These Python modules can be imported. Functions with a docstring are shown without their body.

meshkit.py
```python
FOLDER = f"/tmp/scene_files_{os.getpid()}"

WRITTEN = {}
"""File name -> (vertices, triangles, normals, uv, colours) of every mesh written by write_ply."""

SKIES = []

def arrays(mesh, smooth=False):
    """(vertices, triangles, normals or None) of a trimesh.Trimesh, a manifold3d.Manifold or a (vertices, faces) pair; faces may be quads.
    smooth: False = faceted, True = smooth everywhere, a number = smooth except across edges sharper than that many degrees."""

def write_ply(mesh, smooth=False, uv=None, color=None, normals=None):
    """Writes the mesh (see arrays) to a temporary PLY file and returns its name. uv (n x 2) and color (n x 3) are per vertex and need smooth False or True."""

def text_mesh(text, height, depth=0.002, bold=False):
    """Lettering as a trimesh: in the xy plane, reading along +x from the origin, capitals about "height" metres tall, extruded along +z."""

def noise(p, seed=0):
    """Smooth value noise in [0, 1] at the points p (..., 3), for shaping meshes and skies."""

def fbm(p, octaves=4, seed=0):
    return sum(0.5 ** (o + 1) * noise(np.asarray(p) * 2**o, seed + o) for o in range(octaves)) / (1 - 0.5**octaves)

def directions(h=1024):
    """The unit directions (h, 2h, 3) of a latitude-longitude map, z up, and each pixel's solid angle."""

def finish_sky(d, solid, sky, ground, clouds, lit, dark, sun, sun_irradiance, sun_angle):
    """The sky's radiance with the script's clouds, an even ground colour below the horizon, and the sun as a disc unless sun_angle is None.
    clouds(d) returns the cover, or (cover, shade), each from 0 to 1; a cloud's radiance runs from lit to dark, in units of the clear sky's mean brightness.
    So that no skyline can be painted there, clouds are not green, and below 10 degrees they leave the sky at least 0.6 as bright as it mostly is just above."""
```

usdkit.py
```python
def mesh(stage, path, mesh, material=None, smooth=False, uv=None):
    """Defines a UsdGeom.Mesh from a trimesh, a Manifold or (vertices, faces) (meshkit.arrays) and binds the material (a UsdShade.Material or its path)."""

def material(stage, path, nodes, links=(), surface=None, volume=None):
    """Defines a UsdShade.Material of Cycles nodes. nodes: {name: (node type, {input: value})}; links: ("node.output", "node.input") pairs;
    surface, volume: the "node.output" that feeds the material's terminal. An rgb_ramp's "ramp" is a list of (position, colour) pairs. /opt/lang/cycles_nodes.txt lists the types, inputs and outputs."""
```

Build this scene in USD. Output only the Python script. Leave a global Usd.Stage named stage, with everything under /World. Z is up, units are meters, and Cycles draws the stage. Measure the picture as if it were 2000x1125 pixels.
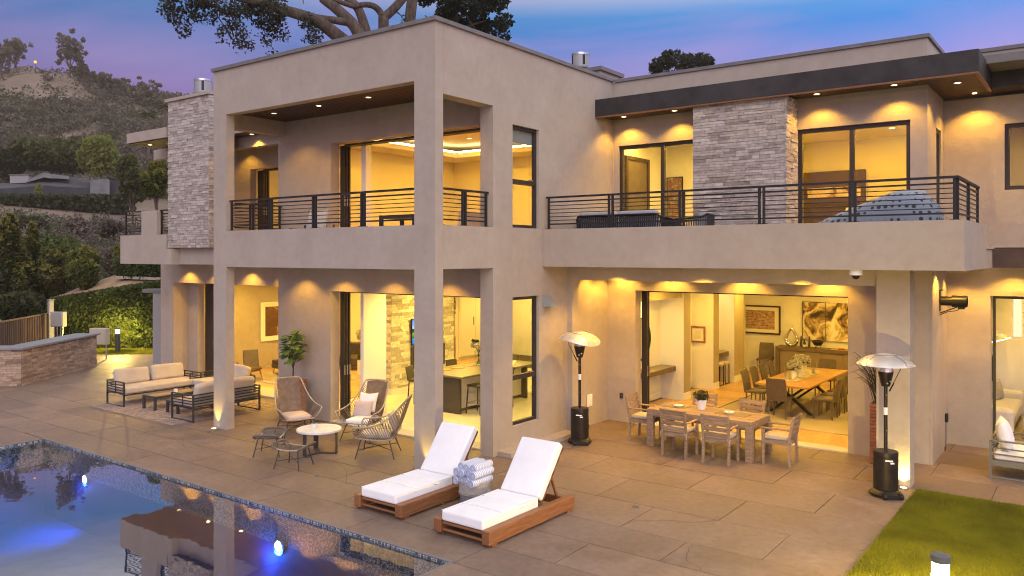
import math, random
import numpy as np, trimesh, usdkit, meshkit
from shapely.geometry import Polygon, box as sbox
from pxr import Usd, UsdGeom, UsdLux, UsdShade, Gf, Sdf, Vt

stage = Usd.Stage.CreateInMemory()
UsdGeom.SetStageUpAxis(stage, UsdGeom.Tokens.z)
UsdGeom.SetStageMetersPerUnit(stage, 1.0)
UsdGeom.Xform.Define(stage, '/World')
stage.SetDefaultPrim(stage.GetPrimAtPath('/World'))
UsdGeom.Scope.Define(stage, '/World/Looks')
PI = math.pi
rnd = random.Random(11)
rng = np.random.default_rng(7)

# ------------------------------------------------------------------ camera
CAM = np.array([9.0, -9.95, 3.7]); HEAD = math.radians(36.64); FPX = 1561.7; HZ = 498.0
cam = UsdGeom.Camera.Define(stage, '/World/camera')
cam.AddTranslateOp().Set(Gf.Vec3d(*CAM.tolist()))
cam.AddRotateXYZOp().Set(Gf.Vec3f(90, 0, math.degrees(HEAD)))
cam.CreateHorizontalApertureAttr(36.0); cam.CreateVerticalApertureAttr(20.25)
cam.CreateFocalLengthAttr(36.0 * FPX / 2000)
cam.CreateVerticalApertureOffsetAttr(-(562.5 - HZ) / 2000 * 36.0)
cam.CreateClippingRangeAttr(Gf.Vec2f(0.1, 3000))
EXPO = 0.0
cam.CreateExposureAttr(EXPO)

# ------------------------------------------------------------------ sky, sun
SUN_EL = math.radians(2.2)
SUN_AZ = math.radians(140)            # direction towards the sun, measured from +y towards +x (behind the camera)
SKY_STRENGTH = 0.15
sunv = np.array([math.sin(SUN_AZ) * math.cos(SUN_EL), math.cos(SUN_AZ) * math.cos(SUN_EL), math.sin(SUN_EL)])
M = {}
def mat(name, nodes, links=(), surface='p.BSDF', volume=None):
    M[name] = usdkit.material(stage, '/World/Looks/' + name, nodes, links, surface, volume)
    return M[name]
skym = usdkit.material(stage, '/World/Looks/sky', {
    'tc': ('texture_coordinate', {}),
    'sx': ('separate_xyz', {}),
    'sky': ('sky_texture', {'sky_type': 'single_scattering', 'sun_disc': False, 'sun_elevation': SUN_EL, 'sun_rotation': SUN_AZ,
                            'altitude': 150.0, 'air_density': 1.0, 'aerosol_density': 1.6, 'ozone_density': 3.0}),
    # dusk colours by height: rosy violet just above the horizon, blue higher up, pale overhead
    'el': ('map_range', {'from_min': 0.0, 'from_max': 1.0, 'to_min': 0.0, 'to_max': 1.0, 'clamp': True}),
    'ramp': ('rgb_ramp', {'ramp': [(0.0, (0.60, 0.34, 0.62)), (0.13, (0.56, 0.28, 0.72)), (0.18, (0.44, 0.27, 0.74)), (0.22, (0.28, 0.29, 0.76)), (0.262, (0.05, 0.28, 0.80)),
                                   (0.283, (0.08, 0.34, 0.82)), (0.308, (0.50, 0.58, 0.88)), (0.345, (1.15, 1.12, 1.22)), (0.55, (1.10, 1.06, 1.12)), (1.0, (1.05, 1.0, 1.03))]}),
    # towards the afterglow the sky is lighter, away from it deep blue
    'dir': ('math', {'math_type': 'multiply_add', 'value2': .62, 'value3': 1.10}),
    'dirc': ('clamp', {'value': 1.0, 'min': 0.12, 'max': 1.9}),
    'mul': ('mix', {'mix_type': 'multiply', 'fac': 1.0}),
    'mpn': ('mapping', {'scale': (1.0, 1.0, 4.5)}),
    'n': ('noise_texture', {'scale': 2.3, 'detail': 5.0, 'roughness': 0.55, 'distortion': 0.6}),
    'nr': ('rgb_ramp', {'ramp': [(0.0, (0, 0, 0)), (0.48, (0, 0, 0)), (0.72, (0.5, 0.5, 0.5)), (1.0, (0.6, 0.6, 0.6))]}),
    'cl': ('mix', {'mix_type': 'mix', 'color2': (0.50, 0.33, 0.68)}),
    'clm': ('mix', {'mix_type': 'multiply', 'fac': 1.0}),
    'add': ('mix', {'mix_type': 'add', 'fac': 1.0}),
    'sc': ('mix', {'mix_type': 'multiply', 'fac': 1.0, 'color2': (6.67, 6.67, 6.67)}),
    'sd': ('mix', {'mix_type': 'multiply', 'fac': 1.0, 'color2': (.10, .10, .10)}),
    'bg': ('background_shader', {'strength': SKY_STRENGTH})},
    [('tc.generated', 'sx.vector'), ('sx.z', 'el.value'), ('el.result', 'ramp.fac'), ('sx.x', 'dir.value1'), ('dir.value', 'dirc.value'),
     ('ramp.color', 'mul.color1'), ('dirc.result', 'mul.color2'), ('tc.generated', 'mpn.vector'), ('mpn.vector', 'n.vector'), ('n.fac', 'nr.fac'),
     ('nr.color', 'cl.fac'), ('mul.color', 'cl.color1'), ('cl.color', 'sc.color1'), ('sc.color', 'add.color1'), ('sky.color', 'sd.color1'), ('sd.color', 'add.color2'), ('add.color', 'bg.color')],
    surface='bg.background')
dome = UsdLux.DomeLight.Define(stage, '/World/sky')
dome.CreateIntensityAttr(1.0)
UsdShade.MaterialBindingAPI.Apply(dome.GetPrim()).Bind(skym)
dome.GetPrim().SetCustomDataByKey('kind', 'structure')
sun = UsdLux.DistantLight.Define(stage, '/World/sun')
sun.CreateIntensityAttr(0.36); sun.CreateAngleAttr(60.0); sun.CreateColorAttr(Gf.Vec3f(1.0, 0.88, 0.83)); sun.CreateNormalizeAttr(True)
def aim(x, d):
    """Rotate x so that its -z axis points along d."""
    z = -np.asarray(d, float); z /= np.linalg.norm(z)
    up = np.array([0, 0, 1.0]) if abs(z[2]) < 0.98 else np.array([0, 1.0, 0])
    a = np.cross(up, z); a /= np.linalg.norm(a); b = np.cross(z, a)
    return Gf.Matrix4d(*[float(v) for v in (*a, 0, *b, 0, *z, 0, 0, 0, 0, 1)])
sun.AddTransformOp().Set(aim(sun, -sunv * np.array([1, 1, 1]) + np.array([0, 0, -0.35])))

# ------------------------------------------------------------------ helpers
_names = {}
def numbered(path):
    k = _names.get(path, 0); _names[path] = k + 1
    return path if k == 0 else f'{path}_{k:03d}'
def path_of(p): return '/World' if p is None else str(p.GetPath())
def cat(ms): return ms[0] if len(ms) == 1 else trimesh.util.concatenate(ms)
def obj(name, mesh, m, parent=None, smooth=False, label=None):
    if isinstance(mesh, list): mesh = cat(mesh)
    p = usdkit.mesh(stage, numbered(path_of(parent) + '/' + name), mesh, M[m] if isinstance(m, str) else m, smooth=smooth).GetPrim()
    if label: p.SetCustomDataByKey('label', label)
    return p
def tag(p, label, category, group=None, kind=None):
    if label: p.SetCustomDataByKey('label', label)
    if category: p.SetCustomDataByKey('category', category)
    if group: p.SetCustomDataByKey('group', group)
    if kind: p.SetCustomDataByKey('kind', kind)
    return p
def thing(name, label, category, loc=(0, 0, 0), rz=0.0, group=None):
    x = UsdGeom.Xform.Define(stage, numbered('/World/' + name))
    x.AddTranslateOp().Set(Gf.Vec3d(*map(float, loc))); x.AddRotateZOp().Set(float(rz))
    return tag(x.GetPrim(), label, category, group)
def dup(root, loc, rz, label, group=None):
    was = root.GetCustomData(); nm = root.GetName()
    r = thing(nm, label, was['category'], loc, rz, group or was.get('group'))
    r.GetReferences().AddInternalReference(root.GetPath()); r.SetInstanceable(True)
    return r
def struct(name, mesh, m, parent=None, smooth=False):
    p = obj(name, mesh, m, parent, smooth)
    if parent is None: p.SetCustomDataByKey('kind', 'structure')
    return p
def stuff(p): p.SetCustomDataByKey('kind', 'stuff'); return p

def bx(x0, x1, y0, y1, z0, z1):
    b = trimesh.creation.box((x1 - x0, y1 - y0, z1 - z0)); b.apply_translation(((x0 + x1) / 2, (y0 + y1) / 2, (z0 + z1) / 2)); return b
def cbx(x0, x1, y0, y1, z0, z1, c=0.008):
    """box with chamfered edges"""
    c = min(c, (x1 - x0) * .45, (y1 - y0) * .45, (z1 - z0) * .45)
    P = []
    for sx in (0, 1):
        for sy in (0, 1):
            for sz in (0, 1):
                X = (x0, x1)[sx]; Y = (y0, y1)[sy]; Z = (z0, z1)[sz]
                dx = c if sx == 0 else -c; dy = c if sy == 0 else -c; dz = c if sz == 0 else -c
                P += [(X, Y + dy, Z + dz), (X + dx, Y, Z + dz), (X + dx, Y + dy, Z)]
    return trimesh.convex.convex_hull(np.array(P))
_ico = trimesh.creation.icosphere(2, 1.0).vertices
def rbx(x0, x1, y0, y1, z0, z1, r=0.03):
    """box with round edges"""
    r = min(r, (x1 - x0) * .499, (y1 - y0) * .499, (z1 - z0) * .499)
    P = [_ico * r + (X, Y, Z) for X in (x0 + r, x1 - r) for Y in (y0 + r, y1 - r) for Z in (z0 + r, z1 - r)]
    return trimesh.convex.convex_hull(np.vstack(P))
def tube(pts, r, n=8, closed=False):
    pts = np.asarray(pts, float); k = len(pts); r = np.broadcast_to(np.asarray(r, float), (k,))
    t = np.gradient(pts, axis=0) if not closed else np.roll(pts, -1, 0) - np.roll(pts, 1, 0)
    t /= np.maximum(np.linalg.norm(t, axis=1, keepdims=True), 1e-9)
    a = np.array([0, 0, 1.0]) if abs(t[0][2]) < .9 else np.array([1.0, 0, 0])
    V = []
    for i in range(k):
        a = a - t[i] * (a @ t[i]); a /= max(np.linalg.norm(a), 1e-9); b = np.cross(t[i], a)
        for j in range(n):
            an = 2 * PI * j / n; V.append(pts[i] + r[i] * (math.cos(an) * a + math.sin(an) * b))
    F = []
    for i in range(k if closed else k - 1):
        for j in range(n):
            p, q = i * n + j, i * n + (j + 1) % n; u, v = ((i + 1) % k) * n + j, ((i + 1) % k) * n + (j + 1) % n
            F += [(p, q, v), (p, v, u)]
    if not closed:
        V += [pts[0], pts[-1]]; c0, c1 = len(V) - 2, len(V) - 1
        for j in range(n): F += [(c0, (j + 1) % n, j), (c1, (k - 1) * n + j, (k - 1) * n + (j + 1) % n)]
    return trimesh.Trimesh(np.array(V), np.array(F), process=False)
def bar(a, b, w, h=None):
    """square bar from a to b"""
    h = h or w; a = np.asarray(a, float); b = np.asarray(b, float); d = b - a; L = np.linalg.norm(d); d /= L
    up = np.array([0, 0, 1.0]) if abs(d[2]) < .95 else np.array([0, 1.0, 0])
    s = np.cross(d, up); s /= np.linalg.norm(s); u = np.cross(s, d)
    m = trimesh.creation.box((L, w, h)); T = np.eye(4); T[:3, 0], T[:3, 1], T[:3, 2], T[:3, 3] = d, -s, u, (a + b) / 2
    m.apply_transform(T); return m
def lathe(prof, n=32, at=(0, 0, 0)):
    m = trimesh.creation.revolve(np.array(prof, float), sections=n); m.apply_translation(at); return m
def cyl(x, y, z0, z1, r, n=20, r2=None):
    r2 = r if r2 is None else r2
    return lathe([(0, z0), (r, z0), (r2, z1), (0, z1)], n, (x, y, 0))
def wall_x(x0, x1, z0, z1, y0, y1, holes=()):
    """wall parallel to x, between y0 and y1, with rectangular holes (x0, x1, z0, z1)"""
    p = sbox(x0, z0, x1, z1)
    for h in holes: p = p.difference(sbox(h[0], h[2], h[1], h[3]))
    out = []
    for g in getattr(p, 'geoms', [p]):
        m = trimesh.creation.extrude_polygon(g, y1 - y0, engine='earcut')
        v = m.vertices.copy(); m.vertices = np.stack([v[:, 0], y1 - v[:, 2], v[:, 1]], 1); out.append(m)
    return cat(out)
def wall_y(y0, y1, z0, z1, x0, x1, holes=()):
    m = wall_x(y0, y1, z0, z1, 0, x1 - x0, holes); v = m.vertices.copy()
    m.vertices = np.stack([x1 - v[:, 1], v[:, 0], v[:, 2]], 1); m.invert(); return m
def rot(m, ax, deg, at=(0, 0, 0)):
    m = m.copy(); m.apply_transform(trimesh.transformations.rotation_matrix(math.radians(deg), ax, at)); return m
def mv(m, d): m = m.copy(); m.apply_translation(d); return m
def pillow(w, h, t, n=14, sag=0.0, seed=0):
    """a soft pillow standing in the xz plane, centred, thickness along y"""
    u = np.linspace(-1, 1, n); U, W = np.meshgrid(u, u)
    e = np.clip((1 - np.abs(U) ** 2.6) * (1 - np.abs(W) ** 2.6), 0, 1) ** .5
    nz = meshkit.fbm(np.stack([U * 1.7 + seed, W * 1.7, U * 0 + seed * 3.1], -1), 3, seed) - .5
    th = t / 2 * e * (1 + .35 * nz)
    pinch = 1 - .07 * (1 - np.abs(U * W)) * (np.abs(U) ** 6 + np.abs(W) ** 6)
    X = U * w / 2 * pinch; Z = W * h / 2 * pinch - sag * (1 - U ** 2) * .5 * (W > 0) * W
    fr = np.stack([X, -th, Z], -1).reshape(-1, 3); bk = np.stack([X, th, Z], -1).reshape(-1, 3)
    F = []
    for i in range(n - 1):
        for j in range(n - 1):
            a = i * n + j; b, c, d = a + 1, a + n + 1, a + n
            F += [(a, b, c), (a, c, d)]; k = n * n; F += [(k + a, k + c, k + b), (k + a, k + d, k + c)]
    m = trimesh.Trimesh(np.vstack([fr, bk]), F, process=False); m.merge_vertices(); return m
def cushion(x0, x1, y0, y1, z0, z1, n=12, puff=.02, r=.04, seed=0):
    """upholstered box cushion: rounded and slightly crowned"""
    m = rbx(x0, x1, y0, y1, z0, z1, r).subdivide_to_size(max(x1 - x0, y1 - y0) / n) if True else None
    v = m.vertices.copy(); cx, cy, cz = (x0 + x1) / 2, (y0 + y1) / 2, (z0 + z1) / 2
    u = (v[:, 0] - cx) / (x1 - x0) * 2; w = (v[:, 1] - cy) / (y1 - y0) * 2; q = (v[:, 2] - cz) / (z1 - z0) * 2
    k = np.clip((1 - u ** 2), 0, 1) * np.clip(1 - w ** 2, 0, 1)
    v[:, 2] += puff * np.where(q > 0, 1, 0) * k + .008 * (meshkit.fbm(v * 4 + seed, 2, seed) - .5) * (q > 0.3)
    m.vertices = v; return m

def lamp(name, pos, d, r, power, color=(1.0, .62, .22), cone=None, soft=.3):
    """the light of a real lamp of the house"""
    if cone:
        L = UsdLux.SphereLight.Define(stage, numbered('/World/' + name)); L.CreateRadiusAttr(r)
        sh = UsdLux.ShapingAPI.Apply(L.GetPrim()); sh.CreateShapingConeAngleAttr(cone); sh.CreateShapingConeSoftnessAttr(soft)
    else:
        L = UsdLux.DiskLight.Define(stage, numbered('/World/' + name)); L.CreateRadiusAttr(r)
    L.CreateIntensityAttr(power); L.CreateNormalizeAttr(True); L.CreateColorAttr(Gf.Vec3f(*color))
    m = aim(L, d); m.SetTranslateOnly(Gf.Vec3d(*map(float, pos))); L.AddTransformOp().Set(m)
    return L
def panel(name, pos, d, w, h, power, color):
    L = UsdLux.RectLight.Define(stage, numbered('/World/' + name)); L.CreateWidthAttr(w); L.CreateHeightAttr(h)
    L.CreateIntensityAttr(power); L.CreateNormalizeAttr(True); L.CreateColorAttr(Gf.Vec3f(*color))
    m = aim(L, d); m.SetTranslateOnly(Gf.Vec3d(*map(float, pos))); L.AddTransformOp().Set(m)
    return L
# ------------------------------------------------------------------ materials
def simple(name, col, rough=.6, metal=0.0, spec=.5, **k):
    return mat(name, {'p': ('principled_bsdf', {'base_color': col, 'roughness': rough, 'metallic': metal, 'specular_ior_level': spec, **k})})
def mottled(name, c1, c2, scale=2.0, rough=.85, bump=.15, bscale=120.0, stretch=(1, 1, 1), detail=5.0, spec=.3, lo=.35, hi=.65, rnd_amt=0.0, metal=0.0, bd=.01, coord='pos'):
    """two tones by noise in world (pos) or object space, fine bump, optional per-object variation"""
    nodes = {'g': ('geometry', {}), 'tc': ('texture_coordinate', {}), 'mp': ('mapping', {'scale': stretch}),
             'n': ('noise_texture', {'scale': scale, 'detail': detail, 'roughness': .6}),
             'r': ('rgb_ramp', {'ramp': [(0, c1), (lo, c1), (hi, c2), (1, c2)]}),
             'b': ('noise_texture', {'scale': bscale, 'detail': 3.0}),
             'bp': ('bump', {'strength': bump, 'distance': bd}),
             'oi': ('object_info', {}), 'mr': ('map_range', {'from_min': 0.0, 'from_max': 1.0, 'to_min': 1 - rnd_amt, 'to_max': 1 + rnd_amt}),
             'hs': ('hsv', {}),
             'p': ('principled_bsdf', {'roughness': rough, 'specular_ior_level': spec, 'metallic': metal})}
    src = 'g.position' if coord == 'pos' else 'tc.object'
    links = [(src, 'mp.vector'), ('mp.vector', 'n.vector'), ('n.fac', 'r.fac'), ('mp.vector', 'b.vector'), ('b.fac', 'bp.height'), ('bp.normal', 'p.normal'),
             ('r.color', 'hs.color'), ('oi.random', 'mr.value'), ('mr.result', 'hs.value'), ('hs.color', 'p.base_color')]
    return mat(name, nodes, links)

# stucco: trowelled, cloudy, with faint vertical rain streaks
mat('stucco', {'g': ('geometry', {}), 'mp': ('mapping', {'scale': (1, 1, .95)}), 'ms': ('mapping', {'scale': (3, 3, .35)}),
    'n': ('noise_texture', {'scale': 1.1, 'detail': 7.0, 'roughness': .62, 'distortion': .4}), 's': ('noise_texture', {'scale': 1.6, 'detail': 4.0}),
    'n2': ('noise_texture', {'scale': 7.0, 'detail': 4.0}),
    'r': ('rgb_ramp', {'ramp': [(.28, (.338, .288, .243)), (.5, (.368, .318, .27)), (.72, (.395, .346, .296))]}),
    'sr': ('rgb_ramp', {'ramp': [(.0, (.965, .96, .955)), (.34, (.985, .975, .97)), (.5, (1, 1, 1))]}),
    'n2r': ('rgb_ramp', {'ramp': [(.3, (.955, .955, .955)), (.6, (1.02, 1.015, 1.0))]}),
    'm': ('mix', {'mix_type': 'multiply', 'fac': 1.0}), 'm2': ('mix', {'mix_type': 'multiply', 'fac': 1.0}),
    'b': ('noise_texture', {'scale': 42.0, 'detail': 6.0, 'roughness': .7}), 'b2': ('noise_texture', {'scale': 5.0, 'detail': 3.0}), 'ba': ('math', {'math_type': 'add'}),
    'bp': ('bump', {'strength': .38, 'distance': .014}), 'p': ('principled_bsdf', {'roughness': .92, 'specular_ior_level': .15})},
    [('g.position', 'mp.vector'), ('g.position', 'ms.vector'), ('mp.vector', 'n.vector'), ('ms.vector', 's.vector'), ('mp.vector', 'n2.vector'), ('n.fac', 'r.fac'), ('s.fac', 'sr.fac'), ('n2.fac', 'n2r.fac'),
     ('r.color', 'm.color1'), ('sr.color', 'm.color2'), ('m.color', 'm2.color1'), ('n2r.color', 'm2.color2'), ('m2.color', 'p.base_color'), ('g.position', 'b.vector'), ('g.position', 'b2.vector'),
     ('b.fac', 'ba.value1'), ('b2.fac', 'ba.value2'), ('ba.value', 'bp.height'), ('bp.normal', 'p.normal')])
# deck: acid-stained concrete, blotchy brown, a little different per slab
mat('concrete_slab', {'g': ('geometry', {}), 'n': ('noise_texture', {'scale': .9, 'detail': 8.0, 'roughness': .65, 'distortion': .5}), 'n2': ('noise_texture', {'scale': 9.0, 'detail': 5.0, 'roughness': .7}),
    'r': ('rgb_ramp', {'ramp': [(.25, (.112, .078, .058)), (.5, (.168, .120, .091)), (.75, (.225, .166, .129))]}),
    'r2': ('rgb_ramp', {'ramp': [(.3, (.82, .81, .80)), (.62, (1.09, 1.07, 1.05))]}), 'm': ('mix', {'mix_type': 'multiply', 'fac': 1.0}),
    'oi': ('object_info', {}), 'mr': ('map_range', {'to_min': .88, 'to_max': 1.12}), 'hs': ('hsv', {}), 'b': ('noise_texture', {'scale': 160.0, 'detail': 3.0}), 'bp': ('bump', {'strength': .18, 'distance': .006}),
    'rr': ('map_range', {'from_min': .3, 'from_max': .7, 'to_min': .5, 'to_max': .78}), 'p': ('principled_bsdf', {'specular_ior_level': .4})},
    [('g.position', 'n.vector'), ('g.position', 'n2.vector'), ('n.fac', 'r.fac'), ('n2.fac', 'r2.fac'), ('r.color', 'm.color1'), ('r2.color', 'm.color2'), ('m.color', 'hs.color'), ('oi.random', 'mr.value'), ('mr.result', 'hs.value'), ('hs.color', 'p.base_color'),
     ('g.position', 'b.vector'), ('b.fac', 'bp.height'), ('bp.normal', 'p.normal'), ('n.fac', 'rr.value'), ('rr.result', 'p.roughness')])
simple('joint', (.075, .055, .042), .95)
for i, c in enumerate([(.43, .38, .335), (.36, .31, .27), (.275, .235, .205), (.48, .43, .385), (.40, .355, .315)]):
    mottled(f'ledger_stone_{i}', tuple(np.array(c) * .8), tuple(np.array(c) * 1.12), 14.0, .9, .5, 60.0, spec=.2, rnd_amt=.16, bd=.02)
for i, c in enumerate([(.35, .255, .18), (.30, .215, .15), (.39, .295, .215), (.26, .185, .135)]):
    mottled(f'warm_stone_{i}', tuple(np.array(c) * .8), tuple(np.array(c) * 1.12), 14.0, .9, .5, 60.0, spec=.2, rnd_amt=.18, bd=.02)
for i, c in enumerate([(.60, .55, .47), (.48, .43, .36), (.38, .33, .27), (.64, .60, .53)]):
    mottled(f'pale_stone_{i}', tuple(np.array(c) * .8), tuple(np.array(c) * 1.1), 14.0, .9, .5, 60.0, spec=.2, rnd_amt=.16, bd=.02)
simple('mortar', (.16, .135, .115), .95)
mottled('parapet_cap', (.13, .125, .125), (.17, .165, .165), 3.0, .6, .05)
mottled('black_fascia', (.022, .02, .021), (.042, .039, .04), 2.0, .55, .1, 30.0)
mottled('brown_fascia', (.055, .032, .028), (.08, .05, .043), 3.0, .6, .1)
mottled('dark_wood', (.028, .015, .009), (.075, .042, .024), 3.0, .5, .2, 30.0, stretch=(.6, 9, 9), rnd_amt=.15)
mottled('plaster', (.70, .68, .63), (.74, .72, .67), 1.0, .9, .03)
mottled('plaster_grey', (.42, .40, .37), (.45, .43, .40), 1.0, .9, .03)
mottled('baseboard', (.74, .72, .68), (.76, .74, .70), 1.0, .5, .02)
mottled('oak_floor', (.40, .24, .11), (.52, .34, .17), 3.0, .42, .08, 40.0, stretch=(9, .7, 3), rnd_amt=.13)
mottled('floor_tile', (.50, .47, .40), (.57, .54, .47), 2.0, .35, .03, rnd_amt=.04)
simple('bronze_frame', (.035, .028, .025), .45, .3)
simple('black_metal', (.018, .018, .02), .42, .6)
simple('rail_metal', (.022, .021, .023), .5, .4)
simple('charcoal_metal', (.05, .048, .047), .5, .3)
simple('bollard_cap', (.11, .11, .115), .5, .2)
simple('steel', (.55, .55, .55), .28, 1.0)
simple('galvanised', (.30, .31, .31), .55, .25)
simple('chrome', (.75, .72, .68), .12, 1.0)
simple('beige_box', (.40, .345, .26), .6)
simple('white_plastic', (.72, .72, .70), .45)
simple('grey_box', (.24, .235, .23), .6)
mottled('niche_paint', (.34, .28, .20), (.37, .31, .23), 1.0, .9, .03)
def sheet(name, tint, f0, power, rough, extra=None, elinks=(), tintg=(1, 1, 1)):
    """clear sheet that mirrors more at a glancing angle"""
    mat(name, {'lw': ('layer_weight', {'blend': .5}), 'pw': ('math', {'math_type': 'power', 'value2': power}), 'ma': ('math', {'math_type': 'multiply_add', 'value2': 1 - f0, 'value3': f0}), 't': ('transparent_bsdf', {'color': tint}), 'g': ('glossy_bsdf', {'color': tintg, 'roughness': rough}), 'm': ('mix_closure', {}), **(extra or {})},
        [('lw.facing', 'pw.value1'), ('pw.value', 'ma.value1'), ('ma.value', 'm.fac'), ('t.BSDF', 'm.closure1'), ('g.BSDF', 'm.closure2'), *elinks], surface='m.closure')
sheet('window_glass', (.96, .98, .97), .02, 5.0, 0.0)
def glow(name, col, s): mat(name, {'e': ('emission', {'color': col, 'strength': s})}, surface='e.emission')
glow('lamp_glow', (1.0, .74, .36), 6.0); glow('cove_glow', (1.0, .70, .28), 7.0); mat('bollard_glow', {'t': ('transparent_bsdf', {'color': (1, .97, .9)}), 'e': ('emission', {'color': (1.0, .80, .42), 'strength': 16.0}), 'm': ('mix_closure', {'fac': .35})}, [('t.BSDF', 'm.closure1'), ('e.emission', 'm.closure2')], surface='m.closure')
glow('pool_glow', (.45, .68, 1.0), 24.0); glow('shade_glow', (1.0, .93, .70), 9.0); glow('hill_glow', (1.0, .55, .08), 1.6); glow('slot_glow', (1.0, .85, .50), 1.2); glow('uplight_glow', (1.0, .82, .30), 9.0)
mottled('teak', (.17, .066, .024), (.27, .115, .045), 4.0, .48, .2, 40.0, stretch=(10, .8, 10), spec=.4, rnd_amt=.12, coord='obj')
mottled('grey_teak', (.20, .135, .09), (.31, .225, .155), 5.0, .7, .25, 40.0, stretch=(1, 8, 8), rnd_amt=.16, coord='obj')
mottled('white_canvas', (.74, .74, .745), (.79, .79, .79), 3.0, .9, .12, 300.0, coord='obj')
mottled('cream_canvas', (.43, .375, .31), (.49, .43, .36), 3.0, .9, .15, 300.0, coord='obj')
mottled('blush_canvas', (.50, .40, .35), (.56, .46, .40), 3.0, .9, .15, 300.0, coord='obj')
mottled('rope', (.19, .138, .098), (.28, .21, .152), 8.0, .8, .3, 400.0, coord='obj')
mottled('rope_frame', (.33, .27, .21), (.41, .34, .27), 8.0, .6, .1, 200.0, coord='obj')
mottled('grey_rope', (.10, .085, .075), (.16, .14, .125), 8.0, .8, .3, 400.0, coord='obj')
mottled('black_rope', (.022, .022, .025), (.05, .05, .053), 8.0, .75, .3, 300.0, coord='obj')
mottled('taupe_leather', (.115, .085, .06), (.145, .11, .08), 5.0, .5, .1, 200.0, coord='obj')
mottled('pale_leather', (.50, .46, .38), (.56, .52, .44), 4.0, .42, .15, 90.0, coord='obj')
mottled('dark_leather', (.05, .035, .025), (.08, .06, .045), 5.0, .5, .1, 200.0, coord='obj')
mottled('honey_wood', (.40, .21, .075), (.50, .28, .11), 4.0, .4, .05, 40.0, stretch=(8, .8, 8), coord='obj')
mottled('cedar', (.22, .085, .035), (.33, .14, .06), 4.0, .55, .15, 40.0, stretch=(1, 1, 9), rnd_amt=.12, coord='obj')
mottled('white_stone', (.62, .60, .56), (.74, .72, .68), 6.0, .45, .05, coord='obj')
mottled('basket_upper', (.30, .275, .25), (.40, .37, .34), 12.0, .9, .4, 80.0, stretch=(1, 1, 4), coord='obj')
mottled('basket_lower', (.155, .155, .165), (.22, .22, .235), 12.0, .9, .4, 80.0, stretch=(1, 1, 4), coord='obj')
mottled('heater_body', (.017, .013, .011), (.03, .024, .02), 6.0, .42, .05, metal=.4, coord='obj')
mottled('heater_dome', (.60, .585, .56), (.70, .685, .66), 4.0, .38, .15, 12.0, metal=.55, coord='obj')
mottled('terracotta', (.34, .20, .12), (.42, .26, .16), 4.0, .8, .1, coord='obj')
mottled('bark', (.055, .04, .03), (.125, .095, .072), 3.0, .95, .9, 14.0, stretch=(3, 3, .8), bd=.06)
mottled('soil', (.04, .028, .02), (.06, .043, .032), 20.0, .95, .5)
mottled('countertop_grey', (.17, .175, .185), (.22, .225, .235), 6.0, .35, .03)
mottled('fence_board', (.085, .056, .036), (.15, .10, .065), 3.0, .8, .3, 30.0, stretch=(6, 6, .6), rnd_amt=.15)
mottled('sisal_rug', (.30, .25, .19), (.42, .36, .28), 30.0, .95, .5, 200.0)
mottled('paver_rug', (.22, .165, .135), (.36, .28, .235), 9.0, .95, .6, 60.0)
mottled('hill_earth', (.10, .08, .06), (.23, .172, .125), .09, .95, .6, .8, detail=9.0, bd=.5, lo=.3, hi=.7)
mottled('straw_slope', (.27, .18, .105), (.38, .26, .16), .9, .95, .6, 8.0, bd=.05)
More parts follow.
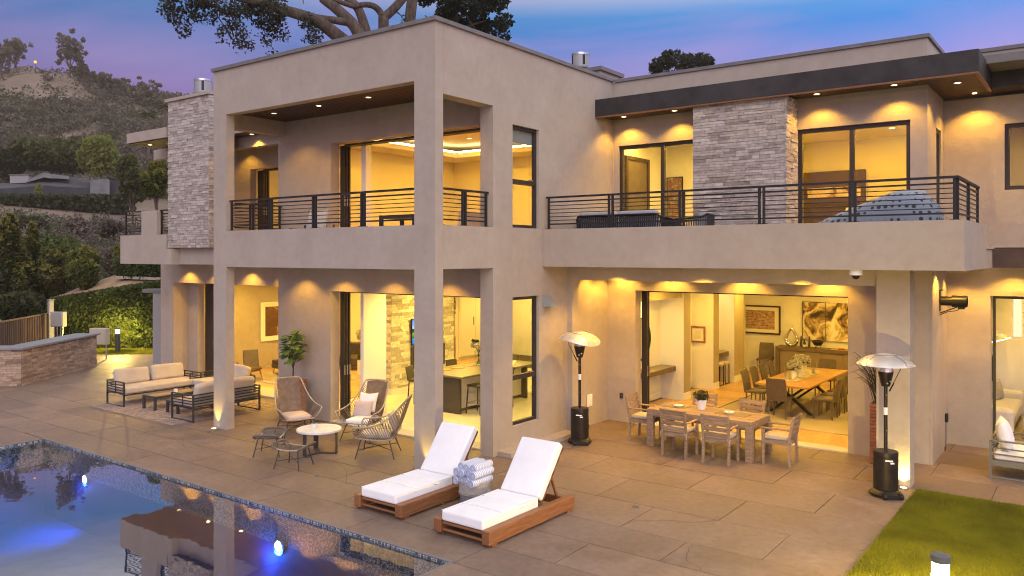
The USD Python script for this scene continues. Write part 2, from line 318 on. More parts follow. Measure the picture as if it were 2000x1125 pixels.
mottled('tarp_dark', (.02, .021, .027), (.034, .036, .043), .6, .85, .4, 1.4, bd=.2)
mottled('tarp_mid', (.045, .045, .05), (.075, .075, .08), .6, .85, .4, 1.4, bd=.2)
mottled('tarp_light', (.085, .085, .088), (.13, .13, .135), .6, .85, .4, 1.4, bd=.2)
def leaf(name, c, trans=.35, var=.3, scale=1.3):
    c = np.array(c)
    mat(name, {'g': ('geometry', {}), 'n': ('noise_texture', {'scale': scale, 'detail': 3.0}), 'r': ('rgb_ramp', {'ramp': [(.3, tuple(c * (1 - var))), (.7, tuple(c * (1 + var)))]}),
        'ri': ('map_range', {'to_min': .65, 'to_max': 1.35}), 'hs': ('hsv', {}),
        'd': ('principled_bsdf', {'roughness': .55, 'specular_ior_level': .25}), 't': ('translucent_bsdf', {}), 'm': ('mix_closure', {'fac': trans})},
        [('g.position', 'n.vector'), ('n.fac', 'r.fac'), ('r.color', 'hs.color'), ('g.random_per_island', 'ri.value'), ('ri.result', 'hs.value'), ('hs.color', 'd.base_color'), ('hs.color', 't.color'), ('d.BSDF', 'm.closure1'), ('t.BSDF', 'm.closure2')], surface='m.closure')
leaf('leaf_ivy', (.07, .10, .025)); leaf('leaf_bright', (.22, .25, .055), .35, .25, .6); leaf('leaf_olive', (.085, .088, .032)); leaf('leaf_dark', (.048, .062, .022)); leaf('leaf_green', (.092, .118, .028), scale=.5)  # foliage greens, from dark to a bright yellow green
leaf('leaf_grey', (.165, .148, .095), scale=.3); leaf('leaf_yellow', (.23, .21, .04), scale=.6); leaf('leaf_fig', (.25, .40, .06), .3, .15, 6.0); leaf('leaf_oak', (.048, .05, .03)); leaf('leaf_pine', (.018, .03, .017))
leaf('scrub_brown', (.135, .108, .084), .2, .35, .3); leaf('scrub_green', (.085, .092, .046), .25, .35, .25); leaf('blade', (.10, .085, .035), .3, .2); leaf('petal', (.72, .70, .60), .3, .08); leaf('dry_leaf', (.10, .075, .03))
mat('grass_base', {'g': ('geometry', {}), 'n': ('noise_texture', {'scale': 1.3, 'detail': 7.0, 'roughness': .7}), 'r': ('rgb_ramp', {'ramp': [(.3, (.15, .16, .008)), (.7, (.205, .215, .012))]}), 'b': ('noise_texture', {'scale': 90.0, 'detail': 3.0}), 'bp': ('bump', {'strength': .7, 'distance': .02}), 'p': ('principled_bsdf', {'roughness': .9, 'specular_ior_level': .1})},
    [('g.position', 'n.vector'), ('n.fac', 'r.fac'), ('r.color', 'p.base_color'), ('g.position', 'b.vector'), ('b.fac', 'bp.height'), ('bp.normal', 'p.normal')])
leaf('grass_blade', (.245, .25, .014), .35, .26, 1.6)
sheet('water', (.80, .90, .98), .04, 2.0, .012, {'gm': ('geometry', {}), 'n': ('noise_texture', {'scale': 2.6, 'detail': 2.0, 'roughness': .45}), 'bp': ('bump', {'strength': .022, 'distance': .05})}, [('gm.position', 'n.vector'), ('n.fac', 'bp.height'), ('bp.normal', 'g.normal')], (1.0, .95, .86))
mottled('pool_plaster', (.012, .03, .075), (.02, .045, .10), 2.0, .6, .1)
# glass mosaic in small chips: blue, grey and sand
mat('mosaic', {'g': ('geometry', {}), 'mp': ('mapping', {'scale': (38, 38, 38)}), 'v': ('voronoi_texture', {'scale': 1.0, 'randomness': .25}), 'w': ('rgb_ramp', {'ramp': [(0, (.09, .12, .15)), (.25, (.22, .26, .27)), (.45, (.40, .41, .39)), (.7, (.46, .43, .36)), (.86, (.07, .10, .16)), (1, (.28, .31, .32))], 'interpolate': False}), 'sc': ('separate_color', {}),
    'e': ('rgb_ramp', {'ramp': [(.0, (1, 1, 1)), (.40, (1, 1, 1)), (.52, (.3, .3, .3))]}), 'm': ('mix', {'mix_type': 'multiply', 'fac': 1.0}), 'p': ('principled_bsdf', {'roughness': .25})},
    [('g.position', 'mp.vector'), ('mp.vector', 'v.vector'), ('v.color', 'sc.color'), ('sc.r', 'w.fac'), ('v.distance', 'e.fac'), ('w.color', 'm.color1'), ('e.color', 'm.color2'), ('m.color', 'p.base_color')])
# ------------------------------------------------------------------ house
house = thing('modern_house', 'two storey stucco house with flat roof, stone clad panels and glowing open rooms', 'house')
def H(name, mesh, m='stucco', label=None, parent=None): return obj(name, mesh, m, parent or house, label=label)
EPS = .003
# --- loggia block (front left of the corner)
ZB, ZP, ZH, ZR = 3.45, 4.21, 6.67, 7.62      # beam soffit, parapet, opening head, wall top
H('front_frame', wall_x(-6.38, 0, 0, ZR, 0, .20, [(-5.93, -.48, -1, ZB), (-5.93, -.48, ZP, ZH)]), label='front frame of the loggia with two openings and slim columns')
H('side_wall', wall_y(.20 + EPS, 6.0, 0, ZR, -.14, 0, [(.201, 1.57, -1, 3.46), (.201, 1.57, ZP, 6.43), (2.17, 3.04, .46, 2.90), (2.17, 3.04, 4.22, 6.17)]), label='long stucco side wall with two tall windows')
H('wall_end', bx(-.30, -.14 - EPS, 1.57, 2.12, 0, 7.0)); H('side_header', bx(-.30, -.14 - EPS, .2 + EPS, 1.57 - EPS, 6.43, 7.0))
H('side_beam', bx(-6.65, -6.37, .2 + EPS, 1.87, 6.48, 7.0))
H('wall', wall_x(-6.65, -.30 - EPS, 0, 7.0, 1.87, 2.12, [(-4.80, -.50, -1, 2.90), (-4.80, -.50, 3.75, 6.17)]), label='rear wall of the loggia with two wide door openings')
H('floor_slab', bx(-6.62, -.30 - EPS, .2 + EPS, 1.87 - EPS, ZB + EPS, 3.75)); 
H('side_parapet', bx(-6.62, -6.42, .2 + EPS, 1.8, 3.75 + EPS, ZP))
H('roof', bx(-6.60, -.30 - EPS, .2 + EPS, 14, 7.0 + EPS, 7.2), 'parapet_cap')
H('loggia_ceiling', [bx(-6.36, -.31, .20 + EPS + k * .1, .29 + k * .1, 6.80, 6.83) for k in range(17)] + [bx(-6.36, -.31, .21, 1.86, 6.83 + EPS, 6.9)], 'dark_wood')
H('roof_cap', [bx(-6.42, .045, -.045, .22, ZR, ZR + .07), bx(-.32, .045, .22 + EPS, 6.0, ZR, ZR + .07)], 'parapet_cap')
H('wall', bx(-6.65, -6.45, 1.9, 14, 7.0 + EPS, ZR))
H('plinth', wall_x(-.02, .32, 0, .085, 1.70, 4.0), label='low stucco step along the foot of the side wall')
# --- left wing
H('wall', wall_x(-13.58, -6.66, 0, 3.5, 2.90, 3.15, [(-12.89, -6.80, -1, 2.90)]), label='ground floor wall of the left wing with the wide lounge opening')
H('wall', bx(-12.885, -12.43, 3.39, 3.60, 0, 2.95)); H('wall', bx(-13.58, -12.89 , 3.15 + EPS, 9.5, 0, 3.5))
H('balcony_slab', bx(-12.64, -6.66, 1.42, 2.90 - EPS, 3.46 + EPS, 3.74))
H('balcony_parapet', wall_x(-12.64, -10.33, 3.46, 4.23, 1.2, 1.42) , label='front parapet of the far left balcony')
H('balcony_pier', bx(-11.55, -10.78, 1.2 + EPS, 1.42 - EPS, 4.23, 4.86)); H('balcony_parapet', bx(-12.64, -12.42, 1.42 + EPS, 3.2, 3.46, 4.23))
H('ledge_beam', bx(-10.33 + EPS, -6.45, 1.42 + EPS, 1.62, 3.50, 3.92)); H('ledge_beam', bx(-10.33 + EPS, -10.08, 1.20, 1.42, 3.46, 3.86))
H('header_beam', bx(-12.9, -6.66, 2.3, 2.5, 6.42, 6.70))
H('left_roof', bx(-12.3, -10.36, 1.2, 1.88, 6.72, 6.98), 'stucco'); H('left_roof', bx(-12.3, -6.66, 1.88 + EPS, 6.0, 6.72, 6.98), 'stucco'); H('left_roof_soffit', [bx(-12.25, -10.37 if k < 6 else -6.67, 1.25 + k * .11, 1.35 + k * .11, 6.695, 6.718) for k in range(9)], 'dark_wood')
H('wall', wall_x(-13.0, -6.66, 3.74 + EPS, 6.7, 3.2, 3.4, [(-9.62, -6.9, 3.76, 6.02)]))
H('chimney', bx(-10.30, -8.48, 1.25, 1.8, 3.88, 7.60), 'mortar'); H('chimney_cap', bx(-10.36, -8.42, 1.17, 1.85, 7.60 + EPS, 7.68), 'stucco')
# --- right wing, ground floor
H('wall', wall_x(0, 6.5, 0, 3.46, 5.75, 6.0, [(.70, 5.13, -1, 2.92)]), label='patio wall with the wide dining room opening')
H('pilaster', bx(0, .12, 4.08, 4.32, 0, 3.46)); H('portal_beam', bx(.12 + EPS, 6.0, 4.08, 4.32, 3.19, 3.46))
H('patio_column', bx(6.0 + EPS, 6.5, 3.98, 4.32, 0, 3.46), label='wide square stucco column beside the lawn')
H('wall', wall_y(5.75, 7.0, 0, 3.46, 6.5 + EPS, 6.54)); H('wall', wall_y(6.0 + EPS, 7.75, 0, 3.46, 6.25, 6.49))
H('wall', wall_x(6.25, 13.5, 0, 3.46, 7.75, 7.98, [(7.22, 12.4, -1, 2.92)]), label='wall of the far right room with its wide opening')
# --- right balcony
H('right_balcony', [wall_x(0 + EPS, 7.36, 3.47, 4.21, 3.15, 3.37)], label='long plain parapet of the right hand balcony')
H('right_balcony_end', wall_y(3.37 + EPS, 5.75, 3.47, 4.21, 7.14, 7.36)); H('right_balcony_end', bx(7.14, 7.36, 5.75 + EPS, 6.75, 3.47, 3.80)); H('right_balcony_cap', bx(7.11, 7.39, 5.75 + EPS, 6.78, 3.80 + EPS, 3.84))
H('right_balcony_slab', bx(.0 + EPS, 7.14 - EPS, 3.37 + EPS, 7.74, 3.475, 3.75))
H('canopy_beam', bx(7.37, 14, 6.65, 6.85, 3.47, 3.83), 'brown_fascia'); H('canopy', bx(7.37, 14, 6.85 + EPS, 7.74, 3.55, 3.80), 'stucco'); H('canopy_cap', bx(7.36, 14, 6.63, 6.87, 3.83 + EPS, 3.86), 'stucco')
# --- right wing, upper floor
H('wall', wall_x(0 + EPS, 6.42, 3.75, 6.75, 6.0, 6.22, [(.14, 2.6, 3.76, 6.16), (4.12, 6.14, 3.76, 6.16)]), label='upper wall behind the long balcony')
H('wall', wall_x(0 + EPS, 6.42, 6.75 + EPS, 7.60, 6.0, 6.2), label='pale upper parapet wall above the dark eave')
H('wall', wall_y(6.22 + EPS, 7.74, 3.75, 7.60, 6.20, 6.42, [(6.9, 7.45, 4.2, 6.10)]))
H('wall', wall_x(6.42, 13.5, 3.84, 6.72, 7.75, 7.97, [(7.45, 9.4, 4.93, 6.18)]), label='upper wall of the far right wing'); H('wall', wall_x(6.6, 13.5, 6.98, 7.58, 7.75, 7.95))
H('roof_cap', [bx(.05, 6.46, 5.96, 6.24, 7.60 + EPS, 7.67), bx(6.18, 6.46, 6.24 + EPS, 7.9, 7.60 + EPS, 7.67)], 'parapet_cap'); H('roof_cap', bx(6.6, 13.5, 7.71, 7.99, 7.58 + EPS, 7.65), 'parapet_cap')
H('roof', bx(0.01, 13.4, 6.25, 14, 7.05, 7.2), 'parapet_cap')
H('eave_fascia', bx(.0 + EPS, 7.31, 5.2, 5.26, 6.73, 7.10), 'black_fascia', label='long charcoal fascia of the eave above the balcony'); H('eave_fascia', bx(7.25, 7.31, 5.26 + EPS, 7.10, 6.73, 7.10), 'black_fascia')
H('eave_fascia', bx(7.31 + EPS, 13.5, 7.04, 7.10, 6.76, 7.14), 'black_fascia')
H('eave_top', bx(.01, 7.25 - EPS, 5.26 + EPS, 5.99, 7.0, 7.06), 'parapet_cap'); H('eave_top', bx(6.44, 13.5, 7.11, 7.74, 7.0, 7.06), 'parapet_cap')
H('eave_soffit', [bx(.0 + EPS, 7.25 - EPS, 5.265 + k * .1, 5.355 + k * .1, 6.75, 6.775) for k in range(7)] + [bx(6.43, 7.25 - EPS, 5.97 + k * .1, 6.06 + k * .1, 6.75, 6.775) for k in range(18)] + [bx(7.26, 13.4, 7.11 + k * .1, 7.2 + k * .1, 6.772, 6.79) for k in range(6)], 'dark_wood')
H('eave_edge', [bx(.0 + EPS, 7.31, 5.2, 5.265 - EPS, 6.70, 6.73 - EPS), bx(7.25, 7.31, 5.27, 7.1, 6.70, 6.73 - EPS)], 'teak')
# --- ledger stone cladding
def stone_face(parent, mats, corner, ux, n, w, h, row=(.06, .095), ln=(.14, .42), budget=None, seed=1):
    """courses of split stone: corner, unit vector along the course, outward normal"""
    r = random.Random(seed); z = 0; out = []; ux = np.array(ux, float); n = np.array(n, float); corner = np.array(corner, float)
    while z < h - .01:
        rh = min(r.uniform(*row), h - z); rh = h - z if h - z - rh < .03 else rh
        x = 0
        while x < w - .005:
            L = r.uniform(*ln); L = w - x if w - x - L < .08 else min(L, w - x)
            d = r.uniform(.013, .032); g = .0022
            t = [r.uniform(-.006, .006) for _ in range(4)]
            P = [];
            for (s, q, tt) in ((x + g, z + g, t[0]), (x + L - g, z + g, t[1]), (x + L - g, z + rh - g, t[2]), (x + g, z + rh - g, t[3])):
                P.append(corner + ux * s + np.array([0, 0, q]) - n * .01); P.append(corner + ux * s + np.array([0, 0, q]) + n * (d + tt))
            out.append((trimesh.convex.convex_hull(np.array(P)), r.choice(mats))); x += L
        z += rh
    return out
PS = [f'pale_stone_{i}' for i in (0, 0, 1, 2, 3)]; CS = [f'ledger_stone_{i}' for i in (0, 3, 4, 0, 3, 4, 1)]; LS = [f'ledger_stone_{i}' for i in (0, 0, 1, 1, 2, 3, 4, 4)]; WS = [f'warm_stone_{i}' for i in (0, 0, 1, 2, 3)]
sp = H('stone_panel', [bx(2.24, 4.11, 5.33, 5.99, 3.76, 6.74)], 'mortar', label='stone clad chimney breast between the two balcony doors')
fs_ = sorted(stone_face(sp, LS, (2.24, 5.33, 3.76), (1, 0, 0), (0, -1, 0), 1.87, 2.97, row=(.045, .075), ln=(.13, .40), seed=3), key=lambda q: -q[0].area)
for m, s in fs_[:300]: obj('stone', m, s, sp)
def stone_stuff(name, faces, mats, parent, label):
    by = {}
    for m, s in faces: by.setdefault(s, []).append(m)
    for s, ms in by.items(): stuff(obj(name, ms, s, parent))
stone_stuff('small_stones', fs_[300:], LS, sp, ''); stone_stuff('side_stones', stone_face(sp, LS, (4.11, 5.30, 3.76), (0, 1, 0), (1, 0, 0), .69, 2.97, row=(.045, .075), ln=(.13, .36), seed=4), LS, sp, '')
stone_stuff('chimney_stones', stone_face(None, CS, (-10.30, 1.25, 3.88), (1, 0, 0), (0, -1, 0), 1.82, 3.72, row=(.045, .08), ln=(.1, .32), seed=5) + stone_face(None, CS, (-8.48, 1.22, 3.88), (0, 1, 0), (1, 0, 0), .58, 3.72, row=(.045, .08), ln=(.1, .3), seed=6), LS, house, '')

# --- windows and sliding doors
def window_y(x, y0, y1, z0, z1, mull, name='window', fw=.06):
    """window in a wall facing +x"""
    f = H(name, [bx(x - .07, x, y0, y0 + fw, z0, z1), bx(x - .07, x, y1 - fw, y1, z0, z1), bx(x - .07, x, y0 + fw, y1 - fw, z0, z0 + fw), bx(x - .07, x, y0 + fw, y1 - fw, z1 - fw, z1), bx(x - .07, x + .004, y0 + fw, y1 - fw, mull - .045, mull + .045)], 'bronze_frame')
    obj('pane', bx(x - .04, x - .032, y0 + fw, y1 - fw, z0 + fw, mull - .045), 'window_glass', f); obj('pane', bx(x - .04, x - .032, y0 + fw, y1 - fw, mull + .045, z1 - fw), 'window_glass', f)
    obj('latch', bx(x - .03, x + .02, (y0 + y1) / 2 + .2, (y0 + y1) / 2 + .3, mull + .045, mull + .07), 'steel', f); return f
window_y(-.06, 2.17, 3.04, .46, 2.90, 1.36); w2 = window_y(-.06, 2.17, 3.04, 4.22, 6.17, 5.10)
obj('roller_blind', bx(-.139, -.131, 2.2, 3.0, 5.86, 6.13), 'grey_box', w2)
def door_x(x0, x1, y, z0, z1, mull, name='sliding_door', fw=.075):
    f = H(name, [bx(x0, x0 + fw, y, y + .09, z0, z1), bx(x1 - fw, x1, y, y + .09, z0, z1), bx(x0 + fw, x1 - fw, y, y + .09, z1 - fw, z1), bx(x0 + fw, x1 - fw, y, y + .09, z0, z0 + fw)], 'bronze_frame')
    xs = [x0 + fw] + list(mull) + [x1 - fw]
    for m in mull: obj('stile', bx(m - .04, m + .04, y - .004, y + .08, z0 + fw, z1 - fw), 'bronze_frame', f)
    for a, b in zip(xs[:-1], xs[1:]): obj('pane', bx(a + (.04 if a > x0 + fw else 0), b - (.04 if b < x1 - fw else 0), y + .04, y + .048, z0 + fw, z1 - fw), 'window_glass', f)
    return f
door_x(.14, 2.24, 6.06, 3.78, 6.16, [1.20]); door_x(4.12, 6.14, 6.06, 3.78, 6.16, [5.12]); door_x(7.45, 9.4, 7.80, 4.93, 6.18, [8.6], 'window')
fs = H('window', [bx(6.36, 6.40, 6.9, 6.97, 4.2, 6.1), bx(6.36, 6.40, 7.38, 7.45, 4.2, 6.1), bx(6.36, 6.40, 6.97, 7.38, 6.03, 6.1), bx(6.36, 6.40, 6.97, 7.38, 4.2, 4.27)], 'bronze_frame'); obj('pane', bx(6.375, 6.382, 6.97, 7.38, 4.27, 6.03), 'window_glass', fs)
def stack(x0, x1, y, z0, z1, n=3, head=None):
    """sliding panels stacked at one side of an opening, and the track above"""
    f = H('stacked_doors', [bx(x0, x1, y + .015 + i * .075, y + .06 + i * .075, z0, z1) for i in range(n)], 'bronze_frame')
    for i in range(n): obj('pull', bx(x1 - .015, x1 + .012, y + .02 + i * .075, y + .05 + i * .075, z0 + 1.0, z0 + 1.22), 'steel', f)
    if head: obj('track', [bx(head[0], head[1], y + .01 + i * .075, y + .06 + i * .075, z1 - .015, z1 + .03) for i in range(n)], 'bronze_frame', f)
    return f
stack(-4.795, -4.67, 2.125, .02, 2.88, 3, (-4.65, -.5)); stack(-4.795, -4.67, 2.125, 3.78, 6.14, 3, (-4.65, -.5))
stack(-12.42, -12.0, 3.61, .02, 2.88, 5, (-12, -6.8)); stack(.71, .84, 6.01, .02, 2.90, 2, (.86, 5.12)); stack(-9.61, -9.35, 3.41, 3.78, 6.0, 3, (-9.35, -6.9)); 
H('room_frame', [bx(7.23, 7.28, 7.985, 8.08, .02, 2.91), bx(7.28, 12.4, 7.985, 8.08, 2.86, 2.91)], 'bronze_frame')
H('door_sill', bx(.70, 5.13, 5.72, 6.08, 0, .028), 'plaster_grey'); H('door_sill', bx(-4.8, -.5, 1.84, 2.24, 0, .028), 'plaster_grey'); H('door_sill', bx(-12.4, -6.8, 2.86, 3.7, 0, .05), 'plaster_grey'); H('door_sill', bx(7.22, 12.4, 7.72, 8.1, 0, .028), 'plaster_grey')

# --- rooms: floors, walls, ceilings
def floor_planks(name, x0, x1, y0, y1, z, w, L, along, m, seed=0):
    fl = H(name, bx(x0, x1, y0, y1, z - .05, z - .006), 'joint'); r = random.Random(seed)
    a0, a1, b0, b1 = (x0, x1, y0, y1) if along == 'x' else (y0, y1, x0, x1)
    b = b0; n = 0
    while b < b1 - .01:
        a = a0 - r.uniform(0, L)
        while a < a1:
            s, e = max(a, a0), min(a + L, a1)
            if e - s > .02:
                q = (s + .001, e - .001, b + .001, min(b + w, b1) - .001)
                q = q if along == 'x' else (q[2], q[3], q[0], q[1])
                obj('plank' if along != 't' else 'tile', bx(*q, z - .006, z), m, fl); n += 1
            a += L
        b += w
    return fl
floor_planks('dining_floor', -.3, 5.7, 6.09, 15.0, .02, .30, 3.0, 'x', 'oak_floor', 2)
floor_planks('lounge_floor', -12.9, -6.6, 3.2, 12.5, .02, .42, 2.6, 'x', 'oak_floor', 3)
fl = H('kitchen_floor', bx(-6.55, -.145, 2.25, 14, -.03, .012), 'joint')
for i in range(8):
    for j in range(10):
        obj('tile', bx(-6.55 + i * .9 + .002, min(-6.55 + (i + 1) * .9, -.15) - .002, 2.25 + j * .9 + .002, 2.25 + (j + 1) * .9 - .002, .012, .02), 'floor_tile', fl)
H('terrace_floor', bx(7.0, 13.5, 7.99, 13, -.03, .02), 'sisal_rug')
W = lambda *a, m='plaster': H('interior_wall', bx(*a), m)
# dining room with its recessed niches on the left
W(-.29, -.24, 6.1, 15.0, .0, 2.96); W(-.24, .40, 8.9, 9.30, .0, 2.96); W(-.24, .38, 10.85, 11.22, 0, 2.96); W(-.24, .36, 12.43, 13.2, 0, 2.96)
W(-.29, 5.75, 15.0, 15.1, 0, 2.96); W(5.70, 5.75, 6.1, 15.0, 0, 2.96); H('interior_ceiling', bx(-.29, 5.75, 6.09, 15.1, 2.97, 3.02), 'plaster')
W(-.24, .34, 6.55, 8.9, 2.62, 2.96); 
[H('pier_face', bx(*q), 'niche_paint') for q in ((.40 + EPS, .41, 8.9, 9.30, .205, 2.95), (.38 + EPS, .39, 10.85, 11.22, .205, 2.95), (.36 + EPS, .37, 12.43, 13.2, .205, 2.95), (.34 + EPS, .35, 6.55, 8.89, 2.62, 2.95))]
bb = lambda *a: H('baseboard', bx(*a), 'baseboard')
bb(-.24, .425, 8.872, 8.9 - EPS, .02, .20); bb(.40 + EPS, .425, 8.9, 9.30, .02, .20); bb(-.24, .405, 10.82, 10.85 - EPS, .02, .20); bb(.38 + EPS, .405, 10.85, 11.22, .02, .20); bb(.36 + EPS, .385, 12.43, 13.2, .02, .20); bb(-.24, .385, 12.40, 12.43 - EPS, .02, .20); bb(-.24, 5.7, 14.97, 15.0 - EPS, .02, .20); bb(-.24 + EPS, -.215, 6.6, 8.87, .02, .20)
# kitchen and family room beyond it
W(-4.47, -4.37, 2.45, 3.15, 0, 2.96, m='plaster'); W(-.36, -.31, 6.0, 14, 0, 3.4)
W(-9.3, -.3, 14, 14.1, 0, 2.96); W(-13.0, -9.3, 12.5, 12.6, 0, 2.96, m='plaster'); W(-9.35, -9.25, 11.4, 14, 0, 2.96); W(-10.7, -9.35, 12.3, 12.4, 0, 2.96)
W(-13.0, -12.9, 3.4, 12.5, 0, 2.96); H('interior_ceiling', bx(-13.0, -.145, 3.2, 14.1, 2.97, 3.02), 'plaster'); H('interior_ceiling', bx(-6.6, -.145, 2.13, 3.19, 2.97, 3.02), 'plaster')
fpw = H('fireplace_wall', bx(-6.47, -6.12, 5.07, 7.6, 0, 2.96), 'mortar', label='stone faced fireplace wall seen through the kitchen')
stone_stuff('fireplace_stones', stone_face(None, PS, (-6.47, 5.07, .15), (1, 0, 0), (0, -1, 0), .35, 2.8, seed=8) + stone_face(None, PS, (-6.12, 5.04, .15), (0, 1, 0), (1, 0, 0), 2.5, 2.8, seed=9), LS, fpw, '')
bb(-6.5, -6.06, 5.02, 5.06, .02, .16); bb(-6.11, -6.06, 5.06 + EPS, 7.6, .02, .16)
fb = H('fireplace', [bx(-6.09, -6.05, 5.75, 7.1, .62, .70), bx(-6.09, -6.05, 5.75, 7.1, 1.12, 1.2), bx(-6.09, -6.05, 5.75, 5.83, .70, 1.12), bx(-6.09, -6.05, 7.02, 7.1, .70, 1.12)], 'charcoal_metal'); obj('firebox', bx(-6.085, -6.07, 5.83, 7.02, .70, 1.12), 'heater_body', fb)
H('outlet', bx(-6.078, -6.06, 5.30, 5.38, .42, .54), 'white_plastic')
# tall pale kitchen cupboards
cb = H('cupboard', bx(-9.25 + EPS, -9.20, 11.45, 13.95, .1, 2.9), 'plaster', label='tall pale cupboard wall at the back of the kitchen')
for k in range(3): obj('cupboard_door', bx(-9.20, -9.18, 11.47 + k * .83, 12.28 + k * .83, .12, 2.3), 'plaster', cb); obj('handle', bx(-9.178, -9.16, 12.20 + k * .83 - .02, 12.2 + k * .83, 1.2, 1.5), 'black_metal', cb)
# lounge shelves on the far wall
sh = H('wall_shelf', [bx(-12.9, -10.6, 12.2, 12.49, 1.95, 2.02), bx(-12.9, -10.6, 12.2, 12.49, 2.55, 2.62), bx(-11.6, -11.54, 12.2, 12.49, 2.02, 2.9)], 'baseboard')
# upstairs rooms
H('upper_floor', bx(-6.6, -.145, 2.13, 10, 3.6, 3.76), 'oak_floor'); W(-6.6, -.31, 8.0, 8.1, 3.76, 6.75); W(-6.6, -6.5, 2.13, 8.0, 3.76, 6.75); W(-.36, -.31, 6.0, 8.0, 3.76, 6.75); W(-4.44, -4.3, 2.45, 2.62, 3.76, 6.4)
tray = H('tray_ceiling', wall_x(-6.5, -.145, 2.13, 8.0, 0, .12, [(-5.6, -1.3, 3.1, 7.1)]).apply_transform(np.array([[1, 0, 0, 0], [0, 0, 1, 0], [0, 1, 0, 6.42], [0, 0, 0, 1.]])), 'plaster'); tray_mesh = None
H('upper_ceiling', bx(-6.6, -.145, 2.13, 8.1, 6.76, 6.82), 'plaster')
H('upper_floor', bx(-13, -6.61, 3.41, 9, 3.6, 3.76), 'oak_floor'); W(-13.0, -6.61, 8.0, 8.1, 3.76, 6.7); W(-13.0, -12.9, 3.4, 8.0, 3.76, 6.7); H('upper_ceiling', bx(-13, -6.61, 3.41, 8.1, 6.55, 6.62), 'plaster'); H('timber_panelling', [bx(-12.0, -6.62, 7.9, 7.97, 3.76 + k * .2, 3.95 + k * .2) for k in range(9)], 'oak_floor')
H('upper_floor', bx(0, 6.2, 6.23, 11, 3.6, 3.76), 'oak_floor'); W(-.29, -.2, 6.23, 11, 3.76, 6.7); W(2.6, 2.75, 6.23, 11, 3.76, 6.7); W(-.2, 2.6, 9.2, 9.3, 3.76, 6.7); W(2.75, 6.2, 10.6, 10.7, 3.76, 6.7); W(6.1, 6.19, 7.46, 10.6, 3.76, 6.7); W(6.1, 6.19, 6.23, 6.89, 3.76, 6.7); H('upper_ceiling', bx(-.29, 6.19, 6.23, 10.7, 6.5, 6.56), 'plaster')
dr = H('interior_door', bx(-.198, -.17, 7.0, 8.0, 3.78, 5.98), 'taupe_leather', label='dark interior door seen through the left balcony door'); obj('door_frame', [bx(-.198, -.14, 6.9, 7.0 - EPS, 3.78, 6.07), bx(-.198, -.14, 8.0 + EPS, 8.1, 3.78, 6.07), bx(-.198, -.14, 7.0, 8.0, 5.98 + EPS, 6.07)], 'dark_wood', dr)
H('upper_floor', bx(6.43, 13.5, 7.98, 12, 3.6, 3.9), 'oak_floor'); W(6.43, 13.5, 11.0, 11.1, 3.9, 6.7); H('upper_ceiling', bx(6.43, 13.5, 7.98, 11.1, 6.5, 6.56), 'plaster'); W(6.43, 6.5, 8, 11, 3.9, 6.5); W(13.4, 13.5, 8, 11, 3.9, 6.5)
W(8.6, 8.7, 9.3, 11, 3.9, 6.0, m='taupe_leather')
# far right room
W(6.5, 6.6, 8.0, 13, 0, 2.96); W(6.5, 13.5, 12.2, 12.3, 0, 2.96); H('interior_ceiling', bx(6.5, 13.5, 7.99, 12.3, 2.97, 3.02), 'plaster'); W(13.4, 13.5, 8, 12.2, 0, 2.96)
H('light_slot', bx(7.24, 7.40, 12.17, 12.197, 1.78, 2.9), 'slot_glow')

# --- recessed downlights: a trim ring, a glowing lens and the light they give
def downlight(x, y, z, power, col=(1.0, .62, .2), r=.055, cone=None, blend=.0, parent=None):
    f = H('downlight', lathe([(r * .8, z - .001), (r * 1.25, z - .006), (r * 1.25, z + .002), (r * .8, z + .002)], 20, (x, y, 0)), 'white_plastic')
    obj('lens', cyl(x, y, z - .004, z - .001, r * .8), 'lamp_glow', f)
    if power: lamp('downlight_lamp', (x, y, z - .03), (0, 0, -1), .035, power, col, cone=cone or 60, soft=.5)
# ------------------------------------------------------------------ lamps of the house
WARM = (1.0, .52, .06); WARM2 = (1.0, .60, .075); WARM3 = (1.0, .68, .24)
PW = 1.05; PI_ = .62
for x in (-5.62, -4.13, -2.65, -1.2): downlight(x, .98, 6.80, 22 * PW, WARM)
for x, y, p in ((.45, 5.68, 26), (1.67, 5.66, 26), (4.59, 5.66, 26), (5.94, 5.66, 26), (6.88, 6.13, 26), (7.0, 7.35, 40), (9.2, 7.42, 30)): downlight(x, y, 6.75 if y < 7.1 else 6.772, p * PW, WARM)
downlight(-11.87, 1.62, 6.695, 20 * PW, WARM); downlight(-8.0, 2.1, 6.695, 20 * PW, WARM); downlight(-10.4, 2.1, 6.695, 20 * PW, WARM); downlight(-9.6, 2.75, 6.695, 16 * PW, WARM)
for x in (-12.0, -10.55, -9.1, -7.65): downlight(x, 2.55, 3.46, 26 * PW, WARM)
for x in (-5.6, -4.3, -2.8, -1.3): downlight(x, 1.40, 3.45, 22 * PW, WARM)
for x in (.45, 1.6, 3.2, 4.8): downlight(x, 5.42, 3.473, 34 * PW, WARM)
for x in (1.2, 3.0, 4.8): downlight(x, 3.75, 3.473, 60 * PW, WARM)
downlight(.38, 4.85, 3.473, 30 * PW, WARM)
for x, y in ((6.75, 6.1), (6.78, 7.2)): downlight(x, y, 3.473, 30 * PW, WARM)
for x in (7.6, 8.5): downlight(x, 7.35, 3.55, 34 * PW, WARM)
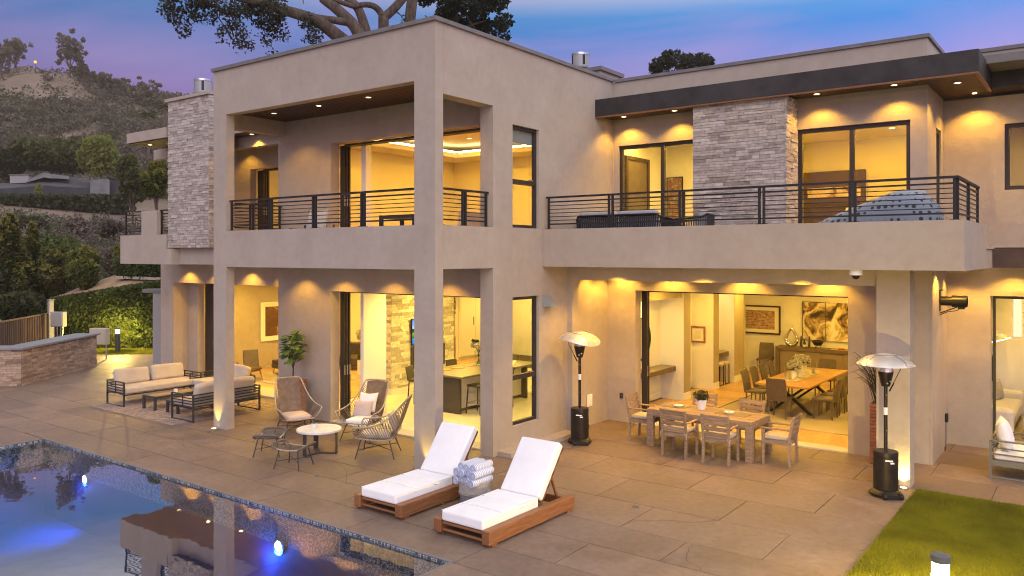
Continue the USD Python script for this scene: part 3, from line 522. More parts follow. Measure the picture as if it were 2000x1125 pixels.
# inside
def room(pts, z, power, col, cone=None):
    for x, y in pts:
        f = H('downlight', lathe([(.05, z - .001), (.085, z - .006), (.085, z + .002), (.05, z + .002)], 16, (x, y, 0)), 'white_plastic')
        obj('lens', cyl(x, y, z - .004, z - .001, .055), 'lamp_glow', f)
        lamp('room_lamp', (x, y, z - .02), (0, 0, -1), .09, power * PI_ / PW, col)
room([(1.0, 7.4), (3.0, 7.4), (4.8, 7.4), (1.0, 10.0), (4.8, 10.0), (1.0, 12.6), (3.0, 13.6), (4.8, 12.6)], 2.97, 26 * PW, WARM2)
lamp('niche_lamp', (.05, 7.7, 2.60), (0, 0, -1), .12, 4 * PW, WARM3); lamp('niche_lamp', (.05, 11.8, 2.9), (0, 0, -1), .12, 3 * PW, WARM3)
room([(-5.4, 3.2), (-3.6, 3.4), (-1.6, 3.4), (-3.6, 5.8), (-1.6, 5.8), (-5.2, 6.2), (-4.5, 9.0), (-7.4, 9.5), (-7.8, 12.6), (-3.0, 12.0)], 2.97, 36 * PW, (1.0, .66, .12))
room([(-11.6, 4.6), (-9.6, 4.6), (-7.8, 4.4), (-11.6, 8.0), (-9.0, 8.0), (-11.5, 11.4)], 2.97, 50 * PW, (1.0, .58, .07))
room([(-5.0, 3.0), (-3.2, 4.0), (-1.6, 3.4), (-4.4, 6.2), (-1.6, 6.2)], 6.755, 34 * PW, (1.0, .51, .015))
H('cove_light', [bx(-5.75, -5.6 - EPS, 3.1, 7.1, 6.56, 6.60), bx(-1.3 + EPS, -1.15, 3.1, 7.1, 6.56, 6.60), bx(-5.6, -1.3, 7.1 + EPS, 7.25, 6.56, 6.60), bx(-5.6, -1.3, 2.95, 3.1 - EPS, 6.56, 6.60)], 'cove_glow')
room([(-10.5, 4.8), (-8.5, 4.8)], 6.55, 26 * PW, (1.0, .51, .015)); H('cove_light', bx(-12.5, -6.9, 7.85, 7.9, 5.85, 5.95), 'cove_glow')
room([(.3, 7.0), (1.8, 7.2), (1.8, 8.4)], 6.5, 24 * PW, (1.0, .62, .10)); room([(3.6, 7.2), (4.9, 7.0), (3.6, 8.8), (5.2, 9.2)], 6.5, 20 * PW, (1.0, .50, .012))
H('cove_light', bx(5.98, 6.08, 7.5, 10.5, 6.3, 6.36), 'cove_glow'); H('cove_shelf', bx(5.85, 6.10, 7.4, 10.6, 6.16, 6.26), 'plaster')
room([(8.0, 9.0), (10, 9)], 6.5, 20 * PW, (1.0, .57, .1)); room([(7.6, 9.2), (9.5, 9.4), (7.8, 11.2)], 2.97, 15 * PW, (1.0, .58, .03))
# ------------------------------------------------------------------ patio of big slabs, pool, lawns
POOL = (-8.15, 2.66, -13.0, -2.66)      # x0, x1, y0, y1
pat = struct('patio', [bx(-23.0, 16.0, -2.64, 14.2, -.30, -.012)] + [bx(2.68, 16, -16, -2.645, -.30, -.012), bx(-23, -8.17, -16, -2.645, -.30, -.012)], 'joint')
rows = [-16.3 + .98 * i for i in range(14)] ; rows = [-2.66 - .98 * i for i in range(13, 0, -1)] + [-2.66, -1.95, -1.13, -.35, .70, 1.82, 2.93, 4.0, 4.97, 6.0, 7.05, 8.1]
edge = rows.index(-2.66)
def free(x0, x1, y0, y1):
    if y0 < -2.7 and x1 > POOL[0] and x0 < POOL[1]: return False
    return True
for k in range(len(rows) - 1):
    y0, y1 = rows[k], rows[k + 1]
    ph = 2.7 + (.98 if (k - edge) % 2 else 0)
    if y1 < -8: continue
    x = ph - 1.96 * 14
    while x < 13:
        a, b = x, x + 1.96; x += 1.96
        if y1 <= -2.6:
            if b < POOL[0] or a > POOL[1]: pass
            elif a < POOL[0]: b = POOL[0] - .015
            elif b > POOL[1]: a = POOL[1] + .015
            else: continue
        if b - a < .1: continue
        if a < -22.8: continue
        yy0, yy1 = y0, y1
        if yy0 >= 6.0 and (b < 6.6 and a > -13.6): continue
        if y0 < 3.9 and a > 6.62: continue                     # the lawn
        if y0 < 3.95 and b > 6.62: b = 6.60
        if b - a < .05: continue
        if y1 > -2.7 and y0 < -2.6: yy0 = -2.645 if (b > POOL[0] and a < POOL[1]) else y0
        obj('slab', bx(a + .0055, b - .0055, yy0 + .0055, yy1 - .0055, -.03, rnd.uniform(-.0012, .0012)), 'concrete_slab', pat)
# pool: shell, mosaic band, thin rim, water just below the deck
x0, x1, y0, y1 = POOL; WL = -.035
shell = struct('pool', [bx(x0, x1, y0, y1, -1.62, -1.5), bx(x0 - .01, x0, y0, y1, -1.5, -.5), bx(x1, x1 + .012, y0, y1, -1.5, -.5), bx(x0, x1, y1 , y1 + .014, -1.5, -.5)], 'pool_plaster')
obj('mosaic_band', [bx(x0, x1, y1 , y1 + .014, -.5 + EPS, -.004), bx(x0 - .012, x0, y0, y1, -.5 + EPS, -.004), bx(x1, x1 + .012, y0, y1, -.5 + EPS, -.004)], 'mosaic', shell)
obj('pool_rim', [bx(x0 - .03, x1 + .03, y1 - .012, y1 + .03, -.003, .006), bx(x0 - .03, x0 + .012, y0, y1 - .012, -.003, .006), bx(x1 - .012, x1 + .03, y0, y1 - .012, -.003, .006)], 'parapet_cap', shell)
g = trimesh.Trimesh([(x0, y0, WL), (x1, y0, WL), (x1, y1, WL), (x0, y1, WL)], [(0, 1, 2), (0, 2, 3)]); struct('pool_water', g, 'water')
for k, (lx, lp) in enumerate(((-6.42, 1.0), (-.62, 1.0))):
    t = thing('pool_light', ['round blue pool light under water near the far end of the pool', 'bright blue pool light under water in front of the loungers'][k], 'pool light', (lx, y1, -.52), 0, 'lights in the pool wall')
    obj('trim_ring', rot(lathe([(.085, 0), (.125, 0), (.125, .03), (.085, .03)], 24), (1, 0, 0), 90), 'steel', t); obj('lens', rot(lathe([(0, .01), (.085, .01), (.07, .035), (0, .045)], 24), (1, 0, 0), 90), 'pool_glow', t)
    lamp('pool_lamp', (lx, y1 - .12, -.56), (-.55, -.75, -1.0),   .06, (260, 900)[k], (.02, .15, 1.0), cone=52, soft=1.0); G_L = UsdLux.SphereLight.Define(stage, numbered('/World/pool_lamp_spill')); G_L.CreateRadiusAttr(.05); G_L.CreateIntensityAttr((5, 16)[k]); G_L.CreateNormalizeAttr(True); G_L.CreateColorAttr(Gf.Vec3f(.02, .15, 1.0)); G_L.AddTranslateOp().Set(Gf.Vec3d(lx - .22, y1 - .16, -.74))  # unseen sphere light added beside each pool lamp for a blue halo on the wall
# floor drains
for k, (dx, dy) in enumerate(((-1.62, -1.15), (3.45, .55))):
    t = thing('floor_drain', ['small round deck drain in front of the rope footstools', 'small round deck drain out on the open patio beside the right lounger'][k], 'drain', (dx, dy, 0), 0, 'round drains in the deck')
    obj('drain_plate', cyl(0, 0, .0015, .006, .075, 24), 'parapet_cap', t); obj('drain_grate', cyl(0, 0, .006, .009, .05, 24), 'charcoal_metal', t)
# right lawn
lawn = struct('lawn', bx(6.62, 16, -16, 3.92, -.2, .012), 'grass_base')
def blades(name, n, x0, x1, y0, y1, h, m, parent, dens=None, z=.01, seed=1):
    r = np.random.default_rng(seed); X = r.uniform(x0, x1, n); Y = r.uniform(y0, y1, n); an = r.uniform(0, 2 * PI, n); hh = r.uniform(.55, 1.15, n) * h; ln = r.normal(0, .45, (n, 2)) * h
    w = .0045; P = np.zeros((n, 3, 3)); P[:, 0] = np.stack([X - w * np.cos(an), Y - w * np.sin(an), X * 0 + z], 1); P[:, 1] = np.stack([X + w * np.cos(an), Y + w * np.sin(an), X * 0 + z], 1); P[:, 2] = np.stack([X + ln[:, 0], Y + ln[:, 1], z + hh], 1)
    return stuff(obj(name, (P.reshape(-1, 3), np.arange(3 * n).reshape(-1, 3)), m, parent))
def gtag(p, l): return tag(p, l, 'grass')
gtag(blades('turf_grass', 150000, 6.6, 9.8, -1.6, 3.93, .042, 'grass_blade', None, seed=2), 'short green artificial turf right of the patio')
# small back lawn by the ivy wall
lawn2 = [np.array([*(CAM[:2] + d * (np.array([-math.sin(HEAD), math.cos(HEAD)]) + (px - 1000) / FPX * np.array([math.cos(HEAD), math.sin(HEAD)])))]) for px, d in ((120, 29.8), (335, 29.8), (345, 34), (95, 33.5))]
lm = trimesh.creation.extrude_polygon(Polygon(lawn2), .05, engine='earcut'); lm.apply_translation((0, 0, -.02)); struct('back_lawn', lm, 'grass_base'); 
gr_ = np.random.default_rng(3); q_ = gr_.uniform(0, 1, (26000, 2)); pa_ = np.array(lawn2); pts_ = (pa_[0] * (1 - q_[:, :1]) + pa_[1] * q_[:, :1]) * (1 - q_[:, 1:]) + (pa_[3] * (1 - q_[:, :1]) + pa_[2] * q_[:, :1]) * q_[:, 1:]
an_ = gr_.uniform(0, 6.28, 26000); tri_ = np.zeros((26000, 3, 3)); tri_[:, :, :2] = pts_[:, None, :]; tri_[:, :, 2] = .028; tri_[:, 0, 0] -= .008 * np.cos(an_); tri_[:, 0, 1] -= .008 * np.sin(an_); tri_[:, 1, 0] += .008 * np.cos(an_); tri_[:, 1, 1] += .008 * np.sin(an_); tri_[:, 2, 2] += gr_.uniform(.02, .06, 26000)
gtag(stuff(obj('back_turf', (tri_.reshape(-1, 3), np.arange(78000).reshape(-1, 3)), 'grass_blade')), 'strip of short lawn in front of the ivy wall')
# ------------------------------------------------------------------ terrain: garden level, then the hillside to the left
def terrain():
    az = np.radians(np.concatenate([np.linspace(-180, -48, 34), np.linspace(-46, -14, 97), np.linspace(-12, 180, 50)]))   # from the view axis, + right
    R = np.concatenate([np.linspace(2, 24, 8), np.geomspace(26, 330, 90), [345]])
    fw = np.array([-math.sin(HEAD), math.cos(HEAD)]); rt = np.array([math.cos(HEAD), math.sin(HEAD)])
    A, RR = np.meshgrid(az, R, indexing='ij')
    X = CAM[0] + RR * (np.cos(A) * fw[0] + np.sin(A) * rt[0]); Y = CAM[1] + RR * (np.cos(A) * fw[1] + np.sin(A) * rt[1])
    Z = hill(X, Y)
    n, k = A.shape; F = []
    idx = np.arange(n * k).reshape(n, k)
    a, b, c, d = idx[:-1, :-1].ravel(), idx[1:, :-1].ravel(), idx[1:, 1:].ravel(), idx[:-1, 1:].ravel()
    F = np.vstack([np.stack([a, b, c], 1), np.stack([a, c, d], 1)])
    return trimesh.Trimesh(np.stack([X, Y, Z], -1).reshape(-1, 3), F, process=False)
def hill(X, Y):
    """height of the ground: the lot is level, the canyon side climbs to the west"""
    X = np.asarray(X, float); Y = np.asarray(Y, float)
    dx, dy = X - CAM[0], Y - CAM[1]
    fwd = -math.sin(HEAD) * dx + math.cos(HEAD) * dy; lat = math.cos(HEAD) * dx + math.sin(HEAD) * dy
    R = np.hypot(dx, dy); an = np.degrees(np.arctan2(lat, np.maximum(fwd, 1e-6))); an = np.where(fwd <= 0, 180, an)
    prof = np.interp(R * .872, [0, 34, 42, 56, 72, 92, 99, 112, 128, 160, 205, 250, 300, 460, 520], [-2, -2, .2, 2.2, 5.0, 9.2, 11.1, 11.3, 14.5, 27, 47, 56, 52, 20, 0])
    top = np.interp(an, [-60, -33, -31.5, -29, -27, -25, -23, -21, -17, -8], [.92, 1.02, 1.06, 1.04, .97, .96, .95, .93, .7, .1])
    side = np.interp(an, [-110, -70, -40, -14, 0], [0, .6, 1, 1, 0])
    far = np.clip((R * .872 - 130) / 60, 0, 1)
    z = prof * np.where(prof > 0, side * (1 + (top - 1) * far), 1)
    near = np.clip((R * .872 - 60) / 60, 0, 1)
    P = np.stack([X / 22, Y / 22, X * 0], -1); z = z + near * side * ((meshkit.fbm(P, 4, 3) - .5) * 9 * np.clip((R * .872 - 118) / 50, 0.05, 1))
    base = np.where(R > 36, 0, -2.0)
    return np.where(side <= 0.001, np.where(R > 60, -1.0, -2.0), z)
struct('hillside', terrain(), 'hill_earth', smooth=True)

# hairline cracks wandering across a few slabs
for i_, pl in enumerate((((4.64, .70), (4.44, .42), (4.1, .30), (3.72, .02), (3.68, -.30)), ((2.61, 1.88), (2.9, 2.2), (3.05, 2.75), (3.4, 3.1)), ((-.85, -1.2), (-1.5, -.6), (-2.0, -.4), (-2.6, -.52)), ((5.2, -1.1), (4.9, -.9), (4.75, -.4)), ((-5.2, -1.4), (-5.9, -1.0), (-6.5, -1.1)))):
    q = np.array(pl); s_ = np.linspace(0, 1, 40); q = np.stack([np.interp(s_, np.linspace(0, 1, len(q)), q[:, k_]) for k_ in (0, 1)], 1) + .05 * (meshkit.fbm(np.stack([s_ * 9, s_ * 0 + i_, s_ * 0], 1), 3, i_)[:, None] - .5)
    c_ = tube(np.column_stack([q, np.full(40, .0)]), .0032, 4); v_ = c_.vertices.copy(); v_[:, 2] = v_[:, 2] * .3 + .0018; c_.vertices = v_; obj('crack', c_, 'joint', pat)
simple('towel_end', (.72, .73, .78), .95)
simple('towel_coil', (.28, .34, .52), .95)
mottled('grey_cushion', (.30, .31, .33), (.36, .37, .39), 4.0, .9, .1, 200.0, coord='obj')
# ------------------------------------------------------------------ railings
def railing(name, label, runs, z0, z1, bays, thin=5, metal='rail_metal', foot=True):
    """runs: list of straight pieces (a, b) in plan; each bay has a post at both ends, two stout rails and thin bars"""
    t = thing(name, label, 'railing', (0, 0, 0), 0, None)
    for (a, b), nb in zip(runs, bays):
        a = np.array(a, float); b = np.array(b, float); d = (b - a) / np.linalg.norm(b - a); L = np.linalg.norm(b - a)
        P = lambda s, z: np.array([*(a + d * s), z])
        obj('handrail', bar(P(-.02, z1 - .02), P(L + .02, z1 - .02), .055, .035), metal, t)
        g = .075; w = L / nb
        for i in range(nb):
            s0, s1 = i * w + (g / 2 if i else .03), (i + 1) * w - (g / 2 if i < nb - 1 else .03)
            for s in (s0, s1):
                obj('post', [bar(P(s, z0), P(s, z1 - .038), .038)] + ([bar(P(s - .06, z0 + .006), P(s + .06, z0 + .006), .07, .012)] if foot else []), metal, t)
            for z, th in ((z1 - .11, .026), (z0 + .10, .026)): obj('rail', bar(P(s0 + .02, z), P(s1 - .02, z), th, th), metal, t)
            for k in range(thin):
                z = z0 + .10 + (z1 - z0 - .21) * (k + 1) / (thin + 1)
                obj('bar', bar(P(s0 + .02, z), P(s1 - .02, z), .012, .014), metal, t)
            if i < nb - 1:
                for z in (z1 - .11, z0 + .10): obj('rail', bar(P(s1 + .02, z), P(s1 + g - .02, z), .022, .022), metal, t)
    return t
railing('balcony_railing', 'dark metal railing along the loggia front between the two columns', [((-5.90, .10), (-.50, .10))], ZP, 4.86, [4])
railing('balcony_railing', 'short dark metal railing in the side opening of the loggia', [((-.12, .24), (-.12, 1.54))], ZP, 4.86, [2])
railing('balcony_railing', 'dark metal railing across the far inner end of the loggia', [((-6.52, .26), (-6.52, 1.84))], ZP, 4.86, [2])
railing('balcony_railing', 'long black metal railing on the right hand balcony', [((.06, 3.26), (7.25, 3.26)), ((7.25, 3.30), (7.25, 5.6))], ZP, 4.86, [5, 2])
railing('balcony_railing', 'small grey railing bay at the left end of the far balcony', [((-12.55, 1.3), (-11.58, 1.3))], 4.23, 4.88, [1])
railing('balcony_railing', 'small grey railing bay between the balcony pier and the stone chimney', [((-10.75, 1.3), (-10.33, 1.3))], 4.23, 4.88, [1])

# ------------------------------------------------------------------ sun loungers (head towards +y)
def lounger(label, loc, rz):
    t = thing('sun_lounger', label, 'sun lounger', loc, rz, 'white cushioned sun loungers by the pool')
    for s in (-1, 1):
        x = s * .415
        obj('side_rail', [rbx(x - .065, x + .065, -.98, .98, .035, .215, .014)] + [bx(x - .05, x + .05, y - .05, y + .05, 0, .035) for y in (-.85, .85)], 'teak', t)
    obj('cross_rail', cbx(-.35, .35, -.95, -.91, .06, .09), 'teak', t); obj('cross_rail', cbx(-.35, .35, -.95, -.90, .15, .185), 'teak', t); obj('cross_rail', cbx(-.35, .35, .90, .94, .06, .18), 'teak', t)
    for k in range(14): obj('slat', bx(-.35, .35, -.88 + k * .085, -.81 + k * .085, .172, .192), 'teak', t)
    c = cushion(-.355, .355, -.96, .26, .195, .335, 40, .016, .03, 1); v = c.vertices.copy(); up_ = v[:, 2] > .3; v[:, 2] -= up_ * (.010 * np.exp(-((v[:, 1] + .56) / .018) ** 2) + .012 * np.exp(-((v[:, 1] + .12) / .03) ** 2)); v[:, 2] += up_ * .012 * (meshkit.fbm(v * (5, 3, 0), 3, 8) - .5); c.vertices = v; obj('seat_cushion', c, 'white_canvas', t, True)
    ang = 52
    bk = cushion(-.345, .345, .0, .86, 0, .125, 30, .018, .03, 2); v = bk.vertices.copy(); v[:, 2] += (v[:, 2] > .1) * .014 * (meshkit.fbm(v * (4, 4, 0), 3, 9) - .5); bk.vertices = v; bk = mv(rot(bk, (1, 0, 0), ang), (0, .36, .25)); obj('back_cushion', bk, 'white_canvas', t, True)
    obj('seam', [tube([(-.352, y, .325), (-.34, y, .338), (0, y, .349), (.34, y, .338), (.352, y, .325)], .004, 5) for y in (-.56,)], 'white_canvas', t)
    ca, sa = math.cos(math.radians(ang)), math.sin(math.radians(ang))
    fr = [mv(rot(bx(s * .30 - .03, s * .30 + .03, -.02, .84, -.035, -.006), (1, 0, 0), ang), (0, .36, .25)) for s in (-1, 1)] + [mv(rot(bx(-.33, .33, y, y + .06, -.034, -.008), (1, 0, 0), ang), (0, .36, .25)) for y in (.0, .2, .4, .6, .78)]
    obj('back_frame', fr, 'teak', t)
    for s in (-1, 1): obj('prop', bar((s * .24, .36 + ca * .50, .25 + sa * .46), (s * .24, .88, .15), .03), 'teak', t)
    [obj('piping', tube([(x, -.955, .33), (x, .25, .33)], .005, 5), 'white_canvas', t) for x in (-.35, .35)]
    return t
lounger('left sun lounger with white cushion and chunky teak rails, nearest the corner column', (.66, -.98, 0), 0)
lounger('right sun lounger with white cushion and chunky teak rails, out on the open patio', (2.32, -1.08, 0), -1)
# basket and towels
b = thing('towel_basket', 'round two tone grey woven basket heaped with rolled towels', 'basket', (1.50, -.78, 0))
obj('lower_band', lathe([(0, 0), (.20, 0), (.215, .05), (.232, .19), (.2, .19), (0, .02)], 36), 'basket_lower', b, 30); obj('upper_band', lathe([(.232, .19 + .001), (.240, .26), (.243, .36), (.252, .385), (.243, .395), (.225, .38), (.215, .22)], 36), 'basket_upper', b, 30)
obj('weave', [tube([((.236 + .004 * math.sin(z * 40)) * math.cos(a), (.236 + .004 * math.sin(z * 40)) * math.sin(a), z) for a in np.linspace(0, 2 * PI, 36)], .006, 5) for z in np.arange(.20, .38, .018)], 'basket_upper', b)
mat('towel', {'tc': ('texture_coordinate', {}), 's': ('separate_xyz', {}), 'mu': ('math', {'math_type': 'multiply', 'value2': 27.0}), 'fr': ('math', {'math_type': 'fraction'}), 'r': ('rgb_ramp', {'ramp': [(0, (.78, .79, .84)), (.60, (.80, .80, .84)), (.66, (.13, .20, .42)), (.95, (.13, .20, .42)), (1, (.78, .79, .84))]}), 'b': ('noise_texture', {'scale': 260.0}), 'bp': ('bump', {'strength': .5, 'distance': .01}), 'p': ('principled_bsdf', {'roughness': .95})},
    [('tc.object', 's.vector'), ('s.y', 'mu.value1'), ('mu.value', 'fr.value1'), ('fr.value', 'r.fac'), ('r.color', 'p.base_color'), ('tc.object', 'b.vector'), ('b.fac', 'bp.height'), ('bp.normal', 'p.normal')])

def towel(label, x, y, z, rz, tilt, r, roll):
    t = thing('rolled_towel', label, 'towel', (x, y, z), rz, 'striped towels rolled up in the basket')
    th = np.linspace(0, 2 * PI * 3.2, 64); rr = r * (.22 + .78 * th / th[-1])
    m = lathe([(r * .55, -.205), (r * .93, -.212), (r, -.195), (r, .195), (r * .93, .212), (0, .205)], 20); m = rot(rot(m, (1, 0, 0), -90), (1, 0, 0), tilt)
    obj('roll', m, 'towel', t, 50)
    e = rot(rot(lathe([(0, -.20), (r * .9, -.20), (r * .9, -.19), (0, -.19)], 16), (1, 0, 0), -90), (1, 0, 0), tilt); e = rot(lathe([(0, 0), (r * .6, 0), (r * .6, .006), (0, .006)], 16), (1, 0, 0), 90); e.apply_translation((0, -.203, 0)); obj('roll_end', rot(e, (1, 0, 0), tilt), 'towel_end', t)
    sp = tube([(q * math.cos(a + roll), -.212, q * math.sin(a + roll)) for q, a in zip(rr, th)], .004, 5); obj('coil', rot(sp, (1, 0, 0), tilt), 'towel_coil', t)
    return t
tn = 0
for row, (n, z, yy) in enumerate(((4, .425, -.02), (4, .512, .0), (3, .595, .02))):
    for i in range(n):
        u = (i - (n - 1) / 2) * .108
        w = ['bottom', 'middle', 'top'][row]; side = ['far left', 'left of centre', 'right of centre', 'far right'][i] if n == 4 else ['far left', 'centre', 'right'][i]
        towel(f'blue striped rolled towel in the {w} row of the basket, {side}', 1.50 + u + rnd.uniform(-.006, .006), -.80 + yy + rnd.uniform(-.02, .02), z - .02 * abs(u) / .1 * (row == 0) + rnd.uniform(-.004, .004), rnd.uniform(-5, 5), rnd.uniform(-3, 3), .055 + rnd.uniform(-.003, .002), rnd.uniform(0, 6)); tn += 1

# ------------------------------------------------------------------ rope lounge chairs
def spline(pts, n):
    from scipy.interpolate import CubicSpline
    pts = np.asarray(pts, float); s = np.r_[0, np.cumsum(np.linalg.norm(np.diff(pts, axis=0), axis=1))]
    return CubicSpline(s, pts)(np.linspace(0, s[-1], n))
def rope_chair(label, loc, rz, cushion_col=None):
    """front is +x"""
    t = thing('rope_chair', label, 'lounge chair', loc, rz, 'high backed rope lounge chairs round the marble table')
    arm = [np.array(p) for p in ((.34, .29, .37), (.40, .37, .50), (.37, .43, .585), (.10, .42, .60), (-.18, .37, .69), (-.40, .315, .88), (-.56, .27, 1.06))]
    A = np.vstack([spline(arm[:3], 8), spline(arm[2:], 24)[1:]])
    L = A; R = A * (1, -1, 1); top = np.array([(-.58, .245, 1.085), (-.592, .20, 1.095), (-.595, 0, 1.10), (-.592, -.20, 1.095), (-.58, -.245, 1.085)])
    loop = np.vstack([L, top, R[::-1]]); seat = np.array([(.34, .29, .37), (.35, 0, .36), (.34, -.29, .37)])
    obj('arm_frame', [tube(loop, .0145, 8), tube(seat, .014, 8)], 'rope_frame', t, True)
    low = np.array([(.34, .29, .37), (-.05, .27, .33), (-.30, .235, .335)]); lowL = spline(low, 20); obj('seat_frame', [tube(lowL, .012, 7), tube(lowL * (1, -1, 1), .012, 7), tube([(-.30, .235, .335), (-.31, 0, .33), (-.30, -.235, .335)], .012, 7)], 'rope_frame', t, True)
    S = []
    n = 46
    for i in range(n):                                   # back strands
        u = -1 + 2 * (i + .5) / n; a = np.array([-.305, u * .225, .335]); b = np.array([-.588, u * .235, 1.088 - .02 * abs(u)])
        m = (a + b) / 2 + np.array([-.035 * (1 - u * u), 0, 0]); S.append(tube(spline([a, m, b], 6), .0055, 4))
    for s in (1, -1):                                    # side strands
        up = L[3:-1]
        for i in range(52):
            f = i / 51; a = up[min(int(f * (len(up) - 1)), len(up) - 1)] * (1, s, 1)
            fb = min(f * 1.55, 1); b = lowL[int(fb * 19)] * (1, s, 1) if f < .64 else np.array([-.30 - .24 * ((f - .64) / .36), s * .235, .335 + .62 * ((f - .64) / .36)])
            S.append(tube([a, (a + b) / 2 + np.array([0, s * .01, 0]), b], .0046, 4))
    for i in range(40):                                  # seat strands
        f = i / 39; a = lowL[int(f * 19)]; S.append(tube([a, a * (1, 0, 1) - (0, 0, .02), a * (1, -1, 1)], .0046, 4))
    obj('rope_weave', S, 'rope', t)
    for sx, sy in ((1, 1), (1, -1), (-1, 1), (-1, -1)):
        obj('leg', tube([(.26 if sx > 0 else -.24, sy * .22, .335), (.27 * sx + .01, sy * .24, .30), (.35 if sx > 0 else -.36, sy * .34, 0)], .0115, 8), 'charcoal_metal' if sy < 2 else 0, t, True)
    for s in (1, -1): obj('brace', tube([(.31, s * .292, .155), (0, 0, .175), (-.305, -s * .288, .155)], .0085, 6), 'charcoal_metal', t)
    if cushion_col: obj('seat_cushion', mv(cushion(-.27, .31, -.25, .25, .345, .43, 10, .03, .04, 5), (0, 0, 0)), cushion_col, t, True)
    return t
rope_chair('tall rope lounge chair facing the camera in front of the leafy planter', (-4.42, .62, 0), -22, 'blush_canvas')
rope_chair('rope lounge chair holding a white pillow in front of the kitchen opening', (-3.02, 1.20, 0), -72, 'white_canvas')
rope_chair('rope lounge chair seen from its side, nearest the corner column', (-1.82, .45, 0), 214, 'cream_canvas')
def loose_pillow(label, loc, rz, tilt, w, h, t, m, seed, cat='pillow'):
    x = thing('pillow', label, cat, loc, rz)
    p = rot(pillow(w, h, t, 16, .05, seed), (1, 0, 0), tilt); p.apply_translation((0, 0, h / 2 * math.cos(math.radians(tilt)))); obj('cover', p, m, x, True); return x
loose_pillow('plump white pillow leaning on the back of the middle rope chair', (-3.14, 1.42, .50), 18, -24, .42, .42, .15, 'white_canvas', 3)
loose_pillow('blush pink pillow in front of the white one on the middle rope chair', (-3.12, 1.27, .42), 18, -26, .42, .36, .15, 'blush_canvas', 4)
loose_pillow('beige pillow inside the rope chair seen from its side', (-1.60, .66, .43), 124, -24, .44, .40, .15, 'cream_canvas', 5)
def footstool(label, loc, rz):
    t = thing('footstool', label, 'footstool', loc, rz, 'small rope footstools with upturned sides')
    prof = spline([(-.30, 0, .40), (-.235, 0, .355), (-.12, 0, .335), (.12, 0, .335), (.235, 0, .355), (.30, 0, .40)], 22)
    for s in (-1, 1): obj('side_roll', tube(spline([(s * .22, -.20, .345), (s * .30, -.205, .40), (s * .315, -.15, .415), (s * .32, 0, .418), (s * .315, .15, .415), (s * .30, .205, .40), (s * .22, .20, .345)], 26), .021, 8), 'grey_rope', t, True)
    for s in (-1, 1): obj('edge', tube(spline([(-.24, s * .205, .35), (-.12, s * .2, .333), (.12, s * .2, .333), (.24, s * .205, .35)], 14), .012, 6), 'rope_frame', t, True)
    obj('rope_weave', [tube([p + (0, -.2, 0), p - (0, 0, .02), p + (0, .2, 0)], .0062, 5) for p in prof], 'grey_rope', t)
    for sx in (-1, 1):
        for sy in (-1, 1): obj('leg', tube([(sx * .17, sy * .16, .335), (sx * .185, sy * .175, .30), (sx * .245, sy * .24, 0)], .0105, 8), 'charcoal_metal', t, True)
    for s in (1, -1): obj('brace', tube([(.215, s * .205, .14), (-.215, -s * .205, .14)], .008, 6), 'charcoal_metal', t)
    return t
footstool('rope footstool left of the marble table, farther from the pool', (-3.46, -.72, 0), -53)
footstool('rope footstool in front of the marble table, nearer the pool', (-2.39, -1.02, 0), 20)
t = thing('round_table', 'round white stone topped table with grey steel legs among the rope chairs', 'side table', (-2.80, -.12, 0), 20)
obj('table_top', lathe([(0, .425), (.405, .425), (.412, .432), (.412, .46), (.405, .467), (0, .467)], 56), 'white_stone', t, 30)
for a in (10, 130, 250):
    c, s = math.cos(math.radians(a)), math.sin(math.radians(a)); obj('leg', [bar((.33 * c, .33 * s, .425), (.33 * c, .33 * s, 0), .012 if a else .01, .012)] , 'charcoal_metal', t); obj('foot_bar', bar((0, 0, .012), (.335 * c, .335 * s, .012), .06, .022), 'charcoal_metal', t)
    obj('flat_leg', mv(rot(bx(-.006, .006, -.045, .045, .0, .425), (0, 0, 1), a), (.335 * c, .335 * s, 0)), 'steel' if False else 'charcoal_metal', t)
def leaf_cloud(n, c, r, size, seed, squash=1.0, up=0.0, shell=.35):
    """n small leaf faces scattered in an ellipsoid"""
    g = np.random.default_rng(seed); d = g.normal(size=(n, 3)); d /= np.linalg.norm(d, axis=1, keepdims=True)
    rad = g.uniform(shell ** 3, 1, n) ** (1 / 3); p = d * rad[:, None] * np.asarray(r) * (1, 1, squash) + np.asarray(c)
    return leaves_at(p, size, g, up)
def leaves_at(p, size, g, up=0.0, asp=.55, quad=False):
    n = len(p); a = g.normal(size=(n, 3)); a[:, 2] += up; a /= np.linalg.norm(a, axis=1, keepdims=True); b = np.cross(a, g.normal(size=(n, 3))); b /= np.linalg.norm(b, axis=1, keepdims=True)
    s = (size * g.uniform(.6, 1.3, n))[:, None]
    V = np.stack([p - a * s, p + b * s * asp, p + a * s, p - b * s * asp], 1).reshape(-1, 3); k = np.arange(n)[:, None] * 4
    return trimesh.Trimesh(V, np.vstack([k + [[0, 1, 2]], k + [[0, 2, 3]]]), process=False)
for k, (dx, dy, lab, r) in enumerate(((-.10, .03, 'small white cup of white flowers on the round table', .045), (.0, -.06, 'round white bowl of succulents on the round table', .065))):
    t = thing('flower_pot', lab, 'flower pot', (-2.86 + dx, -.12 + dy, .467)); obj('pot', lathe([(0, 0), (r * .8, 0), (r, r * .6), (r * .9, r * 1.5), (r * .8, r * 1.5), (r * .8, r * .6), (0, r * .3)], 24), 'white_stone', t, 40); obj('flowers', leaf_cloud(60, (0, 0, r * 1.7), (r, r, r * .6), .02, k + 3), 'petal' if k == 0 else 'leaf_olive', t)

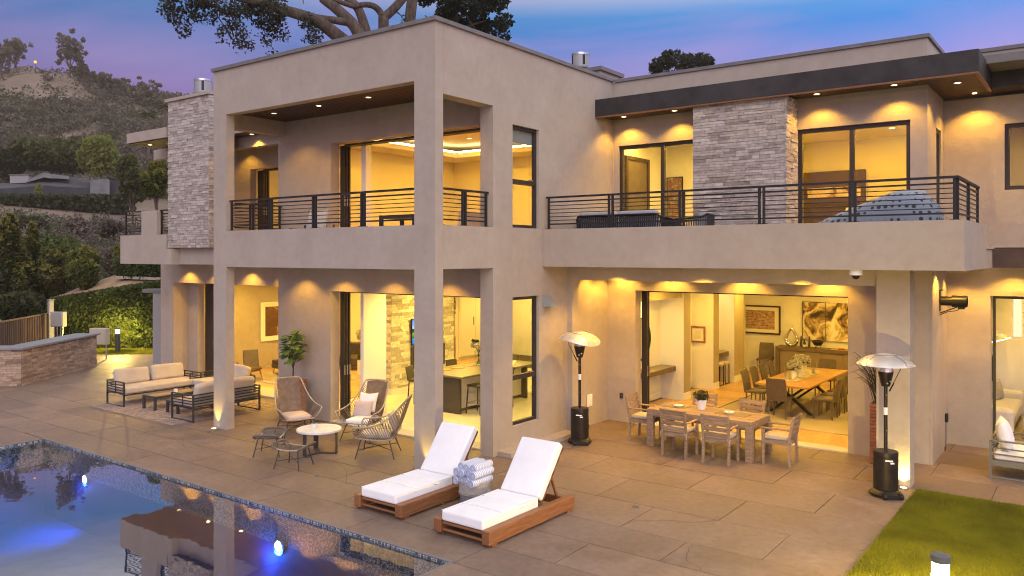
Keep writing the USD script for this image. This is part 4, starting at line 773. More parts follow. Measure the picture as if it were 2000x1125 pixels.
# ------------------------------------------------------------------ outdoor sofas
def slat_sofa(name, label, cat, loc, rz, L, group, metal='charcoal_metal', fabric='cream_canvas', D=.80, pillows=2, seed=0):
    """front is -y, length along x"""
    t = thing(name, label, cat, loc, rz, group); h = L / 2
    for s in (-1, 1):
        x = s * (h - .02)
        obj('leg_frame', [bar((x, -D / 2, .02), (x, D / 2, .02), .03, .03), bar((x, -D / 2, .0), (x, -D / 2, .30), .035), bar((x, D / 2, 0), (x, D / 2, .30), .035)], metal, t)
        ar = [bar((x, -D / 2, .30), (x, -D / 2, .60), .035), bar((x, D / 2, .30), (x, D / 2, .60), .035), bar((x, -D / 2, .60), (x, D / 2, .60), .035, .022), bar((x, 0, .30), (x, 0, .60), .018)]
        am = obj('arm', ar, metal, t)
        for k in range(4): obj('slat', bar((x, -D / 2, .34 + k * .062), (x, D / 2, .34 + k * .062), .018, .022), metal, am)
    bk = obj('back', [bar((-h + .02, D / 2, .60), (h - .02, D / 2, .60), .035, .022), bar((0, D / 2, .30), (0, D / 2, .60), .018)], metal, t)
    for k in range(4): obj('slat', bar((-h + .02, D / 2, .34 + k * .062), (h - .02, D / 2, .34 + k * .062), .018, .026), metal, bk)
    obj('seat_frame', [bar((-h, -D / 2, .29), (h, -D / 2, .29), .035, .03), bar((-h, D / 2, .29), (h, D / 2, .29), .035, .03)] + [bar((x, -D / 2, .285), (x, D / 2, .285), .04, .015) for x in np.linspace(-h + .1, h - .1, 8)], metal, t)
    obj('seat_cushion', cushion(-h + .045, h - .045, -D / 2 - .005, D / 2 - .04, .31, .455, 16, .02, .04, seed), fabric, t, True)
    w = (L - .2) / pillows
    for i in range(pillows):
        p = rot(cushion(-w / 2 + .03, w / 2 - .03, -.09, .09, 0, .40, 14, .0, .075, seed + i + 1), (1, 0, 0), -14); v = p.vertices.copy(); v[:, 2] += .03 * (meshkit.fbm(v * 3 + seed + i * 7, 2, 4) - .5); p.vertices = v
        obj('back_cushion', mv(rot(p, (0, 1, 0), rnd.uniform(-3, 3)), (-h + .1 + w * (i + .5), D / 2 - .16, .45)), fabric, t, True)
    return t
SG = 'slatted metal sofas on the left of the patio'
slat_sofa('patio_sofa', 'long slatted sofa with cream cushions facing the house corner, farthest left', 'sofa', (-10.52, 1.02, 0), 90, 2.10, SG, seed=11)
slat_sofa('patio_sofa', 'slatted sofa with its back to the camera, half behind the left column', 'sofa', (-7.58, .86, 0), -88, 1.80, SG, seed=21)
slat_sofa('patio_sofa', 'slatted loveseat with pale pillows in front of the lounge doors', 'sofa', (-9.40, 2.20, 0), 0, 1.66, SG, fabric='cream_canvas', seed=31)
def coffee_table(label, x0, x1, y0, y1, h, seed):
    t = thing('coffee_table', label, 'coffee table', ((x0 + x1) / 2, (y0 + y1) / 2, 0), 0, 'low slatted coffee tables between the sofas'); a, b = (x1 - x0) / 2, (y1 - y0) / 2
    obj('frame', [bx(-a, a, -b, -b + .05, h - .045, h), bx(-a, a, b - .05, b, h - .045, h), bx(-a, -a + .05, -b + .05, b - .05, h - .045, h), bx(a - .05, a, -b + .05, b - .05, h - .045, h)], 'charcoal_metal', t)
    for k in range(7): obj('slat', bx(-a + .055 + k * (2 * a - .11) / 7, -a + .05 + (k + 1) * (2 * a - .11) / 7, -b + .05, b - .05, h - .02, h - .003), 'grey_teak', t)
    for sx in (-1, 1):
        for sy in (-1, 1): obj('leg', bx(sx * a - .06 * (sx > 0), sx * a + .06 * (sx < 0), sy * b - .05 * (sy > 0), sy * b + .05 * (sy < 0), 0, h - .046), 'charcoal_metal', t)
    return t
coffee_table('low slatted coffee table in front of the long left sofa', -9.62, -9.06, .18, 1.40, .34, 1)
coffee_table('lower slatted coffee table tucked against the sofa seen from behind', -8.72, -8.22, .26, 1.2, .30, 2)
t = thing('candle_jar', 'small white candle jar on the slatted coffee table', 'candle', (-9.3, .85, .34)); obj('jar', lathe([(0, 0), (.045, 0), (.045, .08), (.04, .08), (.04, .01), (0, .01)], 20), 'white_plastic', t); obj('wax', cyl(0, 0, .01, .05, .038), 'white_stone', t)
rg = thing('outdoor_rug', 'flat rug patterned like cobbles under the slatted sofas', 'rug', (0, 0, 0))
obj('rug_base', bx(-10.95, -7.3, -.45, 2.5, .002, .010), 'paver_rug', rg)
rr = random.Random(5); cob = []
for i in range(30):
    for j in range(24):
        x = -10.9 + i * .12 + (.06 if j % 2 else 0); y = -.42 + j * .12
        if x + .1 < -7.33: cob.append(cbx(x + .008, x + .112 - rr.uniform(0, .01), y + .006, y + .112 - rr.uniform(0, .012), .010, .016 + rr.uniform(0, .004), .004))
stuff(obj('cobble_pattern', cob, 'paver_rug', rg))

# ------------------------------------------------------------------ outdoor dining set
t = thing('patio_table', 'long weathered teak patio dining table with thick square legs', 'table', (2.91, 4.46, 0), -2)
for k in range(9): obj('plank', bx(-1.05, 1.05, -.45 + k * .1 + .0015, -.35 + k * .1 - .0015, .695, .725), 'grey_teak', t)
obj('apron', [bx(-1.05, 1.05, -.45, -.42, .60, .694), bx(-1.05, 1.05, .42, .45, .60, .694), bx(-1.05, -1.02, -.42, .42, .60, .694), bx(1.02, 1.05, -.42, .42, .60, .694)], 'grey_teak', t)
for sx in (-1, 1):
    for sy in (-1, 1): obj('leg', cbx(sx * 1.055 - .13 * (sx > 0), sx * 1.055 + .13 * (sx < 0), sy * .455 - .11 * (sy > 0), sy * .455 + .11 * (sy < 0), 0, .693, .008), 'grey_teak', t)
def teak_chair(label, loc, rz):
    """front is -y"""
    t = thing('patio_chair', label, 'chair', loc, rz, 'weathered teak armchairs round the patio table')
    for s in (-1, 1):
        obj('leg', cbx(s * .235 - .022, s * .235 + .022, -.25, -.206, 0, .63, .004), 'grey_teak', t)
        obj('leg', [bar((s * .235, .235, 0), (s * .235, .215, .44), .042), bar((s * .235, .215, .43), (s * .235, .30, .88), .042)], 'grey_teak', t)
        obj('arm', cbx(s * .245 - .03, s * .245 + .03, -.28, .235, .63, .655, .006), 'grey_teak', t); obj('seat_rail', bx(s * .235 - .015, s * .235 + .015, -.205, .20, .37, .43), 'grey_teak', t)
    obj('seat_rail', [bx(-.21, .21, -.245, -.215, .37, .43), bx(-.21, .21, .2, .23, .37, .43)], 'grey_teak', t)
    for k in range(5): obj('seat_slat', bx(-.212, .212, -.21 + k * .083, -.14 + k * .083, .43, .445), 'grey_teak', t)
    for k, (z, hh) in enumerate(((.50, .075), (.60, .075), (.70, .075), (.805, .085))): obj('back_slat', mv(rot(bx(-.215, .215, -.009, .009, -hh / 2, hh / 2), (1, 0, 0), -10), (0, .215 + (z - .43) * .19, z + .02)), 'grey_teak', t)
    obj('seat_cushion', cushion(-.215, .215, -.26, .20, .447, .505, 9, .015, .022, 3), 'cream_canvas', t, True)
    for s in (-1, 1): obj('cushion_tie', [tube([(s * .235, .21, .47), (s * .265, .25, .45), (s * .262, .265, .40), (s * .255, .25, .36)], .006, 5), tube([(s * .235, .24, .48), (s * .21, .265, .46), (s * .25, .26, .42)], .006, 5)], 'cream_canvas', t)
    return t
c0 = teak_chair('near left teak armchair seen from behind at the patio table', (2.65, 3.80, 0), 178)
for lab, loc, rz in (('near right teak armchair seen from behind at the patio table', (3.45, 3.78, 0), 181), ('teak armchair at the left end of the patio table', (1.56, 4.52, 0), 92),
                     ('teak armchair at the right end of the patio table', (4.33, 4.33, 0), -87), ('far left teak armchair behind the potted plant on the patio table', (2.45, 5.18, 0), 3), ('far right teak armchair at the back of the patio table', (3.42, 5.14, 0), -2)):
    dup(c0, loc, rz, lab)
t = thing('potted_plant', 'white pot of small leafy flowers in the middle of the patio table', 'potted plant', (2.72, 4.62, .725)); obj('pot', lathe([(0, 0), (.075, 0), (.078, .02), (.098, .17), (.104, .172), (.104, .185), (.092, .185), (.085, .15), (0, .14)], 28), 'white_plastic', t, 40); obj('soil', cyl(0, 0, .14, .15, .088), 'soil', t)
obj('leaves', [leaf_cloud(260, (0, 0, .26), (.15, .15, .11), .03, 4, up=.4), leaf_cloud(60, (0, 0, .20), (.10, .10, .05), .03, 5)], 'leaf_olive', t); obj('stems', [tube([(0, 0, .15), (.06 * math.cos(a), .06 * math.sin(a), .22), (.11 * math.cos(a), .11 * math.sin(a), .30)], .003, 4) for a in np.linspace(0, 6, 9)], 'leaf_olive', t); obj('flowers', leaf_cloud(40, (0, 0, .30), (.12, .12, .06), .018, 6), 'leaf_yellow', t)
for k, (x, y, lab) in enumerate(((2.28, 4.55, 'round glass dish on the left placemat of the patio table'), (3.32, 4.52, 'round glass dish on the right placemat of the patio table'))):
    t = thing('glass_dish', lab, 'dish', (x, y, .731), 0, 'glass dishes on the patio table'); obj('dish', lathe([(0, 0), (.07, 0), (.095, .03), (.09, .034), (.065, .008), (0, .008)], 28), 'chrome' if False else 'white_stone', t, 40); obj('candle', cyl(0, 0, .008, .03, .03), 'cream_canvas', t)
for k, (x, y, lab) in enumerate(((2.15, 4.58, 'dark woven mat under the left dish'), (3.40, 4.50, 'dark woven mat under the right dish'))):
    t = thing('placemat', lab, 'placemat', (x, y, .7255), -2, 'woven mats on the patio table'); obj('mat', bx(-.30, .30, -.16, .16, 0, .0045), 'taupe_leather', t); obj('hem', [bx(-.30, -.29, -.16, .16, .0046, .0058), bx(.29, .30, -.16, .16, .0046, .0058)], 'dark_leather', t)

# ------------------------------------------------------------------ patio heaters
def heater(label, loc, rz, tilt, dome_rot):
    t = thing('patio_heater', label, 'patio heater', loc, rz, 'tall dark patio heaters with pale metal hoods'); UsdGeom.Xformable(t).AddScaleOp().Set(Gf.Vec3f(.96, .96, .955))
    bs = obj('base', lathe([(0, .03), (.245, .03), (.25, .05), (.225, .08), (.18, .11), (0, .11)], 40), 'heater_body', t, 30); obj('wheel', [rot(cyl(0, 0, -.02, .02, .05), (0, 1, 0), 90).apply_translation((x, -.25, .05)) for x in (-.13, .13)] + [bx(-.16, .16, -.285, -.26, .02, .075)], 'black_metal', bs); obj('foot', [cyl(.22 * math.cos(a), .22 * math.sin(a), 0, .03, .03) for a in (.6, 1.6, 2.6)], 'black_metal', bs)
    ta = obj('tank_housing', lathe([(0, .11), (.178, .11), (.187, .13), (.187, .60), (.182, .612), (.182, .63), (.187, .636), (.187, .70), (.178, .72), (0, .72)], 40), 'heater_body', t, 30)
    obj('label_plate', [mv(bx(-.03, .03, -.002, .002, -.012, .012), (x, -.187, z)) for x, z in ((-.06, .60), (.0, .595), (.02, .56))], 'brass' if False else 'white_plastic', ta); obj('hinge', bx(.182, .197, -.02, .02, .30, .38), 'black_metal', ta)
    po = obj('pole', cyl(0, 0, .715, 1.78, .029), 'heater_body', t, 30); obj('collar', cyl(0, 0, 1.30, 1.42, .0305), 'white_plastic', po); obj('screw', [mv(rot(cyl(0, 0, -.004, .004, .008, 8), (1, 0, 0), 90), (0, -.031, z)) for z in (1.05, 1.62)], 'steel', po)
    bu = obj('burner', lathe([(0, 1.76), (.06, 1.76), (.075, 1.80), (.115, 1.98), (.115, 2.0), (0, 2.0)], 28), 'heater_body', t, 30); obj('valve', [mv(rot(cyl(0, 0, 0, .03, .014, 10), (1, 0, 0), 90), (x, -.075, 1.82 + .03 * (x > 0))) for x in (-.02, .03)], 'steel', bu); obj('mesh_guard', lathe([(.112, 2.0), (.118, 2.0), (.10, 2.1), (.095, 2.1)], 28), 'steel', bu)
    prof = [(0, 2.285), (.10, 2.28), (.17, 2.268), (.172, 2.262), (.27, 2.235), (.36, 2.185), (.43, 2.115), (.432, 2.108), (.355, 2.172), (.26, 2.222), (.10, 2.262), (0, 2.27)]
    dm = lathe(prof, 48); v = dm.vertices.copy(); a = np.arctan2(v[:, 1], v[:, 0]); rr = np.hypot(v[:, 0], v[:, 1]); v[:, 2] += dome_rot[1] * (rr / .43) ** 2 * np.cos(2 * (a - dome_rot[0])) ; dm.vertices = v
    dm = rot(dm, (math.cos(dome_rot[0]), math.sin(dome_rot[0]), 0), tilt, (0, 0, 2.2)); ho = obj('hood', dm, 'heater_dome', t, 40)
    sm = []
    for q in range(4):
        an = q * PI / 2 + .4; sm.append(tube([(r_ * math.cos(an), r_ * math.sin(an), z_ + .004) for r_, z_ in ((.17, 2.268), (.27, 2.235), (.36, 2.185), (.428, 2.118))], .003, 4))
    sm.append(tube([(.172 * math.cos(a_), .172 * math.sin(a_), 2.270) for a_ in np.linspace(0, 2 * PI, 33)], .003, 4)); sm = cat(sm); v = sm.vertices.copy(); a = np.arctan2(v[:, 1], v[:, 0]); rr = np.hypot(v[:, 0], v[:, 1]); v[:, 2] += dome_rot[1] * (rr / .43) ** 2 * np.cos(2 * (a - dome_rot[0])); sm.vertices = v
    obj('seam', rot(sm, (math.cos(dome_rot[0]), math.sin(dome_rot[0]), 0), tilt, (0, 0, 2.2)), 'charcoal_metal', ho)
    sd = 1 if dome_rot[2] > 0 else -1
    obj('igniter_arm', [tube([(sd * .22, -.02, 2.20), (sd * .225, -.02, 2.03), (sd * .05, -.02, 1.68)], .006, 6), tube([(sd * .12, -.02, 1.81), (sd * .05, -.02, 1.68)], .012, 6)], 'black_metal', t)
    return t
heater('patio heater with a bent pale hood standing by the side wall window', (.66, 3.50, 0), 36, 7, (.7, .035, -1))
heater('patio heater with a smooth pale hood in front of the square column by the lawn', (6.27, 3.36, 0), 36, 0, (0, .0, 1))

# ------------------------------------------------------------------ wall fittings
t = thing('vent_hood', 'small grey sheet metal vent hood on the side wall', 'vent', (0, 3.28, 2.72)); obj('hood', trimesh.convex.convex_hull(np.array([(.002, -.11, .17), (.002, .11, .17), (.002, -.11, -.05), (.002, .11, -.05), (.05, -.11, .17), (.05, .11, .17), (.22, -.11, -.05), (.22, .11, -.05)])), 'galvanised', t); obj('flange', bx(.001, .006, -.13, .13, -.07, .19), 'galvanised', t)
t = thing('security_camera', 'small white dome camera under the balcony', 'camera', (5.85, 3.30, 3.47)); obj('mount', cyl(0, 0, -.085, 0, .10), 'white_plastic', t); obj('dome', lathe([(0, -.15), (.03, -.145), (.055, -.12), (.065, -.085), (0, -.085)], 24), 'black_metal', t, 40)
t = thing('floodlight_camera', 'dark cylindrical floodlight camera bracketed to the wall corner by the right room', 'camera', (6.545, 6.5, 2.86), 0)
obj('bracket', [bx(0, .015, -.05, .05, -.18, .2), bar((.01, 0, -.22), (.34, 0, -.08), .02), bar((.01, 0, .19), (.05, .02, .2), .02)], 'black_metal', t); obj('body', rot(cyl(0, 0, .02, .34, .085, 24), (0, 1, 0), 90), 'black_metal', t, 40); obj('hood', rot(lathe([(.08, .20), (.108, .20), (.108, .44), (.095, .44), (.095, .22), (.08, .22)], 24), (0, 1, 0), 90), 'black_metal', t, 40); obj('sensor', bx(.30, .40, -.05, .05, -.14, -.085), 'black_metal', t); obj('cable', tube([(.34, 0, -.12), (.27, 0, -.17), (.12, 0, -.2), (.0, 0, -.26)], .008, 5), 'black_metal', t)
for lab, loc, rz in (('small white socket cover low on the inner patio wall behind the left heater', (.003, 4.95, .55), 90), ('small grey socket on the wall left of the dining opening', (.36, 5.747, .58), 0)):
    t = thing('wall_socket', lab, 'socket', loc, rz, 'sockets on the patio walls'); w, h = (.10, .13) if 'white' in lab else (.04, .06); obj('cover', cbx(-w, w, -.022, 0, -h, h, .006), 'white_plastic' if 'white' in lab else 'charcoal_metal', t); obj('lid', cbx(-w * .7, w * .7, -.034, -.022, -h * .6, h * .4, .004), 'white_plastic' if 'white' in lab else 'charcoal_metal', t)
t = thing('cable_box', 'dark little box and cable on the wall by the right room', 'socket', (6.545, 7.1, .62)); obj('box', cbx(0, .05, -.05, .05, -.08, .08), 'black_metal', t); obj('cable', tube([(.012, 0, -.08), (.012, .01, -.35), (.012, -.02, -.62)], .006, 5), 'black_metal', t)
for lab, loc, d in (('bright little uplight at the foot of the left loggia column', (-6.22, -.10, 0), (0, .14, 1)), ('uplight at the foot of the corner column behind the left lounger', (-.14, -.12, 0), (.02, .14, 1))):
    t = thing('uplight', lab, 'uplight', loc, 0, 'ground uplights at the columns'); obj('housing', lathe([(.05, 0), (.065, 0), (.065, .02), (.05, .022)], 20), 'steel', t); obj('lens', lathe([(0, .018), (.05, .016), (.05, .0), (0, 0)], 20), 'uplight_glow', t); lamp('uplight_lamp', (loc[0], loc[1], .035), d, .02, 17.0, (1.0, .66, .10), cone=30, soft=.8)
t = thing('uplight', 'uplight behind the right heater at the foot of the square column', 'uplight', (6.42, 3.90, 0), 0, 'ground uplights at the columns'); obj('housing', lathe([(.05, 0), (.065, 0), (.065, .02), (.05, .022)], 20), 'steel', t); obj('lens', lathe([(0, .018), (.05, .016), (.05, .0), (0, 0)], 20), 'uplight_glow', t); lamp('uplight_lamp', (6.42, 3.89, .035), (-.12, .14, 1), .02, 40.0, (1.0, .72, .20), cone=44, soft=.7)
# chimney vents
for lab, x, y, z in (('round galvanised flue cap on the stone chimney', -9.55, 1.75, 7.68), ('round galvanised flue cap on the rooftop chimney', -1.55, 7.1, 8.22)):
    t = thing('flue_cap', lab, 'flue cap', (x, y, z), 0, 'galvanised flue caps on the roof'); obj('pipe', cyl(0, 0, 0, .16, .13), 'galvanised', t, 30); obj('drum', lathe([(0, .14), (.20, .14), (.215, .17), (.215, .48), (.21, .50), (0, .50)], 32), 'galvanised', t, 30); obj('rim', lathe([(.214, .455), (.225, .455), (.225, .50), (.21, .505), (0, .505)], 32), 'steel', t, 30); obj('slot', [mv(rot(bx(.212, .218, -.03, .03, .2, .44), (0, 0, 1), a), (0, 0, 0)) for a in (-35, 55, 145, 235)], 'black_metal', t)
t = thing('rooftop_chimney', 'boxy stucco rooftop chimney with a grey metal cap', 'chimney', (-1.3, 7.1, 7.2)); obj('stack', bx(-.55, .55, -.4, .6, 0, .93), 'stucco', t); obj('cap', bx(-.62, .62, -.47, .67, .93, 1.02), 'parapet_cap', t)

# ------------------------------------------------------------------ things on the balconies
def wicker_sofa(name, label, loc, rz, L, cat, D=.75, H=.72):
    t = thing(name, label, cat, loc, rz, 'black wicker seats on the right balcony'); h = L / 2
    ring = [(-h, -D / 2, .62), (-h, D / 2 - .1, .66), (-h + .1, D / 2, H), (h - .1, D / 2, H), (h, D / 2 - .1, .66), (h, -D / 2, .62)]
    obj('frame', [tube(ring, .022, 8), tube([(p[0] * .96, p[1] * .96, .28) for p in ring], .02, 8)], 'black_metal', t, True)
    S = []
    P = np.vstack([np.linspace(ring[i], ring[i + 1], max(3, int(np.linalg.norm(np.subtract(ring[i + 1], ring[i])) / .045)), endpoint=False) for i in range(5)])
    for i, p in enumerate(P): S.append(bar(p, (p[0] * .96, p[1] * .96, .28), .024, .008))
    obj('wicker', S, 'black_rope', t); obj('base', bx(-h + .04, h - .04, -D / 2 + .03, D / 2 - .04, .10, .30), 'black_rope', t)
    obj('seat_cushion', cushion(-h + .06, h - .06, -D / 2, D / 2 - .1, .30, .44, 12, .02, .04), 'cream_canvas', t, True); n = max(1, round(L / .8)); w = (L - .16) / n
    for i in range(n): obj('back_cushion', mv(rot(cushion(-w / 2 + .02, w / 2 - .02, -.07, .07, 0, .38, 10, 0, .06, i), (1, 0, 0), -12), (-h + .08 + w * (i + .5), D / 2 - .16, .43)), 'grey_cushion', t, True)
    for sx in (-1, 1):
        for sy in (-1, 1): obj('leg', cyl(sx * (h - .08), sy * (D / 2 - .08), 0, .1, .02), 'black_metal', t)
    return t

wicker_sofa('wicker_sofa', 'long black wicker sofa with grey back cushions behind the balcony railing', (1.35, 4.1, 3.75), 178, 1.95, 'sofa')
wicker_sofa('wicker_chair', 'black wicker armchair left of the wicker sofa by the side wall', (.45, 4.75, 3.75), 90, .85, 'armchair'); wicker_sofa('wicker_chair', 'black wicker armchair at the right end of the wicker sofa', (2.55, 4.55, 3.75), -80, .8, 'armchair')
mat('dotted_cover', {'tc': ('texture_coordinate', {}), 'mp': ('mapping', {'scale': (10, 10, 10)}), 'v': ('voronoi_texture', {'scale': 1.0, 'randomness': .0}), 'r': ('rgb_ramp', {'ramp': [(0, (.03, .035, .05)), (.30, (.03, .035, .05)), (.34, (.22, .26, .31)), (1, (.24, .28, .33))]}), 'p': ('principled_bsdf', {'roughness': .85})}, [('tc.object', 'mp.vector'), ('mp.vector', 'v.vector'), ('v.distance', 'r.fac'), ('r.color', 'p.base_color')])
t = thing('covered_furniture', 'grey dotted fitted cover draped over a big round seat on the right balcony', 'furniture cover', (5.93, 4.05, 3.75))
us = np.linspace(-1, 1, 41); vs = np.linspace(0, PI, 25); hu_ = np.interp(us, [-1, -.95, -.5, 0, .42, .70, .90, 1], [.05, .40, .62, .84, 1.0, .97, .72, .2]); wu_ = np.sqrt(np.clip(1 - np.abs(us) ** 5, 0.02, 1))
V = np.array([(1.08 * u, .60 * w * math.copysign(abs(math.cos(v)) ** .75, math.cos(v)), h * math.sin(v) ** .55) for u, h, w in zip(us, hu_, wu_) for v in vs]); V += .035 * (meshkit.fbm(V * 3.5, 3, 2)[:, None] - .5) * (V[:, 2:] > .05); F = []
for i in range(40):
    for j in range(24): a = i * 25 + j; F += [(a, a + 25, a + 26), (a, a + 26, a + 1)]
obj('cover', trimesh.Trimesh(V, F, process=False), 'dotted_cover', t, True); obj('hem', tube([(1.06 * math.copysign(abs(math.cos(a)) ** .5, math.cos(a)), .60 * math.copysign(abs(math.sin(a)) ** .6, math.sin(a)), .03) for a in np.linspace(0, 2 * PI, 60)], .02, 6), 'grey_cushion', t)
t = thing('balcony_chair', 'pale pillow backed lounge chair behind the loggia railing', 'chair', (-4.55, 1.15, 3.75), 20); obj('frame', [bar((-.35, -.3, .0), (-.35, -.3, .5), .03), bar((.35, -.3, 0), (.35, -.3, .5), .03), bar((-.35, .3, 0), (-.35, .3, .6), .03), bar((.35, .3, 0), (.35, .3, .6), .03), bar((-.35, -.3, .5), (-.35, .3, .5), .03), bar((.35, -.3, .5), (.35, .3, .5), .03)], 'charcoal_metal', t); obj('seat_cushion', cushion(-.33, .33, -.3, .28, .3, .43, 8, .02, .04), 'grey_cushion', t, True); obj('back_pillow', mv(rot(pillow(.5, .55, .2, 14, .05, 6), (1, 0, 0), -18), (0, .22, .68)), 'grey_cushion', t, True)
t = thing('side_table', 'dark square metal side table at the right end of the loggia railing', 'side table', (-1.35, .75, 3.75)); obj('top', bx(-.45, .45, -.3, .3, .62, .68), 'charcoal_metal', t); [obj('leg', bx(x - .03, x + .03, y - .03, y + .03, 0, .62), 'charcoal_metal', t) for x in (-.42, .42) for y in (-.27, .27)]
simple('red_cover', (.28, .05, .02), .6)
simple('taupe_pale', (.21, .165, .125), .5)
simple('bottle_green', (.02, .045, .02), .15)
simple('island_top', (.12, .105, .085), .35)
simple('island_dark', (.05, .042, .034), .5)
simple('stool_leather', (.055, .048, .036), .5)
simple('orange_cloth', (.42, .14, .03), .9)
mottled('rust_cloth', (.09, .028, .012), (.2, .07, .03), 30.0, .95, .6, 100.0)
simple('taupe_dark', (.07, .05, .03), .5)
mottled('shag', (.46, .42, .34), (.72, .68, .58), 60.0, .95, 1.0, 120.0, bd=.05)
simple('grey_frame', (.13, .135, .145), .45, .4)
# ------------------------------------------------------------------ inside the dining room
def art(name, label, o, ux, w, h, m, frame, fw=.04, mat_w=.0, cat_='picture'):
    """framed picture hung on a wall: o = lower left corner seen from the front, ux = direction to its right"""
    t = thing(name, label, cat_, o, math.degrees(math.atan2(ux[1], ux[0])))
    fr = [bx(-fw, w + fw, -.035, -.002, -fw, 0), bx(-fw, w + fw, -.035, -.002, h, h + fw), bx(-fw, 0, -.035, -.002, 0, h), bx(w, w + fw, -.035, -.002, 0, h)]
    obj('frame', fr, frame, t)
    if mat_w: obj('mount', wall_x(0, w, 0, h, -.016, -.004, [(mat_w, w - mat_w, mat_w * .8, h - mat_w * .8)]), 'plaster', t)
    obj('print', bx(mat_w * .9, w - mat_w * .9, -.012, -.003, mat_w * .7, h - mat_w * .7), m, t); return t
def paint(name, ramp, scale, dist=1.0, stretch=(1, 1, 1), rough=.6, detail=6.0):
    mat(name, {'tc': ('texture_coordinate', {}), 'mp': ('mapping', {'scale': stretch}), 'n': ('noise_texture', {'scale': scale, 'detail': detail, 'distortion': dist, 'roughness': .6}), 'r': ('rgb_ramp', {'ramp': ramp}), 'p': ('principled_bsdf', {'roughness': rough})},
        [('tc.object', 'mp.vector'), ('mp.vector', 'n.vector'), ('n.fac', 'r.fac'), ('r.color', 'p.base_color')])
paint('abstract_black_gold', [(0, (.02, .015, .01)), (.36, (.03, .02, .012)), (.44, (.25, .16, .06)), (.52, (.62, .52, .33)), (.62, (.74, .70, .60)), (1, (.72, .66, .5))], 1.7, 1.6)
paint('city_print', [(0, (.10, .05, .03)), (.42, (.22, .12, .07)), (.55, (.42, .27, .17)), (.7, (.55, .40, .28)), (1, (.5, .36, .25))], 9.0, .6, (1, 1, 2.2))
paint('small_print', [(0, (.16, .10, .06)), (.34, (.18, .11, .07)), (.42, (.6, .55, .45)), (1, (.66, .61, .5))], 3.2, .2)
paint('dark_print', [(0, (.05, .018, .009)), (.5, (.09, .035, .015)), (.62, (.14, .06, .03)), (.72, (.42, .33, .24)), (1, (.5, .4, .3))], 2.6, 1.4)
paint('mosaic_print', [(0, (.06, .03, .02)), (.36, (.05, .05, .04)), (.46, (.30, .08, .03)), (.54, (.08, .14, .12)), (.62, (.45, .35, .15)), (1, (.05, .04, .03))], 11.0, .3)
art('framed_print', 'wide framed city print in a pale mount on the back wall of the dining room', (-.40, 14.97, 1.26), (1, 0), 1.22, .80, 'city_print', 'dark_wood', .05, .13)
art('abstract_painting', 'big black and gold abstract painting in two panels above the sideboard', (1.55, 14.97, 1.12), (1, 0), .66, 1.15, 'abstract_black_gold', 'bronze_frame', .012, 0, 'painting'); p2 = obj('second_panel', bx(.675, 1.36, -.03, -.003, 0, 1.15), 'abstract_black_gold', stage.GetPrimAtPath('/World/abstract_painting'))
art('framed_print', 'small square framed print on the pier between the niches', (-.22, 10.83, 1.33), (1, 0), .34, .36, 'small_print', 'cedar', .045, .07)
t = thing('sideboard', 'long taupe sideboard against the back wall of the dining room', 'sideboard', (2.25, 14.62, .02)); obj('carcass', [bx(-1.35, 1.35, -.25, .28, .80, .90), bx(-1.35, -1.22, -.25, .28, 0, .80 - EPS), bx(1.22, 1.35, -.25, .28, 0, .8 - EPS)], 'taupe_leather', t); [obj('door', cbx(-1.21 + k * .61, -.605 + k * .61, -.22, .27, .02, .79, .004), 'taupe_pale', t) for k in range(4)]
def dining_chair(label, loc, rz, first=[None]):
    """front is -y"""
    if first[0] is not None: return dup(first[0], loc, rz, label)
    t = thing('dining_chair', label, 'chair', loc, rz, 'taupe leather chairs of the indoor dining table')
    obj('seat', cushion(-.22, .22, -.24, .20, .42, .475, 8, .012, .02), 'taupe_leather', t, True)
    P = []
    for z, y, w in ((.42, .20, .215), (.60, .225, .225), (.80, .27, .22), (.93, .31, .205)): P.append((z, y, w))
    V = []
    for z, y, w in P:
        for s in np.linspace(-1, 1, 7): V.append((s * w, y + .018 * (1 - s * s), z))
    V = np.array(V); n = len(V); F = []
    for i in range(3):
        for j in range(6): a = i * 7 + j; F += [(a, a + 1, a + 8), (a, a + 8, a + 7)]
    F = np.array(F); m = trimesh.Trimesh(np.vstack([V, V + (0, .035, 0)]), np.vstack([F, F[:, ::-1] + n]), process=False)
    rim = list(range(0, 7)) + [13, 20, 27] + list(range(26, 20, -1)) + [14, 7]; rf = []
    for a, b in zip(rim, rim[1:] + rim[:1]): rf += [(b, a, a + n), (b, a + n, b + n)]
    m = trimesh.Trimesh(m.vertices, np.vstack([m.faces, rf]), process=False); obj('backrest', m, 'taupe_leather', t, 50)
    for sx in (-1, 1):
        for sy in (-1, 1): obj('leg', bar((sx * .19, sy * .20, 0), (sx * .19, sy * .19, .43), .026), 'taupe_leather', t)
    first[0] = t; return t
dt = thing('dining_table', 'long oak dining table with dark crossed legs inside the dining room', 'table', (3.12, 9.80, .02))
for k in range(6): obj('plank', cbx(-.60 + k * .2 + .001, -.40 + k * .2 - .001, -1.68, 1.68, .705, .745, .004), 'honey_wood', dt)
for y in (-1.0, 1.0):
    for s in (-1, 1): obj('crossed_leg', bar((s * .48, y, .0), (-s * .40, y + .02 * s, .70), .09, .05), 'black_metal', dt)
for i, y in enumerate((8.78, 9.40, 10.02, 10.64)):
    o = ('nearest', 'second', 'third', 'farthest')[i]
    dining_chair(f'{o} taupe chair on the left side of the oak dining table', (2.33, y, .02), 92 + i); dining_chair(f'{o} taupe chair on the right side of the oak dining table', (3.93, y - .1, .02), -91 - i)
dining_chair('taupe chair at the near end of the oak dining table, seen from behind', (3.08, 8.14, .02), 182); dining_chair('taupe chair at the far end of the oak dining table', (3.1, 11.65, .02), 2); dining_chair('taupe chair standing alone beside the sideboard', (.48, 14.66, .02), 8)
